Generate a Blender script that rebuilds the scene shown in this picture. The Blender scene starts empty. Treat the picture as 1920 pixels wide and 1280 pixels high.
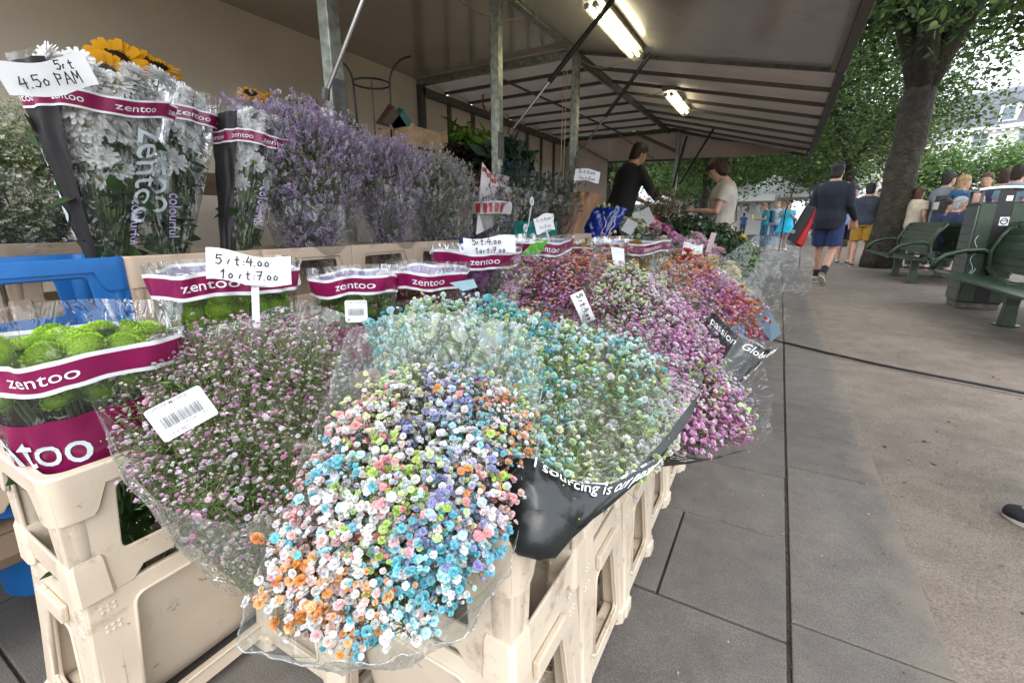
import bpy, math, random
import numpy as np
from mathutils import Vector, Matrix
SC=bpy.context.scene; COL=SC.collection
pi=math.pi; R=math.radians
rng=np.random.default_rng(7); random.seed(7)
# ------------------------------------------------ camera, sky, sun, exposure
CAMZ=.95; PITCH=R(14.5); YAW=R(29.8); FP=853.
cd=bpy.data.cameras.new('camera'); cam=bpy.data.objects.new('camera',cd); COL.objects.link(cam)
cam.location=(0,0,CAMZ); cam.rotation_euler=(R(90)-PITCH,0,YAW)
cd.sensor_width=36; cd.lens=FP/1920*36; cd.clip_start=.02; cd.clip_end=2000
SC.camera=cam
W=bpy.data.worlds.new('World'); SC.world=W; W.use_nodes=True
nt=W.node_tree; nt.nodes.clear()
wo=nt.nodes.new('ShaderNodeOutputWorld'); bg=nt.nodes.new('ShaderNodeBackground')
sky=nt.nodes.new('ShaderNodeTexSky'); sky.sky_type='NISHITA'; sky.sun_disc=False
SUN_EL=R(52); SUN_AZ=R(150)
sky.sun_elevation=SUN_EL; sky.sun_rotation=SUN_AZ; sky.altitude=50; sky.air_density=1.2; sky.dust_density=3.0
mx=nt.nodes.new('ShaderNodeMixRGB'); mx.inputs[0].default_value=.72; mx.inputs[2].default_value=(10.5,11.0,11.8,1)
nt.links.new(sky.outputs[0],mx.inputs[1]); nt.links.new(mx.outputs[0],bg.inputs[0]); nt.links.new(bg.outputs[0],wo.inputs[0])
bg.inputs[1].default_value=.13
sd=bpy.data.lights.new('sun','SUN'); sd.energy=.5; sd.angle=R(40); sd.color=(1,.96,.9)
sun=bpy.data.objects.new('sun',sd); COL.objects.link(sun)
sun.rotation_euler=(R(90)-SUN_EL,0,pi-SUN_AZ)
SC.view_settings.view_transform='Standard'; SC.view_settings.look='None'
SC.view_settings.exposure=1.5; SC.view_settings.gamma=1
SC.render.engine='CYCLES'
cy=SC.cycles; cy.max_bounces=9; cy.transparent_max_bounces=24; cy.diffuse_bounces=3; cy.glossy_bounces=3; cy.transmission_bounces=4
cy.use_denoising=True; cy.use_adaptive_sampling=True; cy.adaptive_threshold=.02; cy.caustics_reflective=False; cy.caustics_refractive=False
cy.sample_clamp_indirect=4
# ------------------------------------------------ geometry helpers
fwd=np.array([-math.sin(YAW)*math.cos(PITCH),math.cos(YAW)*math.cos(PITCH),-math.sin(PITCH)])
rgt=np.array([math.cos(YAW),math.sin(YAW),0.]); upv=np.cross(rgt,fwd); O0=np.array([0,0,CAMZ])
def ray(u,v): return fwd+rgt*(u-960)/FP-upv*(v-640)/FP
def P(u,v,d): return O0+ray(u,v)*d
def at(u,v,ax,val):
    d=ray(u,v); return O0+d*((val-O0[ax])/d[ax])
def prj(p):
    d=np.asarray(p)-O0; k=d@fwd; return 960+FP*(d@rgt)/k,640-FP*(d@upv)/k
def V3(p): return np.array(p,float)
def nrm(a): a=np.asarray(a,float); return a/(np.linalg.norm(a,axis=-1,keepdims=True)+1e-9)

class MB:
    def __init__(s): s.v=[]; s.f=[]; s.m=[]
    def add(s,vs,fs,mi=0,M=None):
        b=len(s.v)
        for p in vs:
            p=tuple(p)
            if M is not None: p=tuple(M@Vector(p))
            s.v.append(p)
        for f in fs: s.f.append(tuple(i+b for i in f)); s.m.append(mi)
        return s
    def box(s,x0,x1,y0,y1,z0,z1,mi=0,M=None):
        vs=[(x,y,z) for x in (x0,x1) for y in (y0,y1) for z in (z0,z1)]
        return s.add(vs,[(0,1,3,2),(4,6,7,5),(0,4,5,1),(2,3,7,6),(0,2,6,4),(1,5,7,3)],mi,M)
    def bar(s,a,b,w,h=None,mi=0,up=(0,0,1)):
        a=V3(a);b=V3(b);h=h or w;d=nrm(b-a);u=V3(up)
        if abs(d@u)>.95:u=V3((1,0,0))
        sx=nrm(np.cross(d,u));sy=np.cross(sx,d);vs=[]
        for p in (a,b):
            for i,j in ((-1,-1),(1,-1),(1,1),(-1,1)): vs.append(p+sx*i*w/2+sy*j*h/2)
        return s.add(vs,[(3,2,1,0),(4,5,6,7),(0,1,5,4),(1,2,6,5),(2,3,7,6),(3,0,4,7)],mi)
    def tube(s,pts,r,n=8,mi=0,cap=True,asp=1.0):
        pts=[V3(p) for p in pts];rr=r if hasattr(r,'__len__') else [r]*len(pts);rings=[];px=None
        for i,p in enumerate(pts):
            d=nrm(pts[min(i+1,len(pts)-1)]-pts[max(i-1,0)])
            if px is None: px=np.cross(d,(0,0,1) if abs(d[2])<.9 else (1,0,0))
            px=nrm(px-d*(px@d));py=np.cross(d,px)
            q=rr[i]
            rings.append([p+(px*math.cos(2*pi*k/n)+py*math.sin(2*pi*k/n)*asp)*q for k in range(n)])
        return s.loft(rings,mi,cap)
    def loft(s,rings,mi=0,cap=True,closed=True):
        n=len(rings[0]);vs=[p for r in rings for p in r];fs=[]
        for i in range(len(rings)-1):
            for k in range(n if closed else n-1):
                a=i*n+k;b=i*n+(k+1)%n;fs.append((a,b,b+n,a+n))
        if cap and closed:
            fs.append(tuple(range(n))[::-1]);fs.append(tuple((len(rings)-1)*n+k for k in range(n)))
        return s.add(vs,fs,mi)
    def build(s,name,mats,parent=None,smooth=False,local=False,bevel=0,label=None,kind=None):
        me=bpy.data.meshes.new(name)
        off=V3((0,0,0)) if (local or parent is None) else wpos(parent)
        me.from_pydata([tuple(V3(p)-off) for p in s.v],[],s.f)
        for m in (mats if isinstance(mats,(list,tuple)) else [mats]): me.materials.append(m)
        if len(me.materials)>1: me.polygons.foreach_set('material_index',s.m)
        if smooth:
            me.polygons.foreach_set('use_smooth',[True]*len(me.polygons))
            if smooth!=True: me.set_sharp_from_angle(angle=R(smooth))
        o=link(name,me,parent)
        if bevel:
            bm=o.modifiers.new('bevel','BEVEL');bm.width=bevel;bm.segments=2;bm.limit_method='ANGLE'
        if label:o['label']=label
        if kind:o['kind']=kind
        return o
def wpos(o):
    p=V3((0,0,0))
    while o is not None: p=p+V3(o.location); o=o.parent
    return p
def link(name,me,parent=None,loc=None):
    o=bpy.data.objects.new(name,me); COL.objects.link(o)
    if parent is not None:o.parent=parent
    if loc is not None:o.location=tuple(loc)
    return o
def thing(name,label,cat,loc=(0,0,0),group=None,rz=0):
    o=bpy.data.objects.new(name,None); COL.objects.link(o); o.location=tuple(loc); o.rotation_euler=(0,0,rz)
    o.empty_display_size=.1
    return tag(o,label,cat,group)
def tag(o,label=None,cat=None,group=None,kind=None):
    if label:o['label']=label
    if cat:o['category']=cat
    if group:o['group']=group
    if kind:o['kind']=kind
    return o
def copy_tree(o,parent=None):
    c=o.copy();COL.objects.link(c)
    if parent is not None:c.parent=parent
    for ch in list(o.children):copy_tree(ch,c)
    return c
def npmesh(name,V,F,mats,mi=None,col=None,smooth=False):
    me=bpy.data.meshes.new(name);V=np.asarray(V,np.float32);F=np.asarray(F,np.int32);n,k=F.shape
    me.vertices.add(len(V));me.vertices.foreach_set('co',V.ravel())
    me.loops.add(n*k);me.loops.foreach_set('vertex_index',F.ravel())
    me.polygons.add(n);me.polygons.foreach_set('loop_start',np.arange(n,dtype=np.int32)*k)
    for m in (mats if isinstance(mats,(list,tuple)) else [mats]):me.materials.append(m)
    if mi is not None:me.polygons.foreach_set('material_index',np.asarray(mi,np.int32))
    if smooth:me.polygons.foreach_set('use_smooth',np.ones(n,bool))
    me.update(calc_edges=True)
    if col is not None:
        a=me.color_attributes.new('Col','FLOAT_COLOR','POINT');c=np.ones((len(V),4),np.float32);c[:,:3]=col
        a.data.foreach_set('color',c.ravel())
    return me
def frames(N,spin=True,n=None):
    N=nrm(N);k=len(N);t=rng.normal(size=(k,3));X=nrm(np.cross(t,N));Y=np.cross(N,X)
    return np.stack([X,Y,N],axis=2)
def scatter(name,tmpl,T,N,S,mats,parent=None,col=None,kind='stuff',smooth=False,M=None):
    """one mesh of many copies of a small template; returns the object"""
    tv,tf,tc=tmpl;k=len(T);n=len(tv)
    if M is None:M=frames(N)
    S=np.broadcast_to(np.asarray(S,float).reshape(-1,1,1) if np.ndim(S) else np.full((1,1,1),S),(k,1,1))
    off=wpos(parent) if parent is not None else 0
    V=np.einsum('kij,nj->kni',M,tv)*S+np.asarray(T)[:,None,:]-off
    F=(tf[None]+np.arange(k)[:,None,None]*n).reshape(-1,tf.shape[1])
    C=None
    if col is not None:
        C=np.asarray(col)[:,None,:]*tc[None,:,:] if tc is not None else np.repeat(np.asarray(col)[:,None,:],n,1)
        C=C.reshape(-1,3)
    me=npmesh(name,V.reshape(-1,3),F,mats,col=C,smooth=smooth)
    o=link(name,me,parent)
    if kind:o['kind']=kind
    return o
def twigs(name,A,B,r0,r1,mat,parent,kind='stuff',col=None):
    A=np.asarray(A,float);B=np.asarray(B,float);k=len(A);M=frames(B-A)
    r0=np.broadcast_to(r0,(k,));r1=np.broadcast_to(r1,(k,));off=wpos(parent) if parent is not None else 0
    vs=[]
    for Q,r in ((A,r0),(B,r1)):
        for j in range(3):
            a=2*pi*j/3;vs.append(Q+(M[:,:,0]*math.cos(a)+M[:,:,1]*math.sin(a))*r[:,None]-off)
    Vv=np.stack(vs,1).reshape(-1,3)
    f=np.array([[0,1,4,3],[1,2,5,4],[2,0,3,5]]);F=(f[None]+np.arange(k)[:,None,None]*6).reshape(-1,4)
    C=None
    if col is not None:C=np.repeat(np.asarray(col),6,0)
    me=npmesh(name,Vv,F,mat,col=C);o=link(name,me,parent);
    if kind:o['kind']=kind
    return o
# ------------------------------------------------ materials
def mat(name,col,rough=.55,var=.12,scale=12,bump=0.,bscale=80,metal=0.,spec=.4,col2=None,attr=False,transl=0.,coat=0.,emit=0.,detail=4,ramp=(.35,.65)):
    m=bpy.data.materials.new(name);m.use_nodes=True;t=m.node_tree;t.nodes.clear()
    N=t.nodes.new;L=t.links.new
    out=N('ShaderNodeOutputMaterial');b=N('ShaderNodeBsdfPrincipled');tc=N('ShaderNodeTexCoord')
    b.inputs['Roughness'].default_value=rough;b.inputs['Metallic'].default_value=metal;b.inputs['Specular IOR Level'].default_value=spec
    if coat:b.inputs['Coat Weight'].default_value=coat;b.inputs['Coat Roughness'].default_value=.08
    nz=N('ShaderNodeTexNoise');nz.inputs['Scale'].default_value=scale;nz.inputs['Detail'].default_value=detail;L(tc.outputs['Object'],nz.inputs['Vector'])
    if attr:
        ca=N('ShaderNodeVertexColor');ca.layer_name='Col';hs=N('ShaderNodeHueSaturation');L(ca.outputs[0],hs.inputs['Color'])
        mr=N('ShaderNodeMapRange');mr.inputs[3].default_value=1-var;mr.inputs[4].default_value=1+var;L(nz.outputs[0],mr.inputs[0]);L(mr.outputs[0],hs.inputs['Value'])
        cs=hs.outputs[0]
    else:
        c=np.array(col);c2=np.array(col2) if col2 is not None else np.clip(c*(1-2*var),0,1)
        rp=N('ShaderNodeValToRGB');rp.color_ramp.elements[0].position=ramp[0];rp.color_ramp.elements[1].position=ramp[1]
        rp.color_ramp.elements[0].color=(*c2,1);rp.color_ramp.elements[1].color=(*c,1);L(nz.outputs[0],rp.inputs[0]);cs=rp.outputs[0]
    L(cs,b.inputs['Base Color'])
    if bump:
        n2=N('ShaderNodeTexNoise');n2.inputs['Scale'].default_value=bscale;n2.inputs['Detail'].default_value=5;L(tc.outputs['Object'],n2.inputs['Vector'])
        bp=N('ShaderNodeBump');bp.inputs['Strength'].default_value=bump;bp.inputs['Distance'].default_value=.01;L(n2.outputs[0],bp.inputs['Height']);L(bp.outputs[0],b.inputs['Normal'])
    if emit:b.inputs['Emission Strength'].default_value=emit;L(cs,b.inputs['Emission Color'])
    sh=b.outputs[0]
    if transl:
        tr=N('ShaderNodeBsdfTranslucent');L(cs,tr.inputs[0]);ms=N('ShaderNodeMixShader');ms.inputs[0].default_value=transl;L(b.outputs[0],ms.inputs[1]);L(tr.outputs[0],ms.inputs[2]);sh=ms.outputs[0]
    L(sh,out.inputs[0]);m['_b']=b.name
    return m
def dirty(m,dcol,scale=6,lo=.62,hi=.75,amt=.6):
    """adds stains with their own shape over a material"""
    t=m.node_tree;b=t.nodes[m['_b']];N=t.nodes.new;L=t.links.new
    src=b.inputs['Base Color'].links[0].from_socket;tc=[n for n in t.nodes if n.type=='TEX_COORD'][0]
    nz=N('ShaderNodeTexNoise');nz.inputs['Scale'].default_value=scale;nz.inputs['Detail'].default_value=9;nz.inputs['Roughness'].default_value=.7;L(tc.outputs['Object'],nz.inputs['Vector'])
    rp=N('ShaderNodeMapRange');rp.inputs[1].default_value=lo;rp.inputs[2].default_value=hi;rp.inputs[4].default_value=amt;L(nz.outputs[0],rp.inputs[0])
    mxr=N('ShaderNodeMixRGB');mxr.inputs[2].default_value=(*dcol,1);L(rp.outputs[0],mxr.inputs[0]);L(src,mxr.inputs[1]);L(mxr.outputs[0],b.inputs['Base Color'])
    return m
def foilmat(name,milky=.07,refl=.07,tint=(.97,.98,.98),mcol=(.8,.85,.82),bs=14,bstr=.8,cloud=0.,edge=.12):
    m=bpy.data.materials.new(name);m.use_nodes=True;t=m.node_tree;t.nodes.clear();N=t.nodes.new;L=t.links.new
    out=N('ShaderNodeOutputMaterial');tr=N('ShaderNodeBsdfTransparent');tr.inputs[0].default_value=(*tint,1)
    g=N('ShaderNodeBsdfGlossy');g.inputs['Roughness'].default_value=.12;g.inputs[0].default_value=(1,1,1,1)
    d=N('ShaderNodeBsdfDiffuse');d.inputs[0].default_value=(*mcol,1)
    tl=N('ShaderNodeBsdfTranslucent');tl.inputs[0].default_value=(*mcol,1)
    dm=N('ShaderNodeMixShader');dm.inputs[0].default_value=.4;L(d.outputs[0],dm.inputs[1]);L(tl.outputs[0],dm.inputs[2])
    tc=N('ShaderNodeTexCoord');mp=N('ShaderNodeMapping');mp.inputs['Scale'].default_value=(1,1,.35);L(tc.outputs['Object'],mp.inputs[0])
    nz=N('ShaderNodeTexNoise');nz.inputs['Scale'].default_value=bs;nz.inputs['Detail'].default_value=3;nz.inputs['Distortion'].default_value=1.2;L(mp.outputs[0],nz.inputs['Vector'])
    n4=N('ShaderNodeTexVoronoi');n4.feature='DISTANCE_TO_EDGE';n4.inputs['Scale'].default_value=9;wa=N('ShaderNodeMixRGB');wa.inputs[0].default_value=.25;L(mp.outputs[0],wa.inputs[1]);L(nz.outputs['Color'],wa.inputs[2]);L(wa.outputs[0],n4.inputs['Vector'])
    cr=N('ShaderNodeMapRange');cr.inputs[2].default_value=.09;cr.inputs[4].default_value=.7;L(n4.outputs['Distance'],cr.inputs[0]);sm=N('ShaderNodeMath');sm.operation='ADD';L(nz.outputs[0],sm.inputs[0]);L(cr.outputs[0],sm.inputs[1])
    bp=N('ShaderNodeBump');bp.inputs['Strength'].default_value=bstr;bp.inputs['Distance'].default_value=.02;L(sm.outputs[0],bp.inputs['Height'])
    L(bp.outputs[0],g.inputs['Normal'])
    lw=N('ShaderNodeLayerWeight');lw.inputs['Blend'].default_value=.35;L(bp.outputs[0],lw.inputs['Normal'])
    mr=N('ShaderNodeMapRange');mr.inputs[3].default_value=refl;mr.inputs[4].default_value=.42;L(lw.outputs['Fresnel'],mr.inputs[0])
    s1=N('ShaderNodeMixShader');s1.inputs[0].default_value=milky;L(tr.outputs[0],s1.inputs[1]);L(dm.outputs[0],s1.inputs[2])
    fc=N('ShaderNodeLayerWeight');fc.inputs['Blend'].default_value=.5;pw=N('ShaderNodeMath');pw.operation='POWER';pw.inputs[1].default_value=4.;L(fc.outputs['Facing'],pw.inputs[0])
    ad=N('ShaderNodeMath');ad.operation='MULTIPLY_ADD';ad.inputs[1].default_value=edge;L(pw.outputs[0],ad.inputs[0])
    if cloud:
        n2=N('ShaderNodeTexNoise');n2.inputs['Scale'].default_value=5;n2.inputs['Detail'].default_value=3;L(tc.outputs['Object'],n2.inputs['Vector'])
        m2=N('ShaderNodeMapRange');m2.inputs[1].default_value=.35;m2.inputs[2].default_value=.7;m2.inputs[3].default_value=milky;m2.inputs[4].default_value=milky+cloud;L(n2.outputs[0],m2.inputs[0]);L(m2.outputs[0],ad.inputs[2]);L(ad.outputs[0],s1.inputs[0])
    s2=N('ShaderNodeMixShader');L(mr.outputs[0],s2.inputs[0]);L(s1.outputs[0],s2.inputs[1]);L(g.outputs[0],s2.inputs[2]);L(s2.outputs[0],out.inputs[0])
    return m
def twoside(name,cf,cb,rough=.25):
    m=mat(name,cf,rough,var=.04,spec=.5);t=m.node_tree;b=t.nodes[m['_b']];src=b.inputs['Base Color'].links[0].from_socket
    g=t.nodes.new('ShaderNodeNewGeometry');x=t.nodes.new('ShaderNodeMixRGB');x.inputs[2].default_value=(*cb,1)
    t.links.new(g.outputs['Backfacing'],x.inputs[0]);t.links.new(src,x.inputs[1]);t.links.new(x.outputs[0],b.inputs['Base Color']);return m
M={}
M['cream']=dirty(dirty(mat('cream_plastic',(.60,.505,.39),.42,.07,7,bump=.06,bscale=60,spec=.45),(.22,.15,.1),9,.58,.70,.75),(.12,.09,.07),38,.63,.68,.8)
M['cream2']=dirty(mat('dusty_pink_cream_plastic',(.50,.385,.285),.48,.05,7,bump=.06,bscale=60),(.16,.12,.09),8,.58,.72,.7)
M['blue_pl']=dirty(mat('blue_plastic',(.015,.14,.42),.4,.1,9,bump=.05),(.1,.16,.22),11,.6,.75,.6)
M['galv']=mat('galvanised_steel',(.34,.36,.31),.42,.22,26,bump=.08,bscale=40,metal=.75,col2=(.18,.2,.16),detail=8)
M['galvd']=mat('dark_steel',(.12,.12,.11),.5,.2,20,metal=.6)
M['black_rod']=mat('black_enamel_rod',(.01,.01,.01),.3,.1)
M['chrome']=mat('polished_rod',(.55,.55,.57),.2,.05,metal=1)
M['lam']=mat('trailer_ceiling_laminate',(.40,.355,.30),.13,.06,1.5,spec=.55,coat=.3)
M['lamflap']=dirty(mat('flap_laminate',(.46,.41,.38),.24,.05,1.5,spec=.5,coat=.12,bump=.03,bscale=3),(.16,.14,.13),2.5,.55,.75,.4)
M['lamwall']=dirty(mat('trailer_wall_panel',(.66,.60,.50),.5,.05,2),(.2,.17,.13),14,.7,.76,.5)
M['tarp']=mat('beige_tarpaulin',(.56,.47,.41),.6,.08,3,bump=.25,bscale=5,transl=.04)
M['rib']=mat('tarp_rib',(.10,.09,.08),.5,.1)
M['wood']=mat('pale_wood',(.42,.29,.16),.6,.2,14,bump=.1)
M['paper']=mat('brown_kraft_paper',(.34,.19,.10),.7,.12,9,bump=.3,bscale=14)
M['card']=mat('white_card',(.74,.75,.76),.55,.03)
M['ink']=mat('black_marker_ink',(.01,.01,.012),.4,.05)
M['wtext']=mat('white_print',(.78,.78,.8),.35,.02)
M['ltext']=mat('lavender_print',(.42,.35,.55),.4,.04)
M['gtext']=mat('pale_grey_print',(.52,.6,.62),.3,.04)
M['foil']=foilmat('clear_foil',.03,.06,cloud=.06)
M['foilm']=foilmat('milky_foil',.05,.075,mcol=(.66,.76,.72),cloud=.10,edge=.2)
M['foilb']=foilmat('clean_foil',.012,.03,cloud=.03,bstr=.5,edge=.05)
M['foild']=foilmat('old_clear_foil',.02,.03,mcol=(.4,.4,.38),cloud=.02)
M['blackfoil']=mat('black_printed_foil',(.012,.014,.014),.3,.1,6,bump=.5,bscale=12,spec=.5)
M['blackpaper']=mat('black_paper_wrap',(.022,.02,.022),.5,.1,6,bump=.15,bscale=30)
M['purple']=twoside('purple_band',(.22,.008,.07),(.33,.27,.43),.28)
M['purplebag']=mat('purple_bag_foil',(.19,.006,.06),.22,.1,5,bump=.5,bscale=9,spec=.6)
M['petal']=mat('petal',(1,1,1),.6,.08,60,attr=True,transl=.38,spec=.25)
M['leaf']=mat('leaf',(1,1,1),.45,.25,9,attr=True,transl=.45,spec=.4)
M['twig']=mat('green_twig',(.17,.23,.08),.6,.25,30)
M['twigb']=mat('brown_twig',(.10,.085,.04),.6,.25,30)
M['bark']=dirty(mat('bark',(.040,.032,.024),.9,.2,7,bump=1.,bscale=14,col2=(.018,.015,.012),detail=10),(.055,.06,.02),5,.5,.62,.6)
[setattr(n.inputs['Distance'],'default_value',.05) for n in M['bark'].node_tree.nodes if n.type=='BUMP']
M['green_paint']=mat('dark_green_paint',(.020,.042,.020),.35,.2,9,bump=.06,bscale=60,spec=.5)
M['concrete']=mat('concrete',(.3,.28,.25),.8,.15,10,bump=.3)
M['rubber']=mat('black_rubber',(.012,.012,.012),.5,.1)
M['glass']=mat('window_glass',(.12,.17,.2),.08,.1,spec=.8)
M['white_wall']=mat('white_facade',(.8,.8,.79),.7,.03,1)
M['cream_wall']=mat('cream_facade',(.56,.52,.44),.7,.05,1)
M['slate']=mat('slate_roof',(.13,.14,.16),.6,.12,3)
M['tentw']=mat('white_tent_fabric',(.75,.75,.76),.6,.03)
M['teal']=mat('teal_plastic_sheet',(.01,.2,.17),.35,.1)
M['bluebag']=mat('blue_glossy_bag',(.006,.035,.32),.18,.15,7,bump=.6,bscale=11,spec=.7)
def flat(name,c,rough=.6,**k):
    if name not in M:M[name]=mat(name,c,rough,k.pop('var',.06),**k)
    return M[name]
# ------------------------------------------------ shared shape makers
def curve_mesh(loops=None,thick=.002,bev=0,text=None,size=1,align='CENTER',res=3,shear=0):
    if text is None:
        c=bpy.data.curves.new('c','CURVE');c.dimensions='2D';c.fill_mode='BOTH'
        for lp in loops:
            s=c.splines.new('POLY');s.points.add(len(lp)-1)
            for i,(x,y) in enumerate(lp):s.points[i].co=(x,y,0,1)
            s.use_cyclic_u=True
        c.extrude=max(thick/2-bev,0);c.bevel_depth=bev;c.bevel_resolution=1
    else:
        c=bpy.data.curves.new('t','FONT');c.body=text;c.size=size;c.align_x=align;c.align_y='CENTER';c.resolution_u=res;c.shear=shear
        c.offset=size*.004
    o=bpy.data.objects.new('c',c);me=bpy.data.meshes.new_from_object(o)
    vs=[tuple(v.co) for v in me.vertices];fs=[tuple(p.vertices) for p in me.polygons]
    bpy.data.objects.remove(o);bpy.data.meshes.remove(me);bpy.data.curves.remove(c)
    return vs,fs
def rpoly(pts,r,n=4):
    out=[];k=len(pts);rr=r if hasattr(r,'__len__') else [r]*k
    for i in range(k):
        p=V3(pts[i]);a=nrm(V3(pts[i-1])-p);b=nrm(V3(pts[(i+1)%k])-p);q=rr[i]
        if q<=0:out.append(tuple(p));continue
        p0=p+a*q;p1=p+b*q
        for j in range(n+1):
            t=j/n;out.append(tuple((1-t)**2*p0+2*t*(1-t)*p+t*t*p1))
    return out
def Mat(o,x,y,z): # matrix from origin and axes
    return Matrix(((x[0],y[0],z[0],o[0]),(x[1],y[1],z[1],o[1]),(x[2],y[2],z[2],o[2]),(0,0,0,1)))
def smooth_noise(n,amp,freqs=(1,2,3,5),seed=0):
    r=np.random.default_rng(seed);a=np.linspace(0,2*pi,n,endpoint=False);s=np.zeros(n)
    for f in freqs:s+=np.sin(a*f+r.uniform(0,6.28))*r.uniform(.4,1)/f
    return s*amp
def loop_resample(pts,n=96,lin=0.):
    pts=np.array(pts,float);k=len(pts);out=[]
    for i in range(n):
        t=i/n*k;j=int(t);f=t-j;p=[pts[(j+q)%k] for q in (-1,0,1,2)]
        out.append(.5*((2*p[1])+(-p[0]+p[2])*f+(2*p[0]-5*p[1]+4*p[2]-p[3])*f*f+(-p[0]+3*p[1]-3*p[2]+p[3])*f**3))
    out=np.array(out)
    if lin:
        L=np.array([pts[int(i/n*k)]*(1-(i/n*k)%1)+pts[(int(i/n*k)+1)%k]*((i/n*k)%1) for i in range(n)]);out=out*(1-lin)+L*lin
    return out
class Wrap:
    """surface (a around 0..1, b bottom..top 0..1, outward offset)"""
    def __init__(s,A,rim,rA=.02,puff=.12,crinkle=.006,seed=0,n=96,flare=1.0,sect=None):
        s.A=V3(A);s.F=loop_resample(rim,n,.85);s.n=n;s.rA=rA;s.puff=puff;s.ck=crinkle;s.fl=flare
        s.C=s.F.mean(0);s.ax=nrm(s.C-s.A);r=np.random.default_rng(seed)
        s.ph=r.uniform(0,6.28,24);s.am=r.uniform(.3,1,24)
        nn=np.cross(s.F[n//4]-s.C,s.F[n//2]-s.C);s.sgn=1.
    def rad(s,a):
        t=(a%1)*s.n;j=int(t);f=t-j;p=s.F[j%s.n]*(1-f)+s.F[(j+1)%s.n]*f
        return p
    def __call__(s,a,b,off=0.):
        p=s.rad(a);d=p-s.C;d2=d-s.ax*(d@s.ax);o=nrm(d2)
        A=s.A+o*s.rA
        q=A+(p-A)*b+o*s.puff*np.linalg.norm(d)*math.sin(pi*min(max(b,0),1))*s.fl
        w=0.
        for i in range(12):
            f=(3,5,7,11,13,17,19,23,29,31,37,41)[i];w+=s.am[i]*math.sin(2*pi*a*f+s.ph[i]+3*math.sin(b*(2+i*.7)+s.ph[i+12]))*(1 if i<5 else .5)
        rd=0.
        for i in range(5):
            rd+=s.am[i+12]*(1-abs(math.sin(pi*a*(9,14,23,31,47)[i]+s.ph[i]+(2.2,-3.1,4,-5,3)[i]*b+1.5*math.sin(4*b+s.ph[i+6]))))**5
        w=w*s.ck*(.35+.65*b)*.6+(rd-.6)*s.ck*.9*(.4+.6*b)
        return q+o*(w+off)
class Bag(Wrap):
    """tube between two ellipse loops; rot in radians; sq squareness"""
    def __init__(s,c0,r0,c1,r1,seed=0,ck=.005,sq=.75,rot=0,wave=.01):
        s.c0=V3(c0);s.c1=V3(c1);s.r0=r0;s.r1=r1;s.ck=ck;s.sq=sq;s.rot=rot;s.wave=wave
        r=np.random.default_rng(seed);s.ph=r.uniform(0,6.28,24);s.am=r.uniform(.3,1,24)
    def __call__(s,a,b,off=0.):
        th=2*pi*a;c,q=math.cos(th),math.sin(th);e=s.sq
        x=math.copysign(abs(c)**e,c);y=math.copysign(abs(q)**e,q)
        rx=s.r0[0]+(s.r1[0]-s.r0[0])*b;ry=s.r0[1]+(s.r1[1]-s.r0[1])*b
        w=sum(s.am[i]*math.sin(2*pi*a*(2,3,5,7,11,13,17,19)[i]+s.ph[i]+2.5*math.sin(b*(2+i)+s.ph[i+12])) for i in range(8))*s.ck*(.4+.8*b)*.6
        L=math.hypot(x,y)
        X=x*rx+(w+off)*x/L;Y=y*ry+(w+off)*y/L
        cr,sr=math.cos(s.rot),math.sin(s.rot)
        bb=b+s.wave*b*sum(s.am[10+i]*math.sin(2*pi*a*(2,3,4)[i]+s.ph[9+i]) for i in range(3))
        return s.c0+(s.c1-s.c0)*bb+np.array([X*cr-Y*sr,X*sr+Y*cr,0])
def patch(name,S,a0,a1,b0,b1,na,nb,m,parent,off=0.,bfun=None,label=None):
    V=[];full=abs(a1-a0)>=.999;cols=na if full else na+1
    for j in range(nb+1):
        for i in range(cols):
            a=a0+(a1-a0)*i/na
            lo,hi=(b0,b1) if bfun is None else bfun(a)
            V.append(S(a,lo+(hi-lo)*j/nb,off))
    F=[]
    for j in range(nb):
        for i in range(na):
            k=j*cols+i;l=j*cols+(i+1)%cols if full else k+1
            F.append((k,l,l+cols,k+cols))
    me=npmesh(name,np.array(V)-wpos(parent),F,m,smooth=True)
    o=link(name,me,parent)
    if label:o['label']=label
    return o
def textpatch(name,S,text,a,b,da,db,m,parent,off=.0012,vert=False,mirror=False,shear=0,size=None):
    """text of height db (in b) ; da = width in a per unit height ratio"""
    vs,fs=curve_mesh(text=text,size=1,shear=shear)
    V=[]
    for x,y,z in vs:
        if mirror:x=-x
        if vert:V.append(S(a+y*da,b-x*db,off))
        else:V.append(S(a+x*da,b+y*db,off))
    mb=MB();mb.add(V,fs);return mb.build(name,m,parent)
GL={'5':[[(.6,1),(.1,1),(.05,.6),(.4,.65),(.55,.35),(.3,.02),(0,.1)]],'4':[[(.25,1),(0,.4),(.6,.45)],[(.5,.8),(.42,0)]],'1':[[(0,.7),(.3,1),(.2,0)]],
'0':[[(.25,.6),(.05,.4),(.1,.1),(.35,.1),(.45,.4),(.25,.6)]],'7':[[(0,.95),(.6,1),(.25,0)],[(.1,.5),(.5,.55)]],'s':[[(0,.1),(.1,.45),(.2,.5)]],
't':[[(.2,.9),(.15,.05),(.35,0)],[(0,.6),(.4,.62)]],':':[[(.1,.45),(.13,.43)],[(.08,.1),(.11,.08)]],'.':[[(.05,.02),(.1,0)]],' ':[],
'P':[[(.1,1),(.05,0)],[(.05,.95),(.5,.85),(.45,.5),(.1,.5)]],'A':[[(0,0),(.3,1),(.6,0)],[(.12,.4),(.5,.4)]],'M':[[(0,0),(.1,1),(.35,.4),(.55,1),(.6,0)]],'L':[[(.05,1),(0,.5),(.35,.5)],[(.4,.95),(.3,0)]]}
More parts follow.
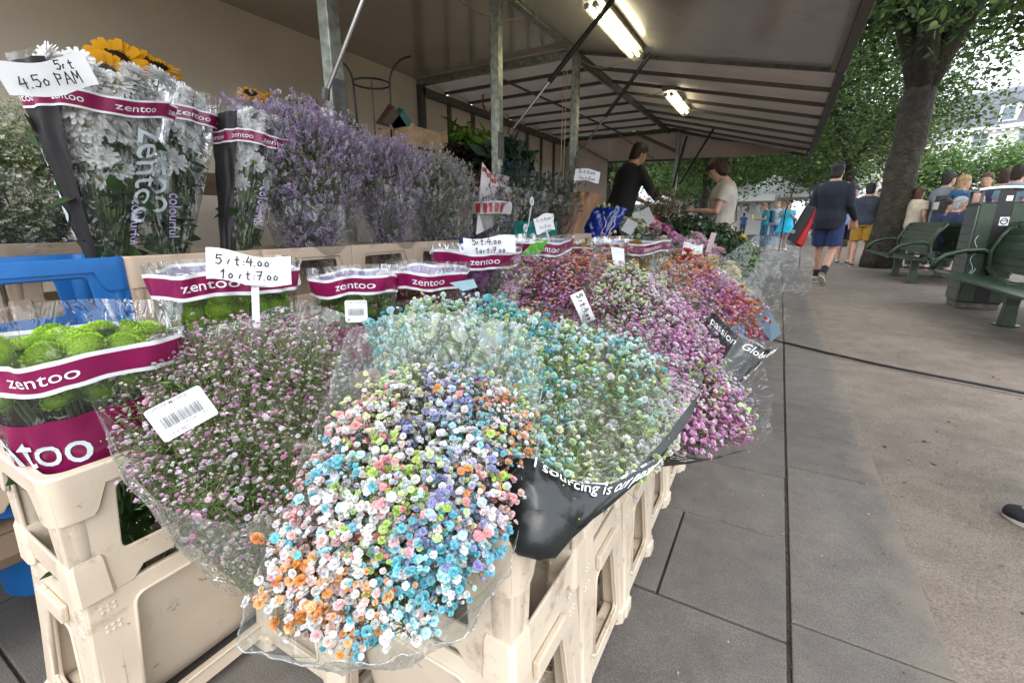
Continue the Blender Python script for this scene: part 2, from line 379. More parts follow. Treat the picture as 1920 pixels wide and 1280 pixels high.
def handwriting(lines,w,h,parent,name,Mx,lw=.0035,z=.0012):
    """marker strokes on a card w x h, in the card plane Mx"""
    mb=MB()
    for (txt,x,y,sz) in lines:
        cx=x
        for ch in txt:
            for st in GL[ch]:
                pts=[(cx+px*sz*.9,y+py*sz) for px,py in st]
                for p,q in zip(pts[:-1],pts[1:]):
                    d=V3(q)-V3(p);L=np.linalg.norm(d)+1e-6;nx=V3((-d[1],d[0]))/L*lw/2;e=d/L*lw*.4
                    a=V3(p)-e;b=V3(q)+e
                    mb.add([(a[0]-nx[0],a[1]-nx[1],z),(b[0]-nx[0],b[1]-nx[1],z),(b[0]+nx[0],b[1]+nx[1],z),(a[0]+nx[0],a[1]+nx[1],z)],[(0,1,2,3)],0,Mx)
            cx+=sz*(.35 if ch in ':. ' else .68)
    mb.build(name,M['ink'],parent)
# ------------------------------------------------ flower and leaf templates: (verts, quads, colour multiplier)
def rosette(layers,center=None,curl=.15,ruf=0.,seed=3):
    V=[];F=[];C=[];r0=np.random.default_rng(seed)
    for (n,r,el,w,shade) in layers:
        for k in range(n):
            a=2*pi*k/n+r0.uniform(-.15,.15)+el;e=el+r0.uniform(-.12,.12);ca,sa=math.cos(a),math.sin(a)
            ce,se=math.cos(e),math.sin(e);b=len(V)
            for t,ww,up in ((.08,.35,0),(.62,1,r0.normal(0,ruf)),(1,.6,curl+r0.normal(0,ruf))):
                rr=r*t;x=rr*ce-up*r*se;zz=rr*se+up*r*ce
                for s in (-1,1):
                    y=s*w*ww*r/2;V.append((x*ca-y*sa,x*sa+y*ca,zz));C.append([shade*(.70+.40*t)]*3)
            F+=[(b,b+1,b+3,b+2),(b+2,b+3,b+5,b+4)]
    return np.array(V),np.array(F),np.array(C)
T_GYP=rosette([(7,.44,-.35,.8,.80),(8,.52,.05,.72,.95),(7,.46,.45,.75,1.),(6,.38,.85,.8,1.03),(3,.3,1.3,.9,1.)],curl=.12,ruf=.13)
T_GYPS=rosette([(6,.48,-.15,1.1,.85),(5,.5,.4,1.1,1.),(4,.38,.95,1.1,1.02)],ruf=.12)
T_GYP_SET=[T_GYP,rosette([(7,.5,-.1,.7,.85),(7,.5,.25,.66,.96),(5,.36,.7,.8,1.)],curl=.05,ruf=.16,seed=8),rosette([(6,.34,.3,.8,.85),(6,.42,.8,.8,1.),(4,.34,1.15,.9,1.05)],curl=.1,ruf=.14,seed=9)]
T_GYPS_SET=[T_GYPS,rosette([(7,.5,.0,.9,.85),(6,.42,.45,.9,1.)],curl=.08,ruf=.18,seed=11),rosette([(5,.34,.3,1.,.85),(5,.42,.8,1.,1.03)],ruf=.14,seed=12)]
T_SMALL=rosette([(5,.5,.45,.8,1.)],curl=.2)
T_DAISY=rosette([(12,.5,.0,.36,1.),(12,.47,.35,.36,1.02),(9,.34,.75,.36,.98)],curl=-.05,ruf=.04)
def dome_t(n=190,R0=.5,H=.34,pl=.075,pw=.075,under=.16):
    V=[];F=[];C=[];r=np.random.default_rng(5);m=12
    for j in range(6):
        a=-.5+ (pi/2+.5)*j/5
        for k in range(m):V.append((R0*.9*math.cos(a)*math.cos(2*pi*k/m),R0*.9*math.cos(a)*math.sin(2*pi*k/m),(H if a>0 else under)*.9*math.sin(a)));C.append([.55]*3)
    for j in range(5):
        for k in range(m):F.append((j*m+k,j*m+(k+1)%m,(j+1)*m+(k+1)%m,(j+1)*m+k))
    for i in range(n):
        z=-.35+1.33*(i+.5)/n;z=min(z,.985);t=math.asin(z);ph=i*2.39996+r.normal(0,.16);t=min(1.5,t+r.normal(0,.05))
        o=np.array([math.cos(t)*math.cos(ph),math.cos(t)*math.sin(ph),math.sin(t)]);p=o*(R0*.9,R0*.9,(H if z>0 else under*1.4)*.9)
        tz=np.array([0,0,1.]);up=nrm(tz-o*(tz@o)+1e-3);side=nrm(np.cross(o,up));q=nrm(o*.9+up*.55+r.normal(0,.1,3));b=len(V);L=pl*(1.15-.4*z)
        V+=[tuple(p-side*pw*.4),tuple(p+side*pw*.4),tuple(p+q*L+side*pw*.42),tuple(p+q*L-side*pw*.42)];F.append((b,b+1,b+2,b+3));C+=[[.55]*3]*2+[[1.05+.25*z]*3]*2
    return np.array(V),np.array(F),np.array(C)
T_MUM=dome_t()
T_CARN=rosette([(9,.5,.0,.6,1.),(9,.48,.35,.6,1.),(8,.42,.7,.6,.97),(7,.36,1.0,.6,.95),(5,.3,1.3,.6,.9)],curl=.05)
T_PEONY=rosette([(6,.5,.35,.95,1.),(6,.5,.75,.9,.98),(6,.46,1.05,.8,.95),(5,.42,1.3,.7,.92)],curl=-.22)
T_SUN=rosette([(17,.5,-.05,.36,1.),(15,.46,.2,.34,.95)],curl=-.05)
def leaf_t(n=2,w=.5,droop=.2):
    V=[];C=[]
    for i,(t,ww) in enumerate(((0,.12),(.3,1.),(.7,.8),(1,.08))):
        z=-droop*t*t
        V+=[(t,-w/2*ww,z),(t,0,z-.06*ww),(t,w/2*ww,z)];C+=[[1]*3]*3
    F=[]
    for i in range(3):
        b=i*3;F+=[(b,b+1,b+4,b+3),(b+1,b+2,b+5,b+4)]
    return np.array(V,float)-(0,0,0),np.array(F),np.array(C,float)
T_LEAF=leaf_t()
T_LONGLEAF=leaf_t(w=.22,droop=.35)
T_QLEAF=(np.array([(0,0,0),(.5,-.32,.06),(1,0,-.1),(.5,.32,.06)],float),np.array([(0,1,2,3)]),np.ones((4,3)))
T_BUD=(np.array([(0,0,-.5),(.4,0,0),(0,.4,0),(-.4,0,0),(0,-.4,0),(0,0,.5)],float),np.array([(0,2,1),(0,3,2),(0,4,3),(0,1,4),(5,1,2),(5,2,3),(5,3,4),(5,4,1)]),np.ones((6,3)))
def sprig_t(n=16,seed=1):
    """a small statice comb: short stem along +z with pointed florets both sides"""
    r=np.random.default_rng(seed);V=[];F=[];C=[]
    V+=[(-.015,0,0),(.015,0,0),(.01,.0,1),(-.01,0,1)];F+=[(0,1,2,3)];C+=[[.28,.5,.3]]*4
    for k in range(n):
        t=.25+.75*k/n;a=r.uniform(0,6.28);L=r.uniform(.22,.34);el=r.uniform(.1,.9)
        d=np.array([math.cos(a)*math.cos(el),math.sin(a)*math.cos(el),math.sin(el)]);s=nrm(np.cross(d,(0,0,1)));p=np.array([0,0,t]);b=len(V);w=.085
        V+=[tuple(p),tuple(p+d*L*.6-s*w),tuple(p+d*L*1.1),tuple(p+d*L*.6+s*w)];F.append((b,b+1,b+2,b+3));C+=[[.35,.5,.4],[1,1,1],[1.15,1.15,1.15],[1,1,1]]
    return np.array(V,float),np.array(F),np.array(C,float)
T_SPRIG=sprig_t()
def variants(name,tmpl,cols,m):
    out=[]
    for c in cols:
        out.append((np.array(c),npmesh(name,tmpl[0],tmpl[1],m,col=tmpl[2]*np.array(c)[None])))
    return out
def put_parts(name,tmpl,T,N,S,cols,m,parent,ncol=10,labels=None):
    tms=tmpl if isinstance(tmpl,list) else [tmpl]
    """individual part objects sharing mesh data; colours snapped to a small set of meshes"""
    cols=np.asarray(cols);uc=[];
    q=np.round(cols*9)/9;keys=[tuple(k) for k in q];cache={};Ms=frames(N);off=wpos(parent);S=np.broadcast_to(S,(len(T),));outs=[]
    for i in range(len(T)):
        tm=tms[i%len(tms)];ky=keys[i]+(i%len(tms),)
        if ky not in cache:cache[ky]=npmesh(name,tm[0],tm[1],m,col=tm[2]*cols[i][None])
        o=bpy.data.objects.new(name,cache[ky]);COL.objects.link(o);o.parent=parent
        A=Ms[i]*S[i];p=np.asarray(T[i])-off
        o.matrix_basis=Matrix([[*A[0],p[0]],[*A[1],p[1]],[*A[2],p[2]],[0,0,0,1]]);outs.append(o)
    return outs
# ================================================ SETTING: ground, pavement
def ground_mat(name,c1,c2,c3,s1,s2,bump,rough=.9,rand=0.):
    m=mat(name,c1,rough,.1,s1,bump=bump,bscale=s2,col2=c2,spec=.25,detail=10,ramp=(.3,.7));t=m.node_tree;b=t.nodes[m['_b']];N=t.nodes.new;L=t.links.new
    tc=[n for n in t.nodes if n.type=='TEX_COORD'][0];g=N('ShaderNodeNewGeometry')
    for n in t.nodes:
        if n.type=='TEX_NOISE':
            for l in list(n.inputs['Vector'].links):t.links.remove(l)
            L(g.outputs['Position'],n.inputs['Vector']);n.inputs['Roughness'].default_value=.65
    src=b.inputs['Base Color'].links[0].from_socket
    sp=N('ShaderNodeTexNoise');sp.inputs['Scale'].default_value=s2*1.7;sp.inputs['Detail'].default_value=4;L(g.outputs['Position'],sp.inputs['Vector'])
    r=N('ShaderNodeMapRange');r.inputs[1].default_value=.38;r.inputs[2].default_value=.66;r.inputs[3].default_value=.74;r.inputs[4].default_value=1.24;L(sp.outputs[0],r.inputs[0])
    big=N('ShaderNodeTexNoise');big.inputs['Scale'].default_value=.9;big.inputs['Detail'].default_value=8;L(g.outputs['Position'],big.inputs['Vector'])
    r2=N('ShaderNodeMapRange');r2.inputs[1].default_value=.3;r2.inputs[2].default_value=.7;r2.inputs[3].default_value=.8;r2.inputs[4].default_value=1.15;L(big.outputs[0],r2.inputs[0])
    mu=N('ShaderNodeMath');mu.operation='MULTIPLY';L(r.outputs[0],mu.inputs[0]);L(r2.outputs[0],mu.inputs[1]);last=mu.outputs[0]
    if rand:
        oi=N('ShaderNodeObjectInfo');r3=N('ShaderNodeMapRange');r3.inputs[3].default_value=1-rand;r3.inputs[4].default_value=1+rand;L(oi.outputs['Random'],r3.inputs[0])
        m3=N('ShaderNodeMath');m3.operation='MULTIPLY';L(last,m3.inputs[0]);L(r3.outputs[0],m3.inputs[1]);last=m3.outputs[0]
    hs=N('ShaderNodeHueSaturation');L(src,hs.inputs['Color']);L(last,hs.inputs['Value'])
    st=N('ShaderNodeTexNoise');st.inputs['Scale'].default_value=3.1;st.inputs['Detail'].default_value=9;st.inputs['Roughness'].default_value=.75;L(g.outputs['Position'],st.inputs['Vector'])
    r4=N('ShaderNodeMapRange');r4.inputs[1].default_value=.6;r4.inputs[2].default_value=.78;r4.inputs[4].default_value=.7;L(st.outputs[0],r4.inputs[0])
    mm=N('ShaderNodeMixRGB');mm.inputs[2].default_value=(*c3,1);L(r4.outputs[0],mm.inputs[0]);L(hs.outputs[0],mm.inputs[1]);L(mm.outputs[0],b.inputs['Base Color'])
    return m
M['sand']=ground_mat('packed_sand',(.200,.170,.138),(.135,.112,.09),(.08,.062,.047),6,110,.3)
M['slab']=ground_mat('grey_stone_slab',(.142,.129,.116),(.100,.090,.081),(.052,.044,.037),9,200,.3,.75,.10)
def edge_sand(m):
    t=m.node_tree;b=t.nodes[m['_b']];N=t.nodes.new;L=t.links.new;src=b.inputs['Base Color'].links[0].from_socket
    g=N('ShaderNodeNewGeometry');sx=N('ShaderNodeSeparateXYZ');L(g.outputs['Position'],sx.inputs[0])
    nz=N('ShaderNodeTexNoise');nz.inputs['Scale'].default_value=4;nz.inputs['Detail'].default_value=8;nz.inputs['Roughness'].default_value=.7;L(g.outputs['Position'],nz.inputs['Vector'])
    ma=N('ShaderNodeMath');ma.operation='MULTIPLY_ADD';ma.inputs[1].default_value=.42;L(nz.outputs[0],ma.inputs[0]);L(sx.outputs[0],ma.inputs[2])
    mr=N('ShaderNodeMapRange');mr.inputs[1].default_value=.57;mr.inputs[2].default_value=.67;mr.inputs[4].default_value=.85;L(ma.outputs[0],mr.inputs[0])
    x=N('ShaderNodeMixRGB');x.inputs[2].default_value=(.17,.145,.118,1);L(mr.outputs[0],x.inputs[0]);L(src,x.inputs[1]);L(x.outputs[0],b.inputs['Base Color'])
edge_sand(M['slab'])
M['joint']=ground_mat('joint_dirt',(.085,.07,.055),(.05,.04,.032),(.035,.028,.022),20,120,.6)
# sand ground, one sheet to the horizon, finer near the camera
def height(x,y): return -.010+.004*math.sin(x*3.1+y*1.7)*math.sin(y*2.3-x)+.003*math.sin(x*9+2*math.sin(y*7))
xs=sorted(set(list(np.linspace(.42,5,70))+list(np.linspace(5,400,12))+[-400,-40,-4.2,.3]));ys=sorted(set(list(np.linspace(-1,9,130))+list(np.linspace(9,500,16))+[-300,-20,-4]))
V=[(x,y,(height(x,y)+.004 if x>.4 else -.03)) for y in ys for x in xs];n=len(xs)
F=[(j*n+i,j*n+i+1,(j+1)*n+i+1,(j+1)*n+i) for j in range(len(ys)-1) for i in range(n-1)]
tag(link('ground',npmesh('ground',V,F,M['sand'],smooth=True)),kind='structure')
pav=MB().box(-4.2,.455,-1.2,14,-.05,-.009).build('pavement',M['joint']);tag(pav,kind='structure')
yb=[-1.15,-.72,-.3,.14,.62,1.065,1.475,1.885,2.36,2.73,3.17,3.51,3.99,4.42,4.86,5.3,5.75,6.2,6.7,7.2,7.75,8.3,8.9,9.6,10.3,11.1,12.,13.,13.9]
def slab(x0,x1,y0,y1):
    g=.0034;j=lambda:random.uniform(-.0015,.0015);dz=random.uniform(-.0015,.0015)
    mb=MB().box(x0+g+j(),x1-g+j(),y0+g+j(),y1-g+j(),-.04,dz)
    mb.build('slab',M['slab'],pav,bevel=.003)
for y0,y1 in zip(yb[:-1],yb[1:]):
    x=.137;first={1.065:.302,1.475:.62,.62:.5}.get(y0)
    while x>-2.9:
        w=first if first else random.uniform(.5,.78);first=None
        slab(x-w,x,y0,y1);x-=w
yr=[-.5,.30,1.135,1.995,2.76,3.59,4.3,5.05,5.9,6.7,7.6,8.5,9.5,10.6,12,13.9]
for y0,y1 in zip(yr[:-1],yr[1:]):slab(.141,.457,y0,y1)
m=ground_mat('far_paving',(.15,.138,.125),(.11,.10,.092),(.07,.062,.055),5,30,.2)
tag(MB().box(-8,.46,14,70,-.04,-.002).build('path',m),kind='structure')
tag(MB().box(-60,60,70,120,-.03,.0).build('road',flat('asphalt',(.05,.05,.052),.85,bump=.2)),kind='structure')
# fallen bits on the sand and in the joints
k=3200;T=np.stack([rng.uniform(.35,4.5,k),rng.uniform(.6,9,k)**1.0,np.full(k,.0)],1);T[:,2]=[height(a,b)+.006 for a,b in T[:,:2]]
NN=rng.normal(size=(k,3))*.25+(0,0,1);c=np.array([(.10,.065,.035),(.2,.14,.08),(.04,.03,.02),(.3,.24,.16)])[rng.integers(0,4,k)]
tag(scatter('leaf_debris',T_QLEAF,T,NN,rng.uniform(.004,.02,k)*(rng.random(k)**1.5+.3),M['leaf'],col=c),kind='stuff')
k=2600;T=np.stack([rng.uniform(.40,3.5,k),rng.uniform(.6,7,k),np.zeros(k)],1);T[:,2]=[height(a,b)+.004 for a,b in T[:,:2]]
tag(scatter('gravel',T_BUD,T,NN[:1].repeat(k,0),rng.uniform(.002,.006,k),M['joint']),kind='stuff')
k=2500;T=np.stack([.138+rng.normal(0,.004,k),rng.uniform(.5,6,k),np.full(k,-.004)],1)
tag(scatter('joint_grit',T_BUD,T,NN[:1].repeat(k,0),rng.uniform(.002,.006,k),M['joint']),kind='stuff')

k=160;T=np.stack([rng.uniform(-.3,.45,k),rng.uniform(.7,6,k),np.full(k,.004)],1)
tag(scatter('fallen_petals',T_QLEAF,T,rng.normal(size=(k,3))*.2+(0,0,1),rng.uniform(.004,.012,k),M['leaf'],col=np.array([(.5,.45,.4),(.2,.14,.07),(.45,.2,.35),(.1,.12,.04)])[rng.integers(0,4,k)]),kind='stuff')
# ================================================ THE STALL
st=thing('market_stall','steel framed flower stall with glossy ceiling and raised side flap','stall',(-1.853,1.6,0))
zc=2.53;XW=-3.776;YE=4.449;XP=-1.853;XF=.236
MB().box(XW-.04,XW,-.3,YE,.5,zc).build('wall_panel',M['lamwall'],st)
MB().box(XW,XP-.04,-.15,YE-.03,zc,zc+.04).build('ceiling_panel',M['lam'],st)  # unseen near end of roof and flap cut short to let sky light in
def flapz(x,y): return zc-.02-(x-XP)*.218
mb=MB()
q=[(XP+.03,-.15),(XF,-.15),(XF,YE),(XP+.03,YE)]
mb.add([(x,y,flapz(x,y)) for x,y in q]+[(x,y,flapz(x,y)+.035) for x,y in q],[(3,2,1,0),(4,5,6,7),(0,1,5,4),(1,2,6,5),(2,3,7,6),(3,0,4,7)])
mb.build('flap',M['lamflap'],st)
MB().bar((XF+.007,-.15,flapz(XF,0)+.01),(XF+.007,YE,flapz(XF,0)+.01),.055,.10,up=(0,0,1)).build('flap_edge',M['rib'],st,bevel=.004)
MB().bar((XF-.04,-.15,flapz(XF-.04,0)-.012),(XF-.04,YE,flapz(XF-.04,0)-.012),.035,.02).build('flap_seal',flat('pale_trim',(.3,.27,.24),.5),st)
MB().bar((XP+.03,YE+.012,flapz(XP+.03,0)),(XF,YE+.012,flapz(XF,0)),.03,.05).build('flap_end_bar',M['galvd'],st)
MB().bar((XP,-.15,zc-.02),(XP,YE,zc-.02),.06,.08).build('roof_beam',M['galv'],st,bevel=.004)
MB().bar((XW,YE,zc-.025),(XP,YE,zc-.025),.06,.09).build('end_beam',M['galv'],st,bevel=.004)
MB().bar((XW,YE-.045,zc-.004),(XP-.04,YE-.045,zc-.004),.03,.02).build('end_trim',flat('alu_trim',(.5,.48,.45),.35,metal=.5),st)
for y in (1.60,3.02,YE):
    p=MB().box(XP-.033,XP+.033,y-.033,y+.033,0,zc-.05).build('post',M['galv'],st,bevel=.006)
    MB().box(XP+.033,XP+.041,y-.045,y+.03,1.40,1.58).build('bracket',M['galvd'],p)
MB().box(XW+.0,XW+.07,YE-.035,YE+.035,.5,zc-.06).build('post',M['galvd'],st)
def strut(a,b,dark):
    a=V3(a);b=V3(b);m=a+(b-a)*(.40 if dark else .9)
    s=MB().tube([a,m],.0095).build('gas_strut',M['chrome'],st,smooth=30)
    MB().tube([m,b],.017 if dark else .011,10).build('strut_cylinder',M['black_rod'] if dark else M['chrome'],s,smooth=30)
    MB().tube([a+(-.012,0,-.025),a+(0,0,.02)],.019,8).build('joint_ball',M['galvd'],s,smooth=30)
strut((XP+.06,1.50,1.50),(-1.32,1.68,flapz(-1.3,0)-.02),False)
strut((XP+.08,3.09,1.60),(-1.10,3.21,flapz(-1.10,0)-.02),True)
strut((XP+.08,4.39,1.60),(-1.13,4.32,flapz(-1.13,0)-.02),True)
def sag(a,b,s,n=10):return [V3(a)*(1-t)+V3(b)*t-V3((0,0,s*4*t*(1-t))) for t in np.linspace(0,1,n)]
pc=flat('pale_cable',(.35,.3,.2),.6)
for a_,b_,s_,r_ in (((XP,YE-.03,zc-.07),(-1.2,4.19,2.34),.12,.006),((XP,YE+.2,zc-.12),(-1.2,5.49,2.34),.14,.004),((-2.24,3.07,zc-.01),(XP,3.4,zc-.1),.06,.006)):
    MB().tube(sag(a_,b_,s_),r_,6).build('cable',pc,st,smooth=30)
cm_=flat('pale_cord',(.4,.35,.25),.7)
MB().tube([(XP-.06,YE-.07,zc-.06),(XP-.07,YE-.08,1.0)],.0045,5).build('cord',cm_,st,smooth=30)
MB().tube([(XP-.10,YE-.06,zc-.12),(XP-.10,YE-.07,1.4),(XP-.14,YE-.07,1.0)],.0045,5).build('cord',cm_,st,smooth=30)
h=at(905,165,0,-3.5);MB().tube([h+(0,0,.05),h,h+(0,0,-.2),h+(.03,.03,-.28),h+(.09,.09,-.29),h+(.12,.12,-.24)],.011,6).build('hook',flat('rusty_hook',(.16,.05,.02),.6),st,smooth=30)
# tarpaulin canopy behind the panel roof
tp=thing('tarpaulin_canopy','beige tarpaulin canopy on dark ribs beyond the panel roof','canopy',(-1.65,8.5,0))
Y2=8.61
def tz(x,y):
    f=(y-YE)/(Y2-YE)
    return (zc-.035 if x<XP else zc-.035-(x-XP)*(.222+.045*f))
def sheet(nx,ny,x0,x1,y0,y1,fz):
    V=[(x0+(x1-x0)*i/nx,y0+(y1-y0)*j/ny,0) for j in range(ny+1) for i in range(nx+1)];V=[(x,y,fz(x,y)) for x,y,_ in V]
    return V,[(j*(nx+1)+i,j*(nx+1)+i+1,(j+1)*(nx+1)+i+1,(j+1)*(nx+1)+i) for j in range(ny) for i in range(nx)]
pit=(Y2-YE)/8
for x0,x1 in ((XW-.07,XP),(XP,XF)):
    V,F=sheet(20,64,x0,x1,YE+.03,Y2,lambda x,y:tz(x,y)+.035+.014*abs(math.sin((y-YE)/pit*pi))+.005*math.sin(x*8+y*4))
    link('tarp_sheet',npmesh('tarp_sheet',np.array(V)-wpos(tp),F,M['tarp'],smooth=True),tp)
for i in range(1,9):
    y=YE+pit*i-.02
    MB().bar((XW,y,tz(-2.5,y)),(XP,y,tz(-2.5,y)),.028,.032).bar((XP,y,tz(XP+.01,y)),(XF,y,tz(XF,y)),.028,.032).build('roof_rib',M['rib'],tp)
MB().bar((XF+.012,YE,tz(XF,YE)+.01),(XF+.012,Y2,tz(XF,Y2)+.01),.055,.07).build('edge_rail',M['galvd'],tp)
MB().bar((XP,YE,zc-.06),(XP,Y2,zc-.06),.045,.07).build('ridge_beam',M['galvd'],tp)
MB().bar((-2.83,YE+.05,zc-.07),(-2.6,Y2,zc-.06),.02,.02).build('purlin',M['galvd'],tp)
MB().bar((XW,Y2,zc-.05),(-1.4,Y2,zc-.05),.05,.06).build('end_rail',M['galvd'],tp)
for i in range(9):
    y=YE+.07+i*pit
    MB().box(XW-.03,XW-.01,y,min(y+pit-.06,Y2),.5,zc+.06).build('side_panel',M['lamwall'],tp)
    if i<8:MB().box(XW-.035,XW+.018,y+pit-.06,y+pit,.5,zc-.07).build('side_rib',M['rib'],tp)
MB().bar((XW+.035,YE,zc-.12),(XW+.035,Y2,zc-.12),.07,.08).build('side_rail',M['rib'],tp)
def vsheet(name,pts_top,pts_bot,n=24,wob=.02):
    V=[];
    for j in range(9):
        for i in range(n+1):
            t=i/n;a=V3(pts_top[0])*(1-t)+V3(pts_top[1])*t;b=V3(pts_bot[0])*(1-t)+V3(pts_bot[1])*t;p=a*(1-j/8)+b*j/8
            V.append(p+(0,wob*math.sin(t*9+j*.7)*math.sin(j*.5),-.03*math.sin(pi*t)*(j/8)))
    F=[(j*(n+1)+i,j*(n+1)+i+1,(j+1)*(n+1)+i+1,(j+1)*(n+1)+i) for j in range(8) for i in range(n)]
    link(name,npmesh(name,np.array(V)-wpos(tp),F,M['tarp'],smooth=True),tp)
vsheet('end_curtain',((XW,Y2,2.5),(-2.9,Y2,2.5)),((XW,Y2,.8),(-2.9,Y2,.8)))
vsheet('end_curtain',((-2.9,Y2,2.5),(-1.47,Y2,2.45)),((-2.9,Y2,2.035),(-1.47,Y2,2.0)))
vsheet('valance',((-1.47,Y2,2.43),(XF,Y2,1.965)),((-1.47,Y2-.02,2.02),(.19,Y2-.6,1.95)),wob=.012)
MB().bar((-2.9,Y2-.02,2.035),(-1.47,Y2-.02,2.0),.035,.035).build('end_rail',M['rib'],tp)
MB().bar((-3.66,Y2-.035,2.48),(-2.88,Y2-.035,2.05),.035).build('brace',M['galv'],tp)
MB().bar((-2.7,Y2-.05,2.48),(-2.06,Y2-.05,2.04),.03).build('brace',M['galv'],tp)
MB().bar((-2.3,Y2-.35,2.42),(-1.69,Y2-.18,2.13),.045).build('brace',M['galvd'],tp)
MB().box(-1.69,-1.63,Y2-.15,Y2-.09,0,2.42).build('post',M['galv'],tp,bevel=.005)
MB().tube([(-1.51,Y2-.24,2.33),(-1.68,Y2-.18,1.54)],.019).build('gas_strut',M['black_rod'],tp,smooth=30)
MB().tube([(-1.0,Y2-1.06,2.27),(-1.53,Y2-.35,1.6)],.017).build('gas_strut',M['black_rod'],tp,smooth=30)
MB().tube([(.20,Y2-.53,1.95),(.14,Y2-.5,1.66),(.035,Y2-.47,1.13),(.02,Y2-.35,.55)],.009).build('tie_rope',M['rubber'],tp,smooth=30)
# fluorescent lamps
M['tube']=mat('lit_tube',(1,.94,.62),.4,0,emit=6.5)
M['cover']=foilmat('lamp_cover',.10,.08,bstr=.0,mcol=(.9,.85,.6))
def lamp(y0,y1,label):
    x=-1.215;z=flapz(x,0)-.09
    L=thing('fluorescent_lamp',label,'lamp',(x,(y0+y1)/2,z),'fluorescent lamps under the canopy')
    MB().box(x-.065,x+.065,y0,y1,z+.04,z+.08).build('housing',flat('lamp_housing',(.25,.23,.2),.5),L,bevel=.008)
    for s in (-1,1):
        MB().tube([(x+s*.028,y0+.07,z+.005),(x+s*.028,y1-.07,z+.005)],.013,12).build('tube',M['tube'],L,smooth=30)
        MB().tube([(x+s*.028,y0+.03,z+.005),(x+s*.028,y0+.07,z+.005)],.019,12).build('tube_end',M['chrome'],L,smooth=30)
    rings=[]
    for y,s in ((y0+.0,.85),(y0+.03,1),(y1-.03,1),(y1,.85)):
        rings.append([(x+.062*s*math.cos(t),y,z+.042-.073*s*math.sin(t)**.7) for t in np.linspace(0.001,pi-.001,14)])
    MB().loft(rings,closed=False).build('cover',M['cover'],L,smooth=True)
    for y in (y0+.12,y1-.12):MB().box(x-.03,x+.03,y-.02,y+.02,z+.08,z+.12).build('bracket',M['galvd'],L)
lamp(3.09,4.22,'lit twin-tube fluorescent lamp under the panel flap, the nearer one')
lamp(5.45,6.51,'lit twin-tube fluorescent lamp under the ribbed tarpaulin, the farther one')
# display ledge at the back of the stall
tb=thing('display_ledge','low wooden display ledge behind the crates of the back row','ledge',(-2.5,2,0))
MB().box(-3.1,-2.15,-.9,4.3,1.12,1.16).build('ledge_top',M['wood'],tb)
for y in (-.8,.5,1.8,3.1,4.3):MB().box(-2.25,-2.2,y-.02,y+.02,0,1.12).build('leg',M['wood'],tb)
# ================================================ CRATES
def ring_pts(L,W,r,n=8):
    out=[]
    for cx,cy,a0 in ((L/2-r,W/2-r,0),(-L/2+r,W/2-r,90),(-L/2+r,-W/2+r,180),(L/2-r,-W/2+r,270)):
        for k in range(n+1):
            a=R(a0+90*k/n);out.append((cx+r*math.cos(a),cy+r*math.sin(a)))
    # extra points along straight sides
    res=[];m=len(out)
    for i in range(m):
        p=out[i];q=out[(i+1)%m];d=math.hypot(q[0]-p[0],q[1]-p[1]);k=max(1,int(d/.008))
        for j in range(k):res.append((p[0]+(q[0]-p[0])*j/k,p[1]+(q[1]-p[1])*j/k))
    return res
HB=.328;HC=.238
def side_plate(mb,w,outer,holes,th,o,xa,za,nrm_,bev=.0025):
    vs,fs=curve_mesh(loops=[outer]+holes,thick=th,bev=bev)
    mb.add(vs,fs,0,Mat(o,xa,za,nrm_))
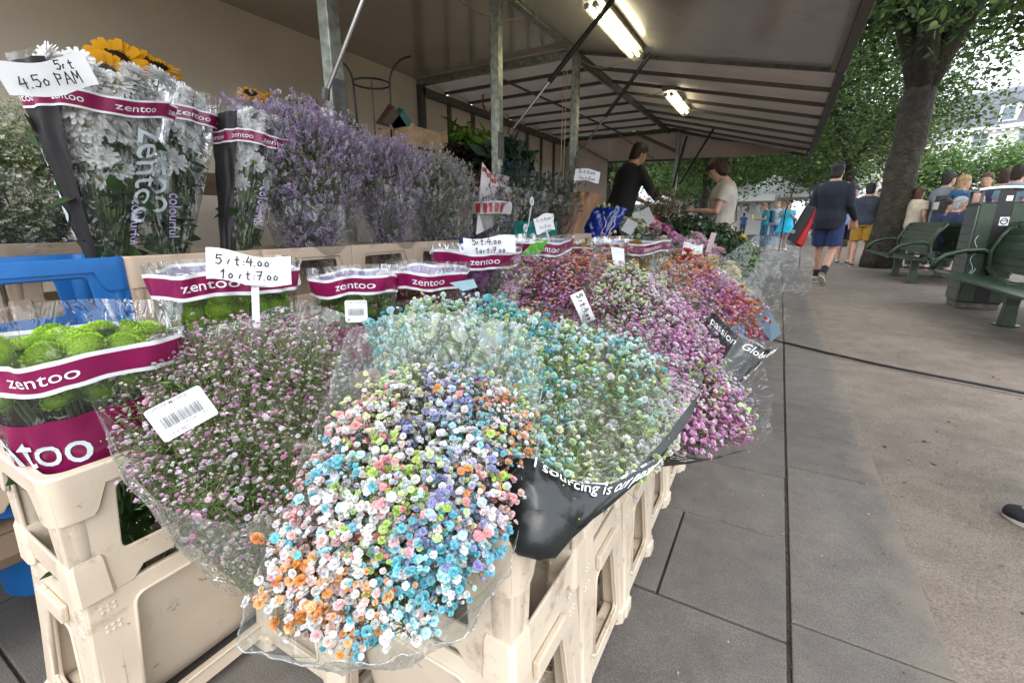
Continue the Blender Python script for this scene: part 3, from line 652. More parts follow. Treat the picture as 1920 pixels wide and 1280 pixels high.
def make_collar(m,L=.40,Wd=.272,name='crate_collar'):
    root=thing(name,None,None)
    def mb_():return MB()
    pts=ring_pts(L,Wd,.028)
    def zb(x,y):
        onx=abs(abs(y)-Wd/2)<.004  # long sides
        t=abs(x)/(L/2) if onx else abs(y)/(Wd/2)
        if not onx and abs(abs(x)-L/2)>.004:return HC-.085
        lo,hi=(.62,.72) if onx else (.48,.64)
        f=min(1,max(0,(t-lo)/(hi-lo)));return HC-.035-f*.05
    rim=MB();sc=lambda p,k:(p[0]*(1-2*k/L),p[1]*(1-2*k/Wd))
    r=[];r.append([(p[0]*.975,p[1]*.97,zb(*p)+.0) for p in pts]);r.append([(p[0],p[1],zb(*p)) for p in pts])
    r.append([(p[0],p[1],HC-.004) for p in pts]);r.append([(*sc(p,.003),HC) for p in pts]);r.append([(*sc(p,.015),HC) for p in pts]);r.append([(*sc(p,.018),HC-.012) for p in pts]);r.append([(*sc(p,.020),HC-.05) for p in pts])
    rim.loft(r,cap=False);rim.build('rim',m,root,smooth=35,local=True)
    wall=MB();i=.010;th=.006
    for sgn in (1,-1):
        for (w,D,ax) in ((L,Wd,'x'),(Wd,L,'y')):
            hw=w/2-i;wl=.62*w/2;wt=.56*w/2
            outer=[(-hw,0),(-hw*.62,0),(-hw*.52,.022),(hw*.52,.022),(hw*.62,0),(hw,0),(hw,HC-.03),(-hw,HC-.03)]
            hole=rpoly([(-wl,.065),(wl,.065),(wt,HC-.045),(-wt,HC-.045)],.016)
            if ax=='x':side_plate(wall,w,outer,[hole],th,(0,-sgn*(D/2-i),0),(sgn,0,0),(0,0,1),(0,-sgn,0))
            else:side_plate(wall,w,outer,[hole],th,(sgn*(D/2-i),0,0),(0,sgn,0),(0,0,1),(sgn,0,0))
    wall.build('wall',m,root,smooth=40,local=True)
    for sx in (-1,1):
        for sy in (-1,1):
            post=MB()
            cx,cy=sx*(L/2-.030),sy*(Wd/2-.030);rg=[]
            for z,rr in ((.072,.0215),(.078,.0245),(.165,.0260),(.19,.0262)):rg.append([(cx+rr*math.cos(2*pi*k/16),cy+rr*math.sin(2*pi*k/16),z) for k in range(16)])
            post.loft(rg)
            rg=[]
            for z,rr in ((0,.030),(.07,.0275),(.078,.0245)):rg.append([(cx+x*rr,cy+y*rr,z) for x,y in ((1,-.7),(1,.7),(.7,1),(-.7,1),(-1,.7),(-1,-.7),(-.7,-1),(.7,-1))])
            post.loft(rg)
            post.build('corner_post',m,root,smooth=35,local=True)
    return root
def make_bucket(m,L=.40,Wd=.272,name='flower_bucket',label_plate=True):
    root=thing(name,None,None)
    tub=MB();rg=[]
    for z,a in ((HB,.022),(HB-.01,.018),(HB-.011,.030),(.05,.052),(.03,.060)):
        rg.append([(x*(1-2*a/L),y*(1-2*a/Wd),z) for x,y in ring_pts(L,Wd,.03,4)])
    tub.loft(rg[::-1],cap=False);b=rg[-1];tub.add([(0,0,.03)]+list(b),[(0,1+(k+1)%len(b),1+k) for k in range(len(b))]);tub.build('tub',m,root,smooth=35,local=True)
    for sgn in (1,-1):
        for (w,D,ax) in ((L,Wd,'x'),(Wd,L,'y')):
            top=w/2-.014;bot=w/2+.008;h=HB
            outer=[(-bot,0),(-bot*.70,0),(-bot*.60,.028),(bot*.60,.028),(bot*.70,0),(bot,0),(bot,.035),(top,h-.02),(top,h),(-top,h),(-top,h-.02),(-bot,.035)]
            if ax=='y':hole=rpoly([(-bot*.55,.065),(bot*.55,.065),(top*.44,h-.075),(-top*.44,h-.075)],.018)
            else:hole=rpoly([(-bot*.72,.06),(bot*.72,.06),(top*.66,h-.03),(-top*.66,h-.03)],.02)
            t=math.atan2(.022,h);c,s=math.cos(t),math.sin(t);mb=MB()
            if ax=='x':side_plate(mb,w,outer,[hole],.008,(0,-sgn*(D/2+.008),0),(sgn,0,0),(0,sgn*s,c),(0,-sgn*c,s))
            else:side_plate(mb,w,outer,[hole],.008,(sgn*(D/2+.008),0,0),(0,sgn,0),(-sgn*s,0,c),(sgn*c,0,s))
            fr=mb.build('side_frame',m,root,smooth=40,local=True)
            # raised lip round the opening, moulded ribs, dots and plate near the corner
            lip=MB();H=hole+[hole[0]]
            if ax=='x':Mx=Mat((0,-sgn*(D/2+.008),0),(sgn,0,0),(0,sgn*s,c),(0,-sgn*c,s))
            else:Mx=Mat((sgn*(D/2+.008),0,0),(0,sgn,0),(-sgn*s,0,c),(sgn*c,0,s))
            lip.tube([Mx@Vector((p[0],p[1],.005)) for p in H],.0035,6);lip.build('lip',m,fr,smooth=True,local=True)
            x0=-(top-.014)
            for sd in (-1,1):
                dots=MB()
                for i in range(3):
                    for j in range(6):
                        if j in (2,3) and True:continue
                        px=sd*(top-.022)-sd*(.0 if ax=='y' else .004)+(i-1)*.0075*1.2;py=h-.022-j*.0095
                        q=[Mx@Vector((px+.0032*math.cos(a)*e,py+.0032*math.sin(a)*e,.004+zz)) for e,zz in ((1,0),(.6,.0018)) for a in np.linspace(0,2*pi,7)[:-1]]
                        dots.add(q,[(k,(k+1)%6,6+(k+1)%6,6+k) for k in range(6)]+[tuple(range(6,12))])
                dots.build('grip_dots',m,fr,smooth=40,local=True)
            if ax=='x':
                vs,fs=curve_mesh(text='STICKER',size=.0115)
                for sd in (-1,1):
                    tx=MB();tx.add([(sd*(top-.026)+x,h-.0460+y,.0048+z) for x,y,z in vs],fs,0,Mx)
                    tx.build('moulded_lettering',flat('worn_lettering',(.50,.42,.33),.5),fr,local=True)
            g=MB()
            if ax=='y':
                g.box(-top*.44,top*.44,h-.062,h-.030,.004,.016,0,Mx);g.build('grip',m,root,local=True,bevel=.003)
    for z0,z1,e in ((.0,.026,.014),):
        for sx in (-1,1):
            for sy in (-1,1):
                foot=MB()
                cx,cy=sx*(L/2-.012),sy*(Wd/2-.012)
                foot.loft([[(cx+x*rr,cy+y*rr,z) for x,y in ((1,-.6),(1,.6),(.6,1),(-.6,1),(-1,.6),(-1,-.6),(-.6,-1),(.6,-1))] for z,rr in ((0,.032),(.03,.031),(.036,.026))])
                # slanting corner leg
                tx,ty=sx*(L/2-.034),sy*(Wd/2-.034)
                foot.loft([[(a+x*rr,b_+y*rr,z) for x,y in ((1,-.6),(1,.6),(.6,1),(-.6,1),(-1,.6),(-1,-.6),(-.6,-1),(.6,-1))] for z,rr,a,b_ in ((.03,.026,cx,cy),(HB-.004,.022,tx,ty))])
                foot.build('corner_leg',m,root,smooth=35,local=True)
    for dx,dy in ((0,1),(0,-1)):
        MB().box(-L/2*.7,L/2*.7,dy*(Wd/2-.01)-.018,dy*(Wd/2-.01)+.004,.03,.055).build('foot_bar',m,root,local=True,bevel=.004)
    for dx in (1,-1):
        MB().box(dx*(L/2-.01)-.004 if dx<0 else L/2-.028,dx*(L/2-.01)+.018 if dx<0 else L/2-.006,-Wd/2*.7,Wd/2*.7,.03,.055).build('foot_bar',m,root,local=True,bevel=.004)
    return root
protoC={};protoB={}
def place(kind,m,x,y,z,long_x,label,group):
    D=protoC if kind=='collar' else protoB
    if m not in D:D[m]=(make_collar if kind=='collar' else make_bucket)(M[m]);o=D[m]
    else:o=copy_tree(D[m])
    o.location=(x,y,z);o.rotation_euler=(0,0,(0 if long_x else pi/2)+random.uniform(-.012,.012));tag(o,label,'crate collar' if kind=='collar' else 'bucket',group);return o
GC='plastic collars on the flower buckets';GB='plastic flower buckets under the collars'
# front left stack, turned with its long side to the aisle
place('collar','cream',-1.066,.376,HB,False,'cream collar holding the nearest green flowers, at the corner of the stand',GC)
place('bucket','cream',-1.066,.376,0,False,'cream bucket with moulded sticker plates at the corner under the green flowers',GB)
# the row along the aisle
nth=['nearest to the rainbow bouquet','second along the aisle, with a paper label','third along the aisle','fourth along the aisle, under the pink bouquet','fifth along the aisle','sixth along the aisle','seventh along the aisle']
for i in range(7):
    y=.552+i*.268;dx=random.uniform(-.006,.006)
    place('collar','cream',-.437+dx,y,HB,True,'cream collar at the aisle, '+nth[i],GC)
    place('bucket','cream',-.437-dx,y,0,True,'cream bucket at the aisle, '+nth[i],GB)
# inner rows that carry the bouquets and bags
place('collar','cream',-.80,.66,HB,False,'cream collar between the corner stack and the aisle row, under pale pink blooms',GC)
place('bucket','cream',-.80,.66,0,False,'cream bucket between the corner stack and the aisle row, behind rainbow foil',GB)
for i,y in enumerate((.80,1.10,1.40,1.72,2.05,2.4)):
    place('collar','cream',-1.04,y+.1,HB-.02,False,'cream collar in the middle row below the '+['second green','red','pink','orange','rust','yellow'][i]+' flowers',GC)
# back row C: long sides towards the aisle, rims at z .865
rowC=[(.36,'blue_pl'),(.745,'cream2'),(1.13,'cream2'),(1.50,'cream2'),(1.87,'cream2'),(2.30,'blue_pl'),(2.72,'cream2'),(3.12,'cream2'),(3.52,'cream2'),(3.92,'cream2')]
des=['holding the left black-sleeved daisies','below the tall white daisies','below the front of the purple statice','below the far end of purple statice','below the greyish statice','under the red and white wrapped bunch','below the teal sheet','below the thistle bunch','below the brown paper bunch','below the blue bag']
for (y,mm),d in zip(rowC,des):
    c='blue' if 'blue' in mm else 'beige'
    place('collar',mm,-1.64,y,.865-HC,False,f'{c} collar of the raised back row {d}',GC)
    place('bucket','cream2',-1.64,y,.865-HC-HB,False,f'{c if c!="blue" else "beige"} bucket of the raised back row {d}',GB)
for y,d in ((-.20,'leftmost of all'),(.20,'beside the blue one'),(.60,'hidden behind the daisies')):
    place('collar','cream2',-2.02,y,.895-HC,False,'beige collar of the rearmost row under white sprays, '+d,GC)
bx=thing('wooden_platform','rough brown wooden platform under the raised back row','platform',(-1.75,1.8,0))
for i in range(5):MB().box(-1.93+i*.12,-1.82+i*.12,-.6,4.2,.24,.265).build('plank',flat('old_wood',(.12,.08,.05),.7),bx,bevel=.003)
for y in (-.5,1,2.5,4):MB().box(-1.9,-1.35,y,y+.06,0,.24).build('joist',M['wood'],bx)
bb=thing('blue_tub','round blue plastic tub standing behind the corner stack','tub',(-1.62,.30,0.03))
rg=[[(-1.62+.13*s*math.cos(2*pi*k/28),.30+.13*s*math.sin(2*pi*k/28),z) for k in range(28)] for z,s in ((.03,.8),(.16,.85),(.165,.95),(.20,.96),(.205,.88),(.32,.95),(.33,1.02),(.34,1.0))]
MB().loft(rg).build('tub_body',M['blue_pl'],bb,smooth=35)
# ================================================ BOUQUETS
def pal(anchors,sig=70.,wh=.2):
    A=np.array([(a[0],a[1]) for a in anchors],float)
    def f(Pp,r):
        out=[]
        for p in Pp:
            u,v=prj(p);d=((A-(u,v))**2).sum(1);w=np.exp(-d/(2*sig*sig))+1e-9;k=r.choice(len(A),p=w/w.sum());cs=anchors[k][2]
            out.append((.82,.82,.80) if r.random()<wh else cs[r.integers(len(cs))])
        return np.array(out,float)
    return f
WH=(.80,.80,.78);CR=(.72,.74,.48);PK=(.80,.38,.40);LP=(.82,.58,.56);OR=(.80,.36,.13);PO=(.82,.50,.28);BL=(.22,.58,.68);LB=(.50,.78,.82);VI=(.36,.38,.62);LV=(.58,.60,.78);GN=(.50,.66,.20);LG=(.70,.84,.46);MN=(.60,.88,.74);MG=(.72,.28,.56);HP=(.82,.46,.70);PP=(.86,.62,.78);RD=(.70,.13,.10);SA=(.80,.36,.24)
BO=[];
def bouquet(name,label,A,rim,bulge,n,size,palette,group='wrapped sprays of small dyed blooms',cat='bouquet',thick=.045,parts=300,tmpl=T_GYP,small=T_GYPS,buds=0,budcol=(.25,.38,.10),
            side=0.,smin=.4,clump=5,seed=1,stem_r=.0011,stem_n=26,twig='twig',jit=.9,foil=None,fkw=None,bloomname='bloom',greens=.0,alen=.7):
    r=np.random.default_rng(seed);A=V3(A);root=thing(name,label,cat,A,group)
    Fr=loop_resample(rim,64);C=Fr.mean(0);N=nrm(C-A);sz=np.linalg.norm(Fr-C,axis=1).mean()
    K=max(4,n//clump);th=r.random(K)*64;i0=th.astype(int);f=(th-i0)[:,None];Rp=Fr[i0%64]*(1-f)+Fr[(i0+1)%64]*f
    rr=np.sqrt(r.random(K))*.98;S=C+(Rp-C)*rr[:,None]+N*(bulge*(1-rr**2))[:,None]
    if side:
        q=r.random(K)<side;s=r.uniform(smin,1,K);Q=A+(Rp-A)*s[:,None];Q=Q+nrm(Q-(A+(C-A)*s[:,None]))*.008;S[q]=Q[q]
    dep=thick*r.random(K)**1.3;D=nrm(S-A);S=S-D*dep[:,None]
    own=np.repeat(np.arange(K),clump);m=len(own)
    B=S[own]+np.clip(r.normal(size=(m,3)),-1.6,1.6)*size*jit
    dirs=nrm(nrm(B-A)*alen+N*.5+r.normal(size=(m,3))*.38);B=B+dirs*size*.3
    cc=palette(S,r);col=cc[own]
    sw=r.random(m)<.22;alt=palette(B[sw],r) if sw.any() else None
    if sw.any():col[sw]=alt
    col=np.clip(col*r.uniform(.85,1.08,(m,1))+r.normal(size=(m,3))*.02,0.005,.85)
    ss=size*r.uniform(.62,1.18,m);ss[r.random(m)<.15]*=.55
    dist=np.linalg.norm(B-O0,axis=1);u=np.array([prj(b) for b in B]);inn=(u[:,0]>-20)&(u[:,0]<1940)&(u[:,1]<1300)
    order=np.argsort(dist+~inn*10);pi_=order[:parts];re=order[parts:]
    if tmpl is T_GYP:tmpl=T_GYP_SET
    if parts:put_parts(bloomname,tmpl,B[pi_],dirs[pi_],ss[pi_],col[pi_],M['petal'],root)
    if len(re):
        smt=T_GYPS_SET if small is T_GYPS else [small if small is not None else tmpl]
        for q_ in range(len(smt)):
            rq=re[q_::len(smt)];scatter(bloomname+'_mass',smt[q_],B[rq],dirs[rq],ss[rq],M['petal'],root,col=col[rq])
    # branching stems: apex -> nodes -> clusters -> blooms
    kn=stem_n;pick=r.choice(K,kn,replace=K<kn);nd=A+(S[pick]-A)*r.uniform(.45,.75,kn)[:,None]+r.normal(size=(kn,3))*sz*.05
    j=np.argmin(((S[:,None]-nd[None])**2).sum(2),1)
    mid=(nd[j]+S)/2+r.normal(size=(K,3))*sz*.035;base=S-nrm(S-A)*size*1.6
    a0=A+(S[pick]-A)*.06+r.normal(size=(kn,3))*.006;m1=(a0+nd)/2+r.normal(size=(kn,3))*sz*.04
    PA=np.concatenate([a0,m1,nd[j],mid,base[own]]);PB=np.concatenate([m1,nd,mid,base,B-dirs*size*.15])
    rs=np.concatenate([np.full(2*kn,stem_r*1.5),np.full(2*K,stem_r*.7),np.full(m,stem_r*.42)])
    twigs('stems',PA,PB,rs,rs*.85,M[twig],root)
    if buds:
        kb=r.integers(0,K,buds);bp=S[kb]+r.normal(size=(buds,3))*size*2.2-D[kb]*(r.random((buds,1))**1.5)*thick*1.5;bd=nrm(bp-A+r.normal(size=(buds,3))*.05)
        bc=np.array(budcol)*r.uniform(.6,1.5,(buds,1));scatter('buds',T_BUD,bp,bd,size*r.uniform(.16,.34,buds),M['petal'],root,col=bc)
    if greens:
        g=int(n*greens);kb=r.integers(0,K,g);t=r.uniform(.35,.95,(g,1));bp=A+(S[kb]-A)*t+r.normal(size=(g,3))*sz*.025
        scatter('fine_leaves',T_LONGLEAF,bp,nrm(r.normal(size=(g,3))),np.minimum(size,.012)*r.uniform(.8,1.8,g),M['leaf'],root,col=np.array((.12,.20,.06))*r.uniform(.5,1.6,(g,1)))
    if foil is not None:
        W_=Wrap(A,foil,seed=seed,**(fkw or {}));return root,W_
    return root,None
def uvd(*l):return [P(*q) for q in l]
def barcode_label(parent,Mx,w,h,lines,seed=0,dark=True):
    vs,fs=curve_mesh(loops=[rpoly([(-w/2,-h/2),(w/2,-h/2),(w/2,h/2),(-w/2,h/2)],h*.1)],thick=.0004)
    vs=[(x,y,z+.004*(x/w*2)**2*-1) for x,y,z in vs]
    s=MB();s.add(vs,fs,0,Mx);lb=s.build('sticker',M['card'],parent);r=random.Random(seed);b=MB();x=-w*.38
    while x<w*.34:
        q=r.choice((.004,.006,.01))*w;b.add([(x,-h*.2,.0012),(x+q,-h*.2,.0012),(x+q,h*.12,.0012),(x,h*.12,.0012)],[(0,1,2,3)],0,Mx);x+=q+r.choice((.005,.008,.012))*w
    b.build('barcode',M['ink'],lb)
    t=MB()
    for tx,x,y,sz in lines:
        vs,fs=curve_mesh(text=tx,size=sz*h,align='LEFT');t.add([(x*w+a,y*h+c,.0012) for a,c,_ in vs],fs,0,Mx)
    t.build('lettering',M['ink'],lb);return lb
def frame_uv(u,v,d,roll=0,tiltx=0,tilty=0):
    """a card frame at a pixel/depth facing back to the camera side, rolled and tilted"""
    o=P(u,v,d);z=nrm(O0-o);x=nrm(np.cross((0,0,1),z));y=np.cross(z,x)
    x2=x*math.cos(roll)+y*math.sin(roll);y2=-x*math.sin(roll)+y*math.cos(roll)
    z2=nrm(z+x2*tiltx+y2*tilty);x2=nrm(np.cross(y2,z2));y2=np.cross(z2,x2)
    return Mat(o,x2,y2,z2)
# 1 rainbow bouquet in front
pr_=pal([(760,700,[CR,LG,WH]),(700,740,[CR,LG]),(840,730,[VI,LV,WH]),(900,700,[OR,PO,VI]),(940,740,[LP,PK,WH]),(980,800,[OR,PO]),(970,850,[OR,PO,PO]),(640,780,[LP,PK,WH]),(700,800,[PK,LP,WH]),(800,800,[VI,LV,WH]),(880,790,[BL,LB,WH]),
 (620,870,[BL,LB]),(560,900,[WH,LB,LP]),(700,880,[WH,WH,GN]),(780,870,[GN,LG,LV]),(860,880,[LV,VI,WH]),(930,860,[GN,BL,WH]),(980,920,[OR,LP]),(600,950,[WH,LP,BL]),(690,950,[LP,GN,WH]),(770,950,[GN,LG,PK]),(850,930,[WH,LV,VI]),(920,950,[LP,LV,PK]),
 (540,1010,[LP,WH,PK]),(620,1020,[WH,LP,LB]),(720,1030,[GN,WH,PK]),(820,1020,[BL,VI,LB]),(900,1000,[LV,WH,BL]),(510,1070,[OR,PO,OR]),(580,1080,[WH,PO,LP]),(680,1080,[WH,LB,LP]),(790,1080,[BL,LB,BL]),(870,1070,[BL,LB,VI]),
 (530,1130,[OR,PO,WH]),(600,1150,[PO,LP,WH]),(690,1150,[PO,BL,WH]),(780,1150,[BL,LB,WH]),(620,1200,[WH,OR,BL]),(720,1210,[WH,BL,PO])],42)
rim=uvd((800,685,.76),(900,705,.74),(985,755,.70),(1008,840,.63),(965,960,.55),(905,1075,.49),(800,1190,.46),(670,1232,.445),(560,1215,.44),(500,1150,.45),(487,1060,.48),(530,930,.54),(610,800,.62),(700,710,.71))
A1=P(760,1140,.74)
root,Wp=bouquet('wrapped_bouquet','rainbow-dyed bouquet of tiny blooms leaning out in clear foil, nearest to the camera',A1,rim,.05,5400,.0104,pr_,seed=11,buds=500,budcol=(.45,.5,.3),clump=5,stem_n=46,thick=.05,
 twig='twigb',greens=.5,foil=uvd((740,592,.80),(870,585,.83),(985,612,.80),(1018,690,.73),(1012,830,.66),(992,960,.58),(955,1065,.52),(890,1165,.475),(790,1230,.455),(670,1252,.44),(545,1240,.43),(440,1212,.425),(478,1090,.48),(555,905,.56),(610,745,.66),(655,615,.77)),fkw=dict(puff=.12,crinkle=.004,rA=.03))
patch('foil_wrap',Wp,0,1,.12,1,240,34,M['foilm'],root)
mb=MB();mb.tube([Wp(a,1.0) for a in np.linspace(0,1,151)],.0009,4);mb.build('foil_hem',M['foil'],root,smooth=True)
# 2 pale pink bouquet on the left
rim=uvd((170,690,.80),(230,640,.86),(330,605,.92),(450,590,.95),(560,585,.96),(660,600,.93),(700,680,.86),(650,800,.76),(560,900,.68),(420,960,.64),(290,930,.66),(210,830,.70))
A2=P(480,1110,.80);PW=(.82,.74,.79);P2=(.78,.54,.69);P3=(.70,.36,.55)
root,Wp=bouquet('wrapped_bouquet','pale pink loose bouquet of tiny blooms with a barcode sticker on its foil',A2,rim,.05,3300,.0092,lambda p,r:np.array([(PW,P2,P2,P3,(.72,.74,.6),PW)[i] for i in r.integers(0,6,len(p))]),seed=12,buds=3200,budcol=(.38,.46,.24),clump=2,stem_n=90,thick=.10,
 greens=2.2,side=.3,smin=.72,stem_r=.0010,foil=uvd((150,682,.78),(235,660,.88),(340,625,.97),(450,600,1.0),(560,560,1.02),(640,585,.98),(715,640,.90),(700,790,.78),(600,930,.66),(440,985,.60),(290,945,.62),(200,830,.68)),fkw=dict(puff=.06,crinkle=.004,rA=.035))
patch('foil_wrap',Wp,0,1,.1,1,150,24,M['foil'],root)
Mx=frame_uv(342,773,.585,R(20),.1,.1)
barcode_label(root,Mx,.066,.046,[('GYPS PA MY PINK',-.46,.40,.13),('Sabr. Dismans     83',-.46,.26,.08),('L0933248',-.1,-.28,.09),('ST P 80S',-.38,-.40,.14),('25',.28,-.28,.13)],3)
# 3 green teal and white bouquet with black printed foil
TE=(.12,.52,.55)
pg=pal([(720,620,[LB,TE,MN]),(800,570,[LG,WH,MN]),(880,570,[MN,LB,WH]),(940,580,[BL,TE,MN]),(800,640,[LG,CR,MN]),(860,680,[LG,WH,MN]),(930,640,[TE,BL,GN]),(1000,620,[MN,BL,LG,WH]),(1080,640,[GN,MN,WH]),(1150,640,[LB,MN,BL]),(1210,650,[BL,WH,MN]),(1100,700,[WH,LG,GN]),(1180,740,[WH,LG,MN]),(1240,760,[MN,WH,LG]),
 (1040,760,[LB,WH,MN]),(1100,790,[WH,WH,MN,LG]),(1160,800,[GN,LG,WH]),(1230,820,[WH,LG]),(1040,830,[LB,MN,WH]),(1100,860,[LG,WH,CR]),(1170,850,[LG,WH]),(950,720,[LG,WH,MN]),(960,800,[LG,MN]),(1060,690,[WH,MN,TE])],38,.05)
rim=uvd((700,640,.92),(720,590,.98),(800,560,1.05),(900,560,1.08),(990,590,1.04),(1100,620,1.00),(1210,650,.94),(1268,740,.86),(1255,810,.79),(1180,880,.71),(1090,898,.66),(1010,850,.66),(950,790,.70),(850,740,.80),(760,710,.86))
A3=P(1006,1010,.58)
root,Wp=bouquet('wrapped_bouquet','mint green, teal and white bouquet in foil with a black printed lower edge',A3,rim,.055,6500,.0128,pg,side=.3,smin=.72,seed=13,buds=700,budcol=(.4,.5,.12),clump=6,stem_n=50,thick=.045,greens=.25,
 foil=uvd((690,660,.92),(720,570,1.05),(850,545,1.12),(990,560,1.10),(1100,590,1.04),(1230,625,.98),(1322,700,.88),(1290,790,.78),(1235,855,.71),(1140,905,.64),(1060,900,.62),(1000,860,.61),(930,860,.64),(850,800,.74),(760,740,.84)),fkw=dict(puff=.04,crinkle=.0016,rA=.03))
patch('foil_wrap',Wp,0,1,.1,1,150,22,M['foilb'],root)
patch('black_foil_edge',Wp,.42,.80,.0,.965,60,18,M['blackfoil'],root,off=.004)
mb=MB();rg_=[Wp(a,.0,.012) for a in np.linspace(0,1,33)[:-1]];cc_=sum(rg_)/32;mb.add([cc_-Wp.ax*.03]+[cc_+(p-cc_)*.6-Wp.ax*.02 for p in rg_]+rg_+[Wp(a,.16,.006) for a in np.linspace(0,1,33)[:-1]],[(0,1+(k+1)%32,1+k) for k in range(32)]+[(1+32*q+k,1+32*q+(k+1)%32,1+32*(q+1)+(k+1)%32,1+32*(q+1)+k) for q in (0,1) for k in range(32)]);mb.build('gathered_foil_end',M['blackfoil'],root,smooth=True)
def find_a(Wp,u,v,b,a0=0,a1=1):
    best=min(np.linspace(a0,a1,400),key=lambda a:(lambda q:(q[0]-u)**2+(q[1]-v)**2)(prj(Wp(a,b))));return best
def print_line(Wp,text,a_start,b,h,parent,m,off,rev=False,bf=None,name='lettering',shear=.15):
    """lettering of height h metres laid along the wrap from a_start"""
    vs,fs=curve_mesh(text=text,size=1,align='LEFT',shear=shear)
    # arc length table in a
    aa=np.linspace(a_start,a_start+(-1 if rev else 1)*.6,400);pts=np.array([Wp(a,b) for a in aa]);s=np.concatenate([[0],np.cumsum(np.linalg.norm(np.diff(pts,axis=0),axis=1))])
    Lb=np.linalg.norm(Wp(a_start,b)-Wp(a_start,b-.1))/.1;V=[]
    for x,y,z in vs:
        V.append(Wp(float(np.interp(x*h,s,aa)),b+y*h/Lb,off))
    mb=MB();mb.add(V,fs);return mb.build(name,m,parent)
print_line(Wp,'l sourcing is our passion',find_a(Wp,1000,872,.90,.4,.9),.86,.025,root,M['wtext'],.008,rev=True)
# 4 pink bouquet along the aisle
pp_=pal([(1160,520,[LG,WH,CR]),(1210,550,[LG,WH,PP]),(1150,600,[MG,CR,PP]),(1230,600,[HP,PP,WH]),(1280,640,[HP,MG,PP]),(1330,660,[WH,HP,PP]),(1360,700,[WH,GN,MG]),(1230,680,[HP,PP]),(1280,720,[PP,HP,WH]),(1340,740,[PP,LP,WH]),(1370,770,[HP,LG,PP]),(1400,810,[HP,MG]),(1350,820,[MG,HP,PP]),(1290,810,[PP,HP]),(1240,760,[PP,HP,LP]),(1310,840,[HP,PP])],36,.06)
rim=uvd((1110,560,1.28),(1140,500,1.42),(1200,500,1.42),(1260,545,1.34),(1316,618,1.24),(1370,700,1.12),(1416,800,.99),(1395,838,.93),(1320,848,.88),(1270,800,.90),(1210,760,.96),(1150,660,1.10))
A4=P(1150,870,1.06)
root,Wp=bouquet('wrapped_bouquet','bright pink and white bouquet leaning out over the paving at the aisle',A4,rim,.05,5200,.0130,pp_,seed=14,buds=500,budcol=(.5,.45,.3),clump=5,stem_n=46,thick=.06,greens=.5,twig='twigb',
 foil=uvd((1090,560,1.28),(1120,440,1.55),(1230,470,1.52),(1330,560,1.38),(1420,640,1.22),(1450,740,1.05),(1440,825,.94),(1350,858,.86),(1275,850,.84),(1220,790,.90),(1150,680,1.05)),fkw=dict(puff=.04,crinkle=.003,rA=.03))
patch('foil_wrap',Wp,0,1,.1,1,150,20,M['foilb'],root)
patch('black_foil_edge',Wp,.56,.86,.12,.90,40,12,M['blackfoil'],root,off=.004)
print_line(Wp,'ourcing',find_a(Wp,1235,822,.82,.4,.95),.82,.030,root,M['wtext'],.006,rev=True)
# 5 magenta and salmon bouquet behind it
pm=pal([(960,510,[MG,GN,HP]),(1010,520,[MG,PP,SA]),(1080,500,[SA,PO,LP]),(1140,500,[SA,PO,PP]),(960,560,[MG,HP,LG]),(1040,570,[MG,HP,PP]),(1100,560,[MG,SA,HP]),(1150,570,[MG,HP,SA])],34,.05)
rim=uvd((930,540,1.48),(965,495,1.6),(1050,485,1.68),(1130,480,1.72),(1185,520,1.62),(1180,590,1.46),(1120,625,1.36),(1050,620,1.32),(970,590,1.38))
root,Wp=bouquet('wrapped_bouquet','deep magenta and salmon bouquet between the mint and pink ones',P(1060,760,1.5),rim,.06,2600,.0145,pm,seed=15,buds=300,clump=5,stem_n=30,thick=.07,greens=.5,twig='twigb',parts=220,
 foil=uvd((900,560,1.44),(930,500,1.62),(1010,455,1.76),(1130,455,1.78),(1200,500,1.66),(1240,590,1.46),(1130,660,1.30),(1000,640,1.30)),fkw=dict(puff=.04,crinkle=.004,rA=.03))
patch('foil_wrap',Wp,0,1,.15,1,120,16,M['foilb'],root)
Mx=frame_uv(1093,576,1.27,R(-64),.25,.0)
tg=tag(MB().build('x',M['card']),None);bpy.data.objects.remove(tg)
s=MB();s.add([(-.046,-.019,0),(.046,-.019,0),(.046,.019,0),(-.046,.019,0),(-.046,-.019,-.001),(.046,-.019,-.001),(.046,.019,-.001),(-.046,.019,-.001)],[(0,1,2,3),(7,6,5,4),(0,4,5,1),(1,5,6,2),(2,6,7,3),(3,7,4,0)],0,Mx)
pt=thing('price_tag','narrow white price tag tucked upright into the magenta bouquet','price tag',P(1093,576,1.27));s.build('card',M['card'],pt)
handwriting([('5 st:4.00',-.038,-.004,.016)],.1,.05,pt,'handwriting',Mx,.0025)
# 6 orange and pink bouquet
po=pal([(1240,490,[SA,PO,WH]),(1290,500,[OR,SA,LP]),(1250,530,[OR,PO,WH]),(1310,540,[SA,HP,MG]),(1270,570,[OR,HP]),(1330,570,[MG,HP,PP]),(1380,560,[MG,HP]),(1340,600,[MG,OR,HP])],30,.06)
rim=uvd((1225,520,1.78),(1245,485,1.9),(1300,480,1.95),(1350,520,1.85),(1400,560,1.75),(1390,600,1.62),(1340,610,1.55),(1290,600,1.55),(1245,560,1.62))
root,Wp=bouquet('wrapped_bouquet','orange turning magenta bouquet above the slanted black printed foil',P(1270,680,1.6),rim,.06,1900,.0150,po,seed=16,buds=300,clump=5,stem_n=30,thick=.07,greens=.5,twig='twigb',parts=200,
 foil=uvd((1210,540,1.74),(1230,450,2.0),(1320,440,2.05),(1390,500,1.9),(1440,570,1.72),(1400,625,1.56),(1320,630,1.48),(1250,590,1.54)),fkw=dict(puff=.04,crinkle=.004,rA=.03))
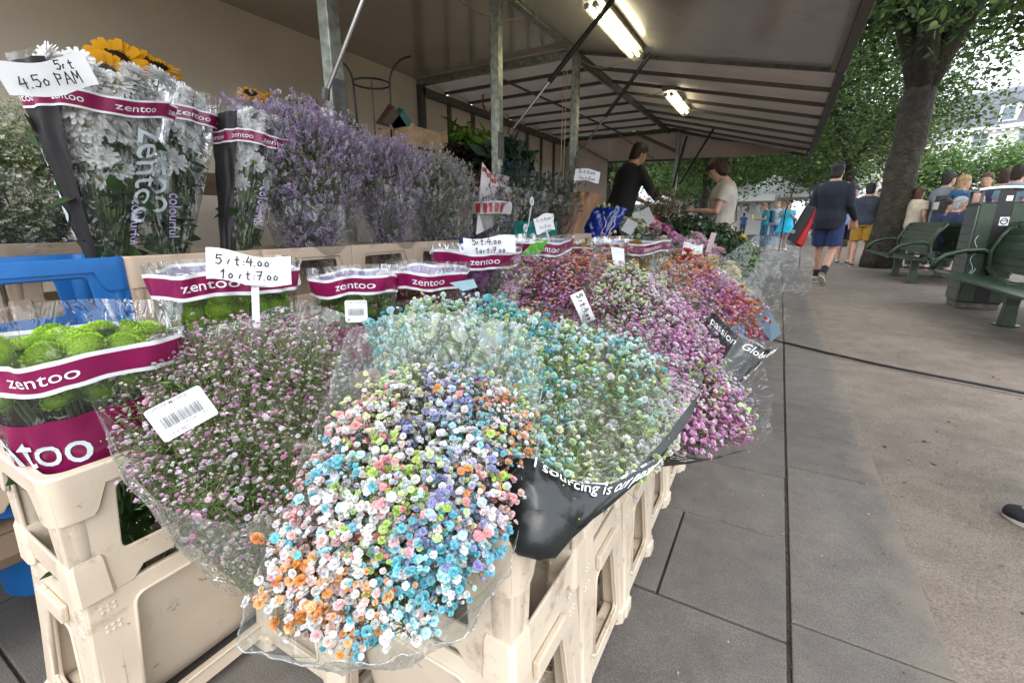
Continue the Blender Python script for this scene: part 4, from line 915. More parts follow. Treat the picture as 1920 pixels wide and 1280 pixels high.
patch('foil_wrap',Wp,0,1,.15,1,120,16,M['foilb'],root)
patch('black_foil_edge',Wp,.70,.97,.2,.90,30,10,M['blackfoil'],root,off=.004)
# 7 sparse red bouquet with the black 'passion Global flora' foil
pd=pal([(1340,560,[MG,HP]),(1380,580,[RD,SA,OR]),(1410,590,[RD,SA]),(1430,620,[MG,PP])],26,.03)
rim=uvd((1330,590,1.62),(1350,545,1.72),(1390,540,1.75),(1425,570,1.66),(1445,610,1.56),(1420,650,1.46),(1370,630,1.46))
A7=P(1300,790,1.42)
root,Wp=bouquet('wrapped_bouquet','sparse red and magenta spray in foil printed black, farthest out over the paving',A7,rim,.03,300,.0150,pd,seed=17,buds=200,budcol=(.3,.1,.1),clump=3,stem_n=26,thick=.09,greens=.8,parts=160,twig='twigb',
 foil=uvd((1325,600,1.58),(1360,480,1.85),(1420,440,1.98),(1480,450,1.95),(1528,490,1.82),(1520,545,1.68),(1468,640,1.46),(1440,652,1.42),(1385,625,1.42),(1340,580,1.50)),fkw=dict(puff=.0,crinkle=.003,rA=.03))
patch('foil_wrap',Wp,0,1,.1,1,120,20,M['foilb'],root)
patch('black_foil_edge',Wp,.66,1.0,.28,.97,40,12,M['blackfoil'],root,off=.004)
print_line(Wp,'passion  Global flora',find_a(Wp,1333,590,.90,.6,1.0),.885,.040,root,M['wtext'],.007,rev=True)
bl=MB();q=uvd((1441,578,1.66),(1466,625,1.52),(1446,640,1.46),(1415,600,1.60));bl.add(q+[V3(x)+(0,.002,0) for x in q],[(0,1,2,3),(7,6,5,4),(0,4,5,1),(1,5,6,2),(2,6,7,3),(3,7,4,0)]);fl=bl.build('inner_foil_corner',flat('grey_blue_print',(.09,.14,.18),.35),root)
vs,fs=curve_mesh(text='r passion',size=.032);q0,q1=V3(q[0]),V3(q[1]);ax=nrm(q1-q0);ay=nrm(V3(q[3])-q0);cen=sum(map(V3,q))/4
t=MB();t.add([cen-ax*x*-1+ay*y*.9-fwd*.004 for x,y,z in vs],fs);t.build('lettering',M['wtext'],fl)
# 8 long salmon spray sticking up over the crates
ps=lambda p,r:np.array([(PO,(.74,.66,.5),SA,(.72,.6,.42),OR)[i] for i in r.integers(0,5,len(p))])
rim=uvd((1092,478,1.72),(1110,450,1.78),(1150,440,1.82),(1195,445,1.82),(1180,475,1.74),(1135,490,1.68))
root,_=bouquet('flower_spray','loose salmon and cream spray rising alone over the magenta bouquet','A' and P(1165,640,1.6),rim,.04,75,.0175,ps,seed=18,cat='flower spray',group=None,clump=3,stem_n=9,thick=.10,parts=75,twig='twigb',jit=1.3,buds=60,budcol=(.25,.12,.05))
for (u,v,dd,lbl) in ((1190,560,1.42,'upright folded clear foil sleeve edge between the pink and orange bouquets'),(1300,470,2.0,'empty clear foil sleeve glinting before the pink peonies')):
    c=P(u,v+90,dd);e=V3(c);rt_=[e+(rgt*math.cos(t)*.05+fwd*math.sin(t)*.05)+upv*(.16+.03*math.sin(3*t)) for t in np.linspace(0,2*pi,9)[:-1]]
    f=thing('foil_sleeve',lbl,'foil sleeve',e);Wq=Wrap(e,rt_,rA=.03,crinkle=.008,seed=u);patch('sleeve',Wq,0,1,0,1,60,14,M['foil'],f)
# ================================================ chrysanthemum bags with a printed band
def leafy(parent,c,rad,h,n,r,size=.035):
    th=r.uniform(0,6.28,n);rr=np.sqrt(r.random(n))*.78;T=np.array(c)+np.stack([rad[0]*rr*np.cos(th),rad[1]*rr*np.sin(th),r.uniform(0,h,n)],1)
    scatter('leaves',T_LEAF,T,r.normal(size=(n,3))+(0,0,.3),size*r.uniform(.6,1.3,n),M['leaf'],parent,col=np.array((.05,.11,.03))*r.uniform(.5,1.5,(n,1)))
def mumbag(label,c,r0,r1,z0,z1,col,n,size,tmpl,zf,rot=0,seed=0,letters=True,band=(.76,.92),lower=.42,parts=True,fl=None,sx=1.):
    c=V3(c);r=np.random.default_rng(seed);root=thing('flower_bag',label,'flower bag',(c[0],c[1],z0),'bags with a printed band')
    B=Bag((c[0],c[1],z0),r0,(c[0]+.005,c[1],z1),r1,seed=seed,rot=rot,sq=.72)
    patch('clear_bag',B,0,1,0,1,110,20,M['foilb'],root)
    bw=(band[1]-band[0])
    wv=lambda a:.02*math.sin(2*pi*a*2+seed)+.012*math.sin(2*pi*a*5+seed*2)
    patch('band',B,0,1,0,1,110,3,M['purple'],root,off=.0015,bfun=lambda a:(band[0]+wv(a),band[1]+wv(a)))
    for k,(e0,e1) in enumerate(((band[0]-.12*bw,band[0]+.06*bw),(band[1]-.06*bw,band[1]+.12*bw))):
        patch('band_edge',B,0,1,0,1,110,1,M['wtext'],root,off=.0022,bfun=lambda a:(e0+wv(a),e1+wv(a)))
        patch('band_edge',B,0,1,0,1,110,1,M['wtext'],root,off=.0007,bfun=lambda a:(e0+wv(a),e1+wv(a)))
    Lb=z1-z0;per=2*pi*(r0[0]+r0[1]+r1[0]+r1[1])/4
    hh=bw*.85;nk=max(3,int(per/(hh*Lb*1.0*3.3*1.9)))
    for k in range(nk):
        a0=k/nk+.9;off0=wv(a0)
        for off,nm in ((.003,'lettering'),(-.0004,'lettering')):
            vs,fs=curve_mesh(text='zentoo',size=1)
            V=[B(a0+x*hh*Lb/per*1.25*.8,(band[0]+band[1])/2+wv(a0+x*hh*Lb/per)+y*hh*.8,off) for x,y,z in vs];mb=MB();mb.add(V,fs);mb.build(nm,M['wtext'],root)
    if lower:
        lw=lambda a:(0.0,lower+.02*math.sin(4*pi*a+seed))
        patch('printed_lower_bag',B,0,1,0,1,110,8,M['purplebag'],root,off=.002,bfun=lw)
        if letters:
            for ac in (.81,.31):
                vs,fs=curve_mesh(text='zentoo',size=1)
                V=[B(ac+x*.30*Lb/per,.26+y*.30,.0045) for x,y,z in vs];mb=MB();mb.add(V,fs);mb.build('large_lettering',M['gtext'],root)
                vs,fs=curve_mesh(text='COLLECTIVE',size=1)
                V=[B(ac+.01+x*.15*Lb/per,.05+y*.15,.0045) for x,y,z in vs];mb=MB();mb.add(V,fs);mb.build('lower_lettering',M['ltext'],root)
    rx=(r0[0]+(r1[0]-r0[0])*.6)*.88;ry=(r0[1]+(r1[1]-r0[1])*.6)*.88
    pts=[];tries=0;md=size*.62
    while len(pts)<n and tries<4000:
        tries+=1;x,y=r.uniform(-1,1,2)
        if x*x+y*y>1:continue
        q=np.array([x*rx,y*ry,0]);
        if all(np.hypot(*(q-p)[:2])>md for p in pts):pts.append(q)
    pts=np.array(pts);pts[:,2]=zf+.02*(1-(pts[:,0]/rx)**2-(pts[:,1]/ry)**2)+r.normal(0,.009,len(pts))
    low=pts[(np.hypot(pts[:,0]/rx,pts[:,1]/ry)>.6)]*(1.0,1.0,1)-(0,0,.035)+r.normal(0,.006,(int((np.hypot(pts[:,0]/rx,pts[:,1]/ry)>.6).sum()),3))
    low2=low-(0,0,.03)
    pts=np.concatenate([pts,low,low2])+(c[0],c[1],0)
    N=nrm(np.stack([(pts[:,0]-c[0])*2.5,(pts[:,1]-c[1])*2.5,np.full(len(pts),.22)],1)+r.normal(0,.1,(len(pts),3)))
    cols=np.array(col)*r.uniform(.75,1.15,(len(pts),1))
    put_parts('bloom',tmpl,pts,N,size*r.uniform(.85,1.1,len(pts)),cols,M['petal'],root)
    st=pts-(0,0,.004);bs=V3((c[0],c[1],z0-.1))+(pts-(c[0],c[1],0))*(.3,.3,0)
    twigs('stems',bs,st,.0022,.0018,M['twig'],root)
    leafy(root,(c[0],c[1],z0-.02),(rx*1.2,ry*1.2),zf-z0-.03,90,r)
    leafy(root,(c[0],c[1],z0-.24),(rx*1.1,ry*1.1),.24,110,r,.06)
    return root,B
GM=(.36,.60,.03)
mumbag('bag of lime green button flowers in the corner crate, nearest of the printed bags',(-1.072,.305),(.105,.115),(.15,.145),.52,.80,GM,18,.060,T_MUM,.73,seed=1,band=(.65,.80),lower=.46)
mumbag('second bag of lime green button flowers behind the pale pink bouquet',(-1.19,.64),(.08,.11),(.135,.16),.57,.86,GM,20,.060,T_MUM,.775,seed=2,letters=False)
mumbag('third, mostly hidden bag of green button flowers beside the red ones',(-1.03,.90),(.06,.08),(.10,.12),.57,.83,(.22,.40,.03),12,.05,T_MUM,.735,seed=3,letters=False)
rb,_=mumbag('bag of dark red flowers with a barcode sticker',(-.98,1.13),(.07,.09),(.13,.145),.56,.825,(.35,.03,.04),16,.055,T_MUM,.725,seed=4,letters=False)
Mx=frame_uv(668,583,1.03,R(-2),.0,.1);barcode_label(rb,Mx,.048,.05,[('CHR S POPTALK',-.42,.38,.13),('Spider',-.42,.22,.09)],4)
mumbag('bag of lilac pink flowers behind the mint bouquet',(-1.02,1.50),(.08,.11),(.15,.20),.57,.87,(.58,.26,.56),20,.06,T_CARN,.785,seed=5,letters=False)
mumbag('bag of rust orange flowers beneath the second price sign',(-1.0,1.97),(.08,.11),(.16,.20),.57,.90,(.62,.16,.03),22,.058,T_MUM,.80,seed=6,letters=False)
mumbag('bag of orange and yellow flowers past the rust orange bag',(-.95,2.45),(.07,.09),(.10,.13),.57,.85,(.68,.34,.03),12,.055,T_MUM,.80,seed=7,letters=False)
mumbag('farthest printed bag with golden yellow flowers, its band curling wide',(-.72,2.62),(.10,.14),(.20,.30),.57,.875,(.62,.40,.03),24,.06,T_MUM,.80,seed=8,letters=False)
# mirrored pastel sticker lying on the pink bag
tg=thing('paper_sticker','pale blue sticker lying on the foil over the lilac pink bag','sticker',P(875,532,1.3));q=uvd((843,530,1.32),(888,523,1.34),(895,538,1.30),(868,545,1.27));MB().add(q+[x-V3((0,0,.001)) for x in q],[(0,1,2,3),(7,6,5,4),(0,4,5,1),(1,5,6,2),(2,6,7,3),(3,7,4,0)]).build('sheet',flat('pale_blue_print',(.32,.5,.55),.4),tg)
fl=thing('foil_flap','stiff clear foil flap standing up by the lilac pink bag','foil flap',P(960,560,1.2));q=uvd((870,600,1.2),(985,500,1.45),(1000,495,1.46),(955,600,1.15));V=[];
for i in range(12):
    for j in range(12):
        s,t=i/11,j/11;p=(V3(q[0])*(1-s)+V3(q[1])*s)*(1-t)+(V3(q[3])*(1-s)+V3(q[2])*s)*t;V.append(p+upv*.006*math.sin(9*t+5*s)+fwd*.01*math.sin(7*s+4*t))
link('sheet',npmesh('sheet',np.array(V)-wpos(fl),[(i*12+j,i*12+j+1,(i+1)*12+j+1,(i+1)*12+j) for i in range(11) for j in range(11)],M['foil'],smooth=True),fl)
# ================================================ BACK ROW BUNCHES
def ell(c,rx,ry,z=None,tilt=0,rot=0,n=16):
    return [V3(c)+(rx*math.cos(t)*math.cos(rot)-ry*math.sin(t)*math.sin(rot),rx*math.cos(t)*math.sin(rot)+ry*math.sin(t)*math.cos(rot),tilt*math.cos(t)) for t in np.linspace(0,2*pi,n+1)[:-1]]
def cp(*cs):
    return lambda p,r:np.array(cs,float)[r.integers(0,len(cs),len(p))]
STC=cp((.62,.48,.72),(.70,.58,.78),(.54,.42,.64),(.78,.70,.84),(.62,.38,.62))
GRY=cp((.58,.54,.58),(.64,.60,.64),(.50,.45,.42),(.62,.52,.64),(.52,.48,.36))
def statice(lbl,c,ry,z1,pal_,n,seed,size=.042,rx=.15,wrap=True,wrapb=.72,cone=.55,parts=0,tmpl=T_SPRIG,fm='foild',grp='bunches standing in the back row crates',greens=.8,lean=0.,cat='bouquet'):
    A=V3((c[0]-.03,c[1],.80));top=ell((c[0]+lean,c[1],z1),rx,ry,tilt=-.05)
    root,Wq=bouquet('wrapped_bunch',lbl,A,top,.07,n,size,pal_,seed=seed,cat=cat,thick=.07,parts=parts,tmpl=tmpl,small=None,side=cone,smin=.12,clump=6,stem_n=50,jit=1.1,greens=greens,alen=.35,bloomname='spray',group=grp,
        foil=ell((c[0]+lean+.01,c[1],.80+(z1-.80)*wrapb*1.0),rx*wrapb*1.18+.02,ry*wrapb*1.12+.02,tilt=-.04),fkw=dict(puff=.18,crinkle=.003,rA=.10),twig='twig')
    if wrap:patch('foil_wrap',Wq,0,1,0,1,110,16,M[fm],root)
    return root
statice('big purple statice bunch beside the daisies, its foil reaching halfway up',(-1.60,1.22),.25,1.27,STC,4200,31,cone=.65,wrapb=.55,size=.030,rx=.17,greens=.25)
statice('narrower purple statice bunch with pinkish sprays in clear foil',(-1.60,1.64),.16,1.22,STC,2400,32,cone=.65,wrapb=.8,size=.030,greens=.25)
statice('greyish lilac statice bunch in tall clear foil',(-1.60,2.00),.20,1.20,GRY,2900,33,cone=.65,wrapb=.85,size=.032,greens=.25)
# small bunch in printed wrap
root=statice('dark violet bunch under a red and white printed wrap',(-1.60,2.46),.14,1.10,cp((.16,.10,.22),(.22,.14,.28),(.10,.09,.12)),360,34,wrapb=1.02)
B=Bag((-1.58,2.44,.84),(.10,.12),(-1.57,2.44,1.16),(.14,.17),seed=3,ck=.012)
M['redwhite']=flat('white_red_wrap',(.66,.60,.60),.4)
patch('printed_collar',B,.55,1.05,.52,.74,40,4,M['redwhite'],root,off=.006);
for k in range(9):patch('red_stripe',B,.57+.05*k,.60+.05*k,.55,.71,3,4,flat('red_print',(.5,.05,.05),.4),root,off=.0085)
patch('crumpled_foil',B,0,1,0,1,80,14,M['foild'],root,off=.004)
rp=thing('printed_sleeve','pale paper sleeve with red print leaning between grey statice and dark bunch',"paper sleeve",(-1.55,2.3,.9))
q=[at(905,305,0,-1.55),at(935,345,0,-1.55),at(925,425,0,-1.52),at(893,440,0,-1.52)]
MB().add(q+[V3(x)+(-.004,0,0) for x in q],[(0,1,2,3),(7,6,5,4),(0,4,5,1),(1,5,6,2),(2,6,7,3),(3,7,4,0)]).build('sheet',M['redwhite'],rp)
for k in range(3):
    a=at(908+k*9,318+k*11,0,-1.547);MB().box(a[0],a[0]+.003,a[1]-.022,a[1]+.022,a[2]-.012,a[2]+.012).build('red_motif',flat('red_print',(.5,.05,.05),.4),rp)
cs=thing('grey_card_sleeve','grey cardboard sleeve tip sticking out above the dark bunch','card sleeve',(-1.6,2.6,1.1))
q=[at(925,322,0,-1.62),at(956,332,0,-1.6),at(948,352,0,-1.58),at(925,345,0,-1.58)]
MB().add(q+[V3(x)+(-.004,0,0) for x in q],[(0,1,2,3),(7,6,5,4),(0,4,5,1),(1,5,6,2),(2,6,7,3),(3,7,4,0)]).build('sheet',flat('grey_card',(.34,.30,.28),.6),cs)
THI=cp((.07,.09,.12),(.10,.12,.17),(.05,.09,.06),(.13,.14,.16))
statice('dark blue thistle bunch behind the teal printed sheet',(-1.60,2.93),.19,1.20,THI,420,35,wrapb=.98,size=.05,tmpl=T_SPRIG,fm='foild')
statice('thistle bunch in a foil cone left of the brown paper',(-1.58,3.42),.19,1.18,THI,420,36,wrapb=1.0,size=.05)
ts=thing('teal_printed_sheet','teal plastic wrap with white rings at the foot of the thistles','plastic wrap',(-1.5,3.0,.87))
B=Bag((-1.60,3.05,.86),(.13,.32),(-1.60,3.05,1.0),(.15,.34),seed=9,ck=.01)
patch('sheet',B,.65,1.12,0,.75,50,4,M['teal'],ts,off=.0)
def ringtube(c,r,t,parent,nm='printed_ring'):
    MB().tube([V3(c)+(0,r*math.cos(a),r*1.4*math.sin(a)) for a in np.linspace(0,2*pi,17)],t,6).build(nm,M['wtext'],parent,smooth=True)
for (u,v) in ((997,378),(985,428),(1035,408)):
    c=at(u,v,0,-1.44);ringtube(c,.017,.007,ts)
a_,b_=at(996,388,0,-1.44),at(990,425,0,-1.44);MB().bar(a_,b_,.006).build('printed_line',M['wtext'],ts)
# brown paper and blue bag bunches
def cone_pack(nm,lbl,c,r0,c1,r1,m,seed,cat,ck=.016,a=(0,1),extra=None):
    t=thing(nm,lbl,cat,c);B=Bag(c,r0,c1,r1,seed=seed,ck=ck,sq=.8,wave=.03);patch('wrap',B,a[0],a[1],0,1,90,14,M[m],t);return t,B
t,B=cone_pack('brown_paper_bunch','crumpled brown paper cone standing left of the blue bag',(-1.62,3.78,.82),(.07,.10),(-1.55,3.90,1.20),(.16,.28),'paper',21,'paper cone')
t2,B=cone_pack('brown_paper_bunch','smaller brown paper cone behind the crumpled one',(-1.75,3.60,.82),(.06,.06),(-1.75,3.66,1.20),(.09,.12),'paper',22,'paper cone')
t,B=cone_pack('blue_bag','glossy blue bag of white blooms with yellow lettering, right of the brown paper',(-1.50,4.25,.82),(.10,.13),(-1.46,4.35,1.09),(.17,.26),'bluebag',23,'flower bag')
for k,(tx,a0) in enumerate((('lic',.86),('lu',.99))):
    vs,fs=curve_mesh(text=tx,size=1,shear=.3);V=[B(a0+x*.055,.12+y*.2,.005) for x,y,z in vs];mb=MB();mb.add(V,fs);mb.build('yellow_lettering',flat('yellow_print',(.62,.62,.10),.4),t)
for k,a0 in enumerate((.84,.96)):
    mb=MB();mb.tube([B(a0+.03*math.sin(s*3)-.02*s,.15+.55*s,.006) for s in np.linspace(0,1,12)],.004,5);mb.build('white_print_line',M['wtext'],t)
patch('clear_strip',B,.90,.935,.1,1,6,8,flat('pale_bag_window',(.35,.38,.42),.3),t,off=.003)
r=np.random.default_rng(5);n=34;T=V3((-1.46,4.35,1.05))+np.stack([r.normal(0,.06,n),r.normal(0,.11,n),r.uniform(-.01,.07,n)],1)
put_parts('bloom',T_BUD,T,nrm(r.normal(size=(n,3))*.5+(0,0,1)),r.uniform(.04,.06,n),cp((.52,.58,.36),(.62,.66,.5))(T,r),M['petal'],t);leafy(t,(-1.46,4.35,1.0),(.1,.2),.1,60,r,.06)
# pure flowers past the blue bag: white, pink and peony bunches
def headbunch(lbl,c,rx,ry,zt,n,size,tmpl,pal_,seed,foil=True,group='bunches at the far end of the display',bulge=.05,fm='foil',zb=.7,leaf=60,tilt=-.06,cat='bouquet'):
    root,Wq=bouquet('flower_bunch',lbl,(c[0],c[1],zb-.12),ell((c[0],c[1],zt),rx,ry,tilt=tilt),bulge,n,size,pal_,seed=seed,cat=cat,thick=size*.6,parts=n,tmpl=tmpl,small=None,clump=1,stem_n=10,jit=.2,side=.25,smin=.75,group=group,
        foil=ell((c[0]+.01,c[1],zt+.0),rx*1.2,ry*1.2,tilt=tilt),fkw=dict(puff=.08,crinkle=.008,rA=.03),stem_r=.002,greens=.3)
    if foil:patch('foil_wrap',Wq,0,1,.1,1,90,14,M[fm],root)
    leafy(root,(c[0],c[1],zt-.16),(rx,ry),.14,leaf,np.random.default_rng(seed),.06)
    return root
P_=lambda x,u,v:at(u,v,0,x)
c=P_(-1.25,1190,418);headbunch('cream white ruffled flower bunch in foil right of the blue bag',c,.13,.17,c[2]-.03,26,.07,T_PEONY,cp((.70,.72,.52),(.76,.77,.62),(.66,.70,.44)),41)
c=P_(-1.0,1240,425);headbunch('pink peony bunch with two cream heads behind the other pink one',c,.15,.24,c[2]-.06,30,.09,T_PEONY,cp((.66,.30,.48),(.70,.38,.54),(.66,.34,.5),(.62,.16,.38),(.72,.70,.5)),42)
c=P_(-.62,1275,455);headbunch('deep pink peony bunch under a tilted card, left of the large one',c,.12,.22,c[2]-.04,24,.085,T_PEONY,cp((.64,.22,.46),(.68,.34,.52),(.6,.18,.42)),43)
c=P_(-.48,1310,455);headbunch('large pale pink peony bunch nearest the aisle at the far end',c,.15,.30,c[2]-.06,44,.085,T_PEONY,cp((.70,.42,.56),(.72,.48,.60),(.66,.36,.52)),44)
c=P_(-.20,1355,505);headbunch('pale yellow carnation bunch over a blue crate at the aisle',c,.11,.20,c[2]-.03,40,.05,T_CARN,cp((.66,.56,.24),(.70,.62,.34),(.62,.50,.2)),45,zb=.6)
c=P_(-.30,1305,490);headbunch('small mixed orange and red bunch beneath the white card',c,.06,.10,c[2]-.03,9,.055,T_CARN,cp((.75,.30,.02),(.62,.05,.05),(.7,.35,.05)),46,zb=.6)
for i,(y,mm) in enumerate(((2.62,'blue_pl'),(2.92,'blue_pl'))):
    place('collar',mm,-.30,y,.33,True,'blue collar by the aisle under the yellow carnations, '+('nearer' if i==0 else 'farther'),GC);place('bucket','blue_pl',-.30,y,0,True,'blue bucket by the aisle under the yellow carnations, '+('nearer' if i==0 else 'farther'),GB)
for i,y in enumerate((2.75,3.15,3.6,4.1)):
    place('bucket','cream2',-.62,y,.30,True,'beige bucket carrying the '+['left deep pink','pale pink','rear pale pink','last pink'][i]+' peonies',GB)
# leafy bushes behind
def bush(lbl,c,rad,n,size,col,seed,tmpl=T_LEAF,up=.3,cat='plant',name='potted_plant',twn=14,fl=None):
    r=np.random.default_rng(seed);c=V3(c);t=thing(name,lbl,cat,c-(0,0,rad[2]))
    d=nrm(r.normal(size=(n,3)));T=c+d*np.array(rad)*(r.random((n,1))**.4)
    scatter('leaves',tmpl,T,nrm(r.normal(size=(n,3))*.6+d*.7+(0,0,up)),size*r.uniform(.6,1.25,n),M['leaf'],t,col=np.array(col)*r.uniform(.45,1.6,(n,1)))
    k=twn;twigs('stems',np.repeat([c-(0,0,rad[2])],k,0)+r.normal(0,.02,(k,3)),T[:k],.006,.003,M['twigb'],t)
    if fl:scatter('blooms',fl[0],T[:fl[3]]+d[:fl[3]]*.02,d[:fl[3]],fl[1],M['petal'],t,col=np.array(fl[2])*r.uniform(.8,1.1,(fl[3],1)))
    return t
c=at(1245,385,1,5.0);bush('reddish green heather bush behind the pink peonies',c,(.25,.3,.2),1800,.035,(.12,.10,.035),51,T_LONGLEAF,1.2)
c=at(1285,442,1,5.2);bush('dark green bush with small white blooms before the woman',c,(.35,.5,.24),1700,.06,(.035,.07,.03),52,fl=(T_SMALL,.04,(.7,.72,.7),40))
c=at(1345,460,1,5.4);bush('loose dark leafy shrub beside the woman, over the aisle edge',c,(.28,.3,.25),900,.06,(.04,.08,.03),53)
c=at(1392,480,1,6.3);bush('low bright green leafy plant on the paving past the shrub',c,(.2,.3,.22),700,.07,(.09,.16,.03),54)
# rear shelf: daisies bush, trellis, crates, plants
c=at(585,240,0,-2.3);bush('white button flower bush in front of the wall, cut by the first post',c,(.12,.22,.12),600,.035,(.05,.08,.03),55,fl=(T_SMALL,.035,(.62,.62,.52),170))
c=at(640,255,0,-2.25);bush('small white button flower bush right of the first post',c,(.1,.14,.12),380,.035,(.05,.08,.03),56,fl=(T_SMALL,.034,(.62,.62,.52),100))
tr=thing('metal_trellis','black iron plant trellis with outward curling arms against the wall','trellis',(-2.45,2.3,1.16))
cx,cy,zz=-2.45,2.42,1.84
ang=[R(30),R(210)];ringr=.12
MB().tube([(cx+ringr*math.cos(a),cy+ringr*math.sin(a),zz) for a in np.linspace(0,2*pi,25)],.006,6).build('ring',M['black_rod'],tr,smooth=True)
for a in ang:
    ca,sa=math.cos(a),math.sin(a);MB().tube([(cx+.10*ca,cy+.10*sa,1.16),(cx+ringr*ca,cy+ringr*sa,zz)]+[(cx+(ringr+.16*(1-math.cos(t)))*ca,cy+(ringr+.16*(1-math.cos(t)))*sa,zz+.16*math.sin(t)) for t in np.linspace(.2,1.5,7)],.007,6).build('rod',M['black_rod'],tr,smooth=True)
MB().tube([(cx,cy,1.16),(cx,cy,zz+.02)],.006,6).build('rod',M['black_rod'],tr)
def slatbox(lbl,c,lx,ly,h,seed=0):
    t=thing('wooden_crate',lbl,'wooden crate',c,'pale wooden crates on the rear ledge')
    for k in range(2):
        z0=c[2]+.01+k*h*.5
        for s in (-1,1):
            MB().box(c[0]+s*lx/2-.004,c[0]+s*lx/2+.004,c[1]-ly/2,c[1]+ly/2,z0,z0+h*.44).build('slat',M['wood'],t)
            MB().box(c[0]-lx/2,c[0]+lx/2,c[1]+s*ly/2-.004,c[1]+s*ly/2+.004,z0,z0+h*.44).build('slat',M['wood'],t)
    for sx in (-1,1):
        for sy in (-1,1):MB().box(c[0]+sx*(lx/2-.015)-.012,c[0]+sx*(lx/2-.015)+.012,c[1]+sy*(ly/2-.015)-.012,c[1]+sy*(ly/2-.015)+.012,c[2],c[2]+h+.01).build('corner_block',M['wood'],t)
    return t
c=at(775,285,0,-2.35);slatbox('pale wooden crate on the ledge right of the trellis',(c[0],c[1],1.30),.34,.36,.28)
c=at(845,285,0,-2.45);slatbox('farther wooden crate partly hidden behind green leaves',(c[0],c[1]+.1,1.26),.34,.34,.24)
c=at(748,228,0,-2.35);t=thing('teal_parcel','folded teal and dark paper parcel poking out of the wooden crate','parcel',c)
for k,(col,dx) in enumerate((((.02,.16,.15),0),((.06,.03,.02),-.09))):
    MB().add([c+(0,-.13+dx,-.05),c+(0,.0+dx,.09),c+(0,.13+dx,-.05),c+(.05,-.13+dx,-.05),c+(.05,.0+dx,.07),c+(.05,.13+dx,-.05)],[(0,1,2),(5,4,3),(0,3,4,1),(1,4,5,2),(0,2,5,3)]).build('folded_sheet',flat('parcel%d'%k,col,.4),t)
c=at(880,270,0,-2.2);bush('bright green broad-leaved plant behind the grey statice',c,(.12,.32,.14),150,.17,(.10,.20,.02),57,T_LONGLEAF,.8)
c=at(865,285,0,-2.15);bush('dark curled fern in a low pot beside the bright green plant',c,(.1,.18,.07),600,.04,(.02,.012,.010),58,T_QLEAF)
c=at(955,300,0,-2.0);bush('dark spiky foliage plant around the second post',c,(.14,.35,.16),420,.13,(.03,.065,.045),59,T_LONGLEAF,.5)
c=at(920,300,0,-1.95);bush('variegated dark leaf sprig before the second post',c,(.06,.14,.1),60,.12,(.05,.08,.05),60,T_LEAF,.3)
# sunflowers
def sunflower(lbl,c,n_,s=.13):
    t=thing('sunflower',lbl,'sunflower',V3(c),'sunflowers behind the daisies');N=nrm(V3(n_))
    F_=frames(N[None])[0]
    o=put_parts('petals',T_SUN,[V3(c)],[N],[s],[(.72,.36,.01)],M['petal'],t)
    V=dome_t(60,.5,.2,.06,.05);me=npmesh('seed_disc',V[0],V[1],M['petal'],col=V[2]*np.array((.05,.025,.01)));d=link('seed_disc',me,t);A=F_*s*.5;d.matrix_basis=Matrix([[*A[0],N[0]*.006],[*A[1],N[1]*.006],[*A[2],N[2]*.006],[0,0,0,1]])
    MB().tube([V3(c),V3(c)-N*.03-(0,0,.05),(c[0]-.05,c[1],1.0)],.006,6).build('stem',M['twig'],t,smooth=True)
    T=np.array([V3(c)-N*.02-(0,0,.05+.05*i) for i in range(4)]);scatter('leaves',T_LEAF,T,nrm(np.random.default_rng(3).normal(size=(4,3))),.1,M['leaf'],t,col=np.array([(.05,.1,.02)]*4))
names=['highest sunflower, leftmost over the daisies','sunflower just right of the highest one','third sunflower over the black wrapped daisies','low sunflower seen through the daisy foil','sunflower above the right-hand daisy sleeve','dark backed sunflower over the right daisy sleeve','side-facing sunflower left of the first post','small sunflower bud edge between foil and statice']
for nm,(u,v,x,s,nn) in zip(names,((218,118,-1.86,.17,(.9,-.5,.5)),(262,118,-1.9,.15,(.8,-.2,.9)),(295,130,-1.86,.14,(.6,-.2,1)),(200,142,-1.8,.14,(1,-.4,.1)),(470,178,-1.78,.10,(.6,-.3,.9)),(507,190,-1.84,.07,(1,.3,.3)),(545,230,-1.8,.10,(.5,-1,.2)),(508,240,-1.78,.08,(.8,-.3,.2)))):
    sunflower(nm,at(u,v,0,x),nn,s)
# white sprays far left
GW=cp((.66,.66,.55),(.58,.60,.46),(.42,.48,.28))
for i,(y,z1,lb) in enumerate(((.18,1.30,'white babys breath spray in foil at the left edge'),(.50,1.25,'white babys breath spray between the edge and the black sleeve'))):
    root,Wq=bouquet('wrapped_bunch',lb,(-2.0,y,.80),ell((-1.95,y,z1-.06),.18,.22,tilt=-.05),.10,2600,.017,GW,seed=70+i,thick=.14,parts=0,tmpl=T_GYPS,small=T_SMALL,side=.6,smin=.25,clump=3,stem_n=60,jit=1.0,greens=1.6,group='white sprays in the rearmost row',
      foil=ell((-1.9,y,z1-.12),.22,.26,tilt=-.05),fkw=dict(puff=.25,crinkle=.01,rA=.08))
    patch('foil_wrap',Wq,0,1,0,1,90,14,M['foild'],root)
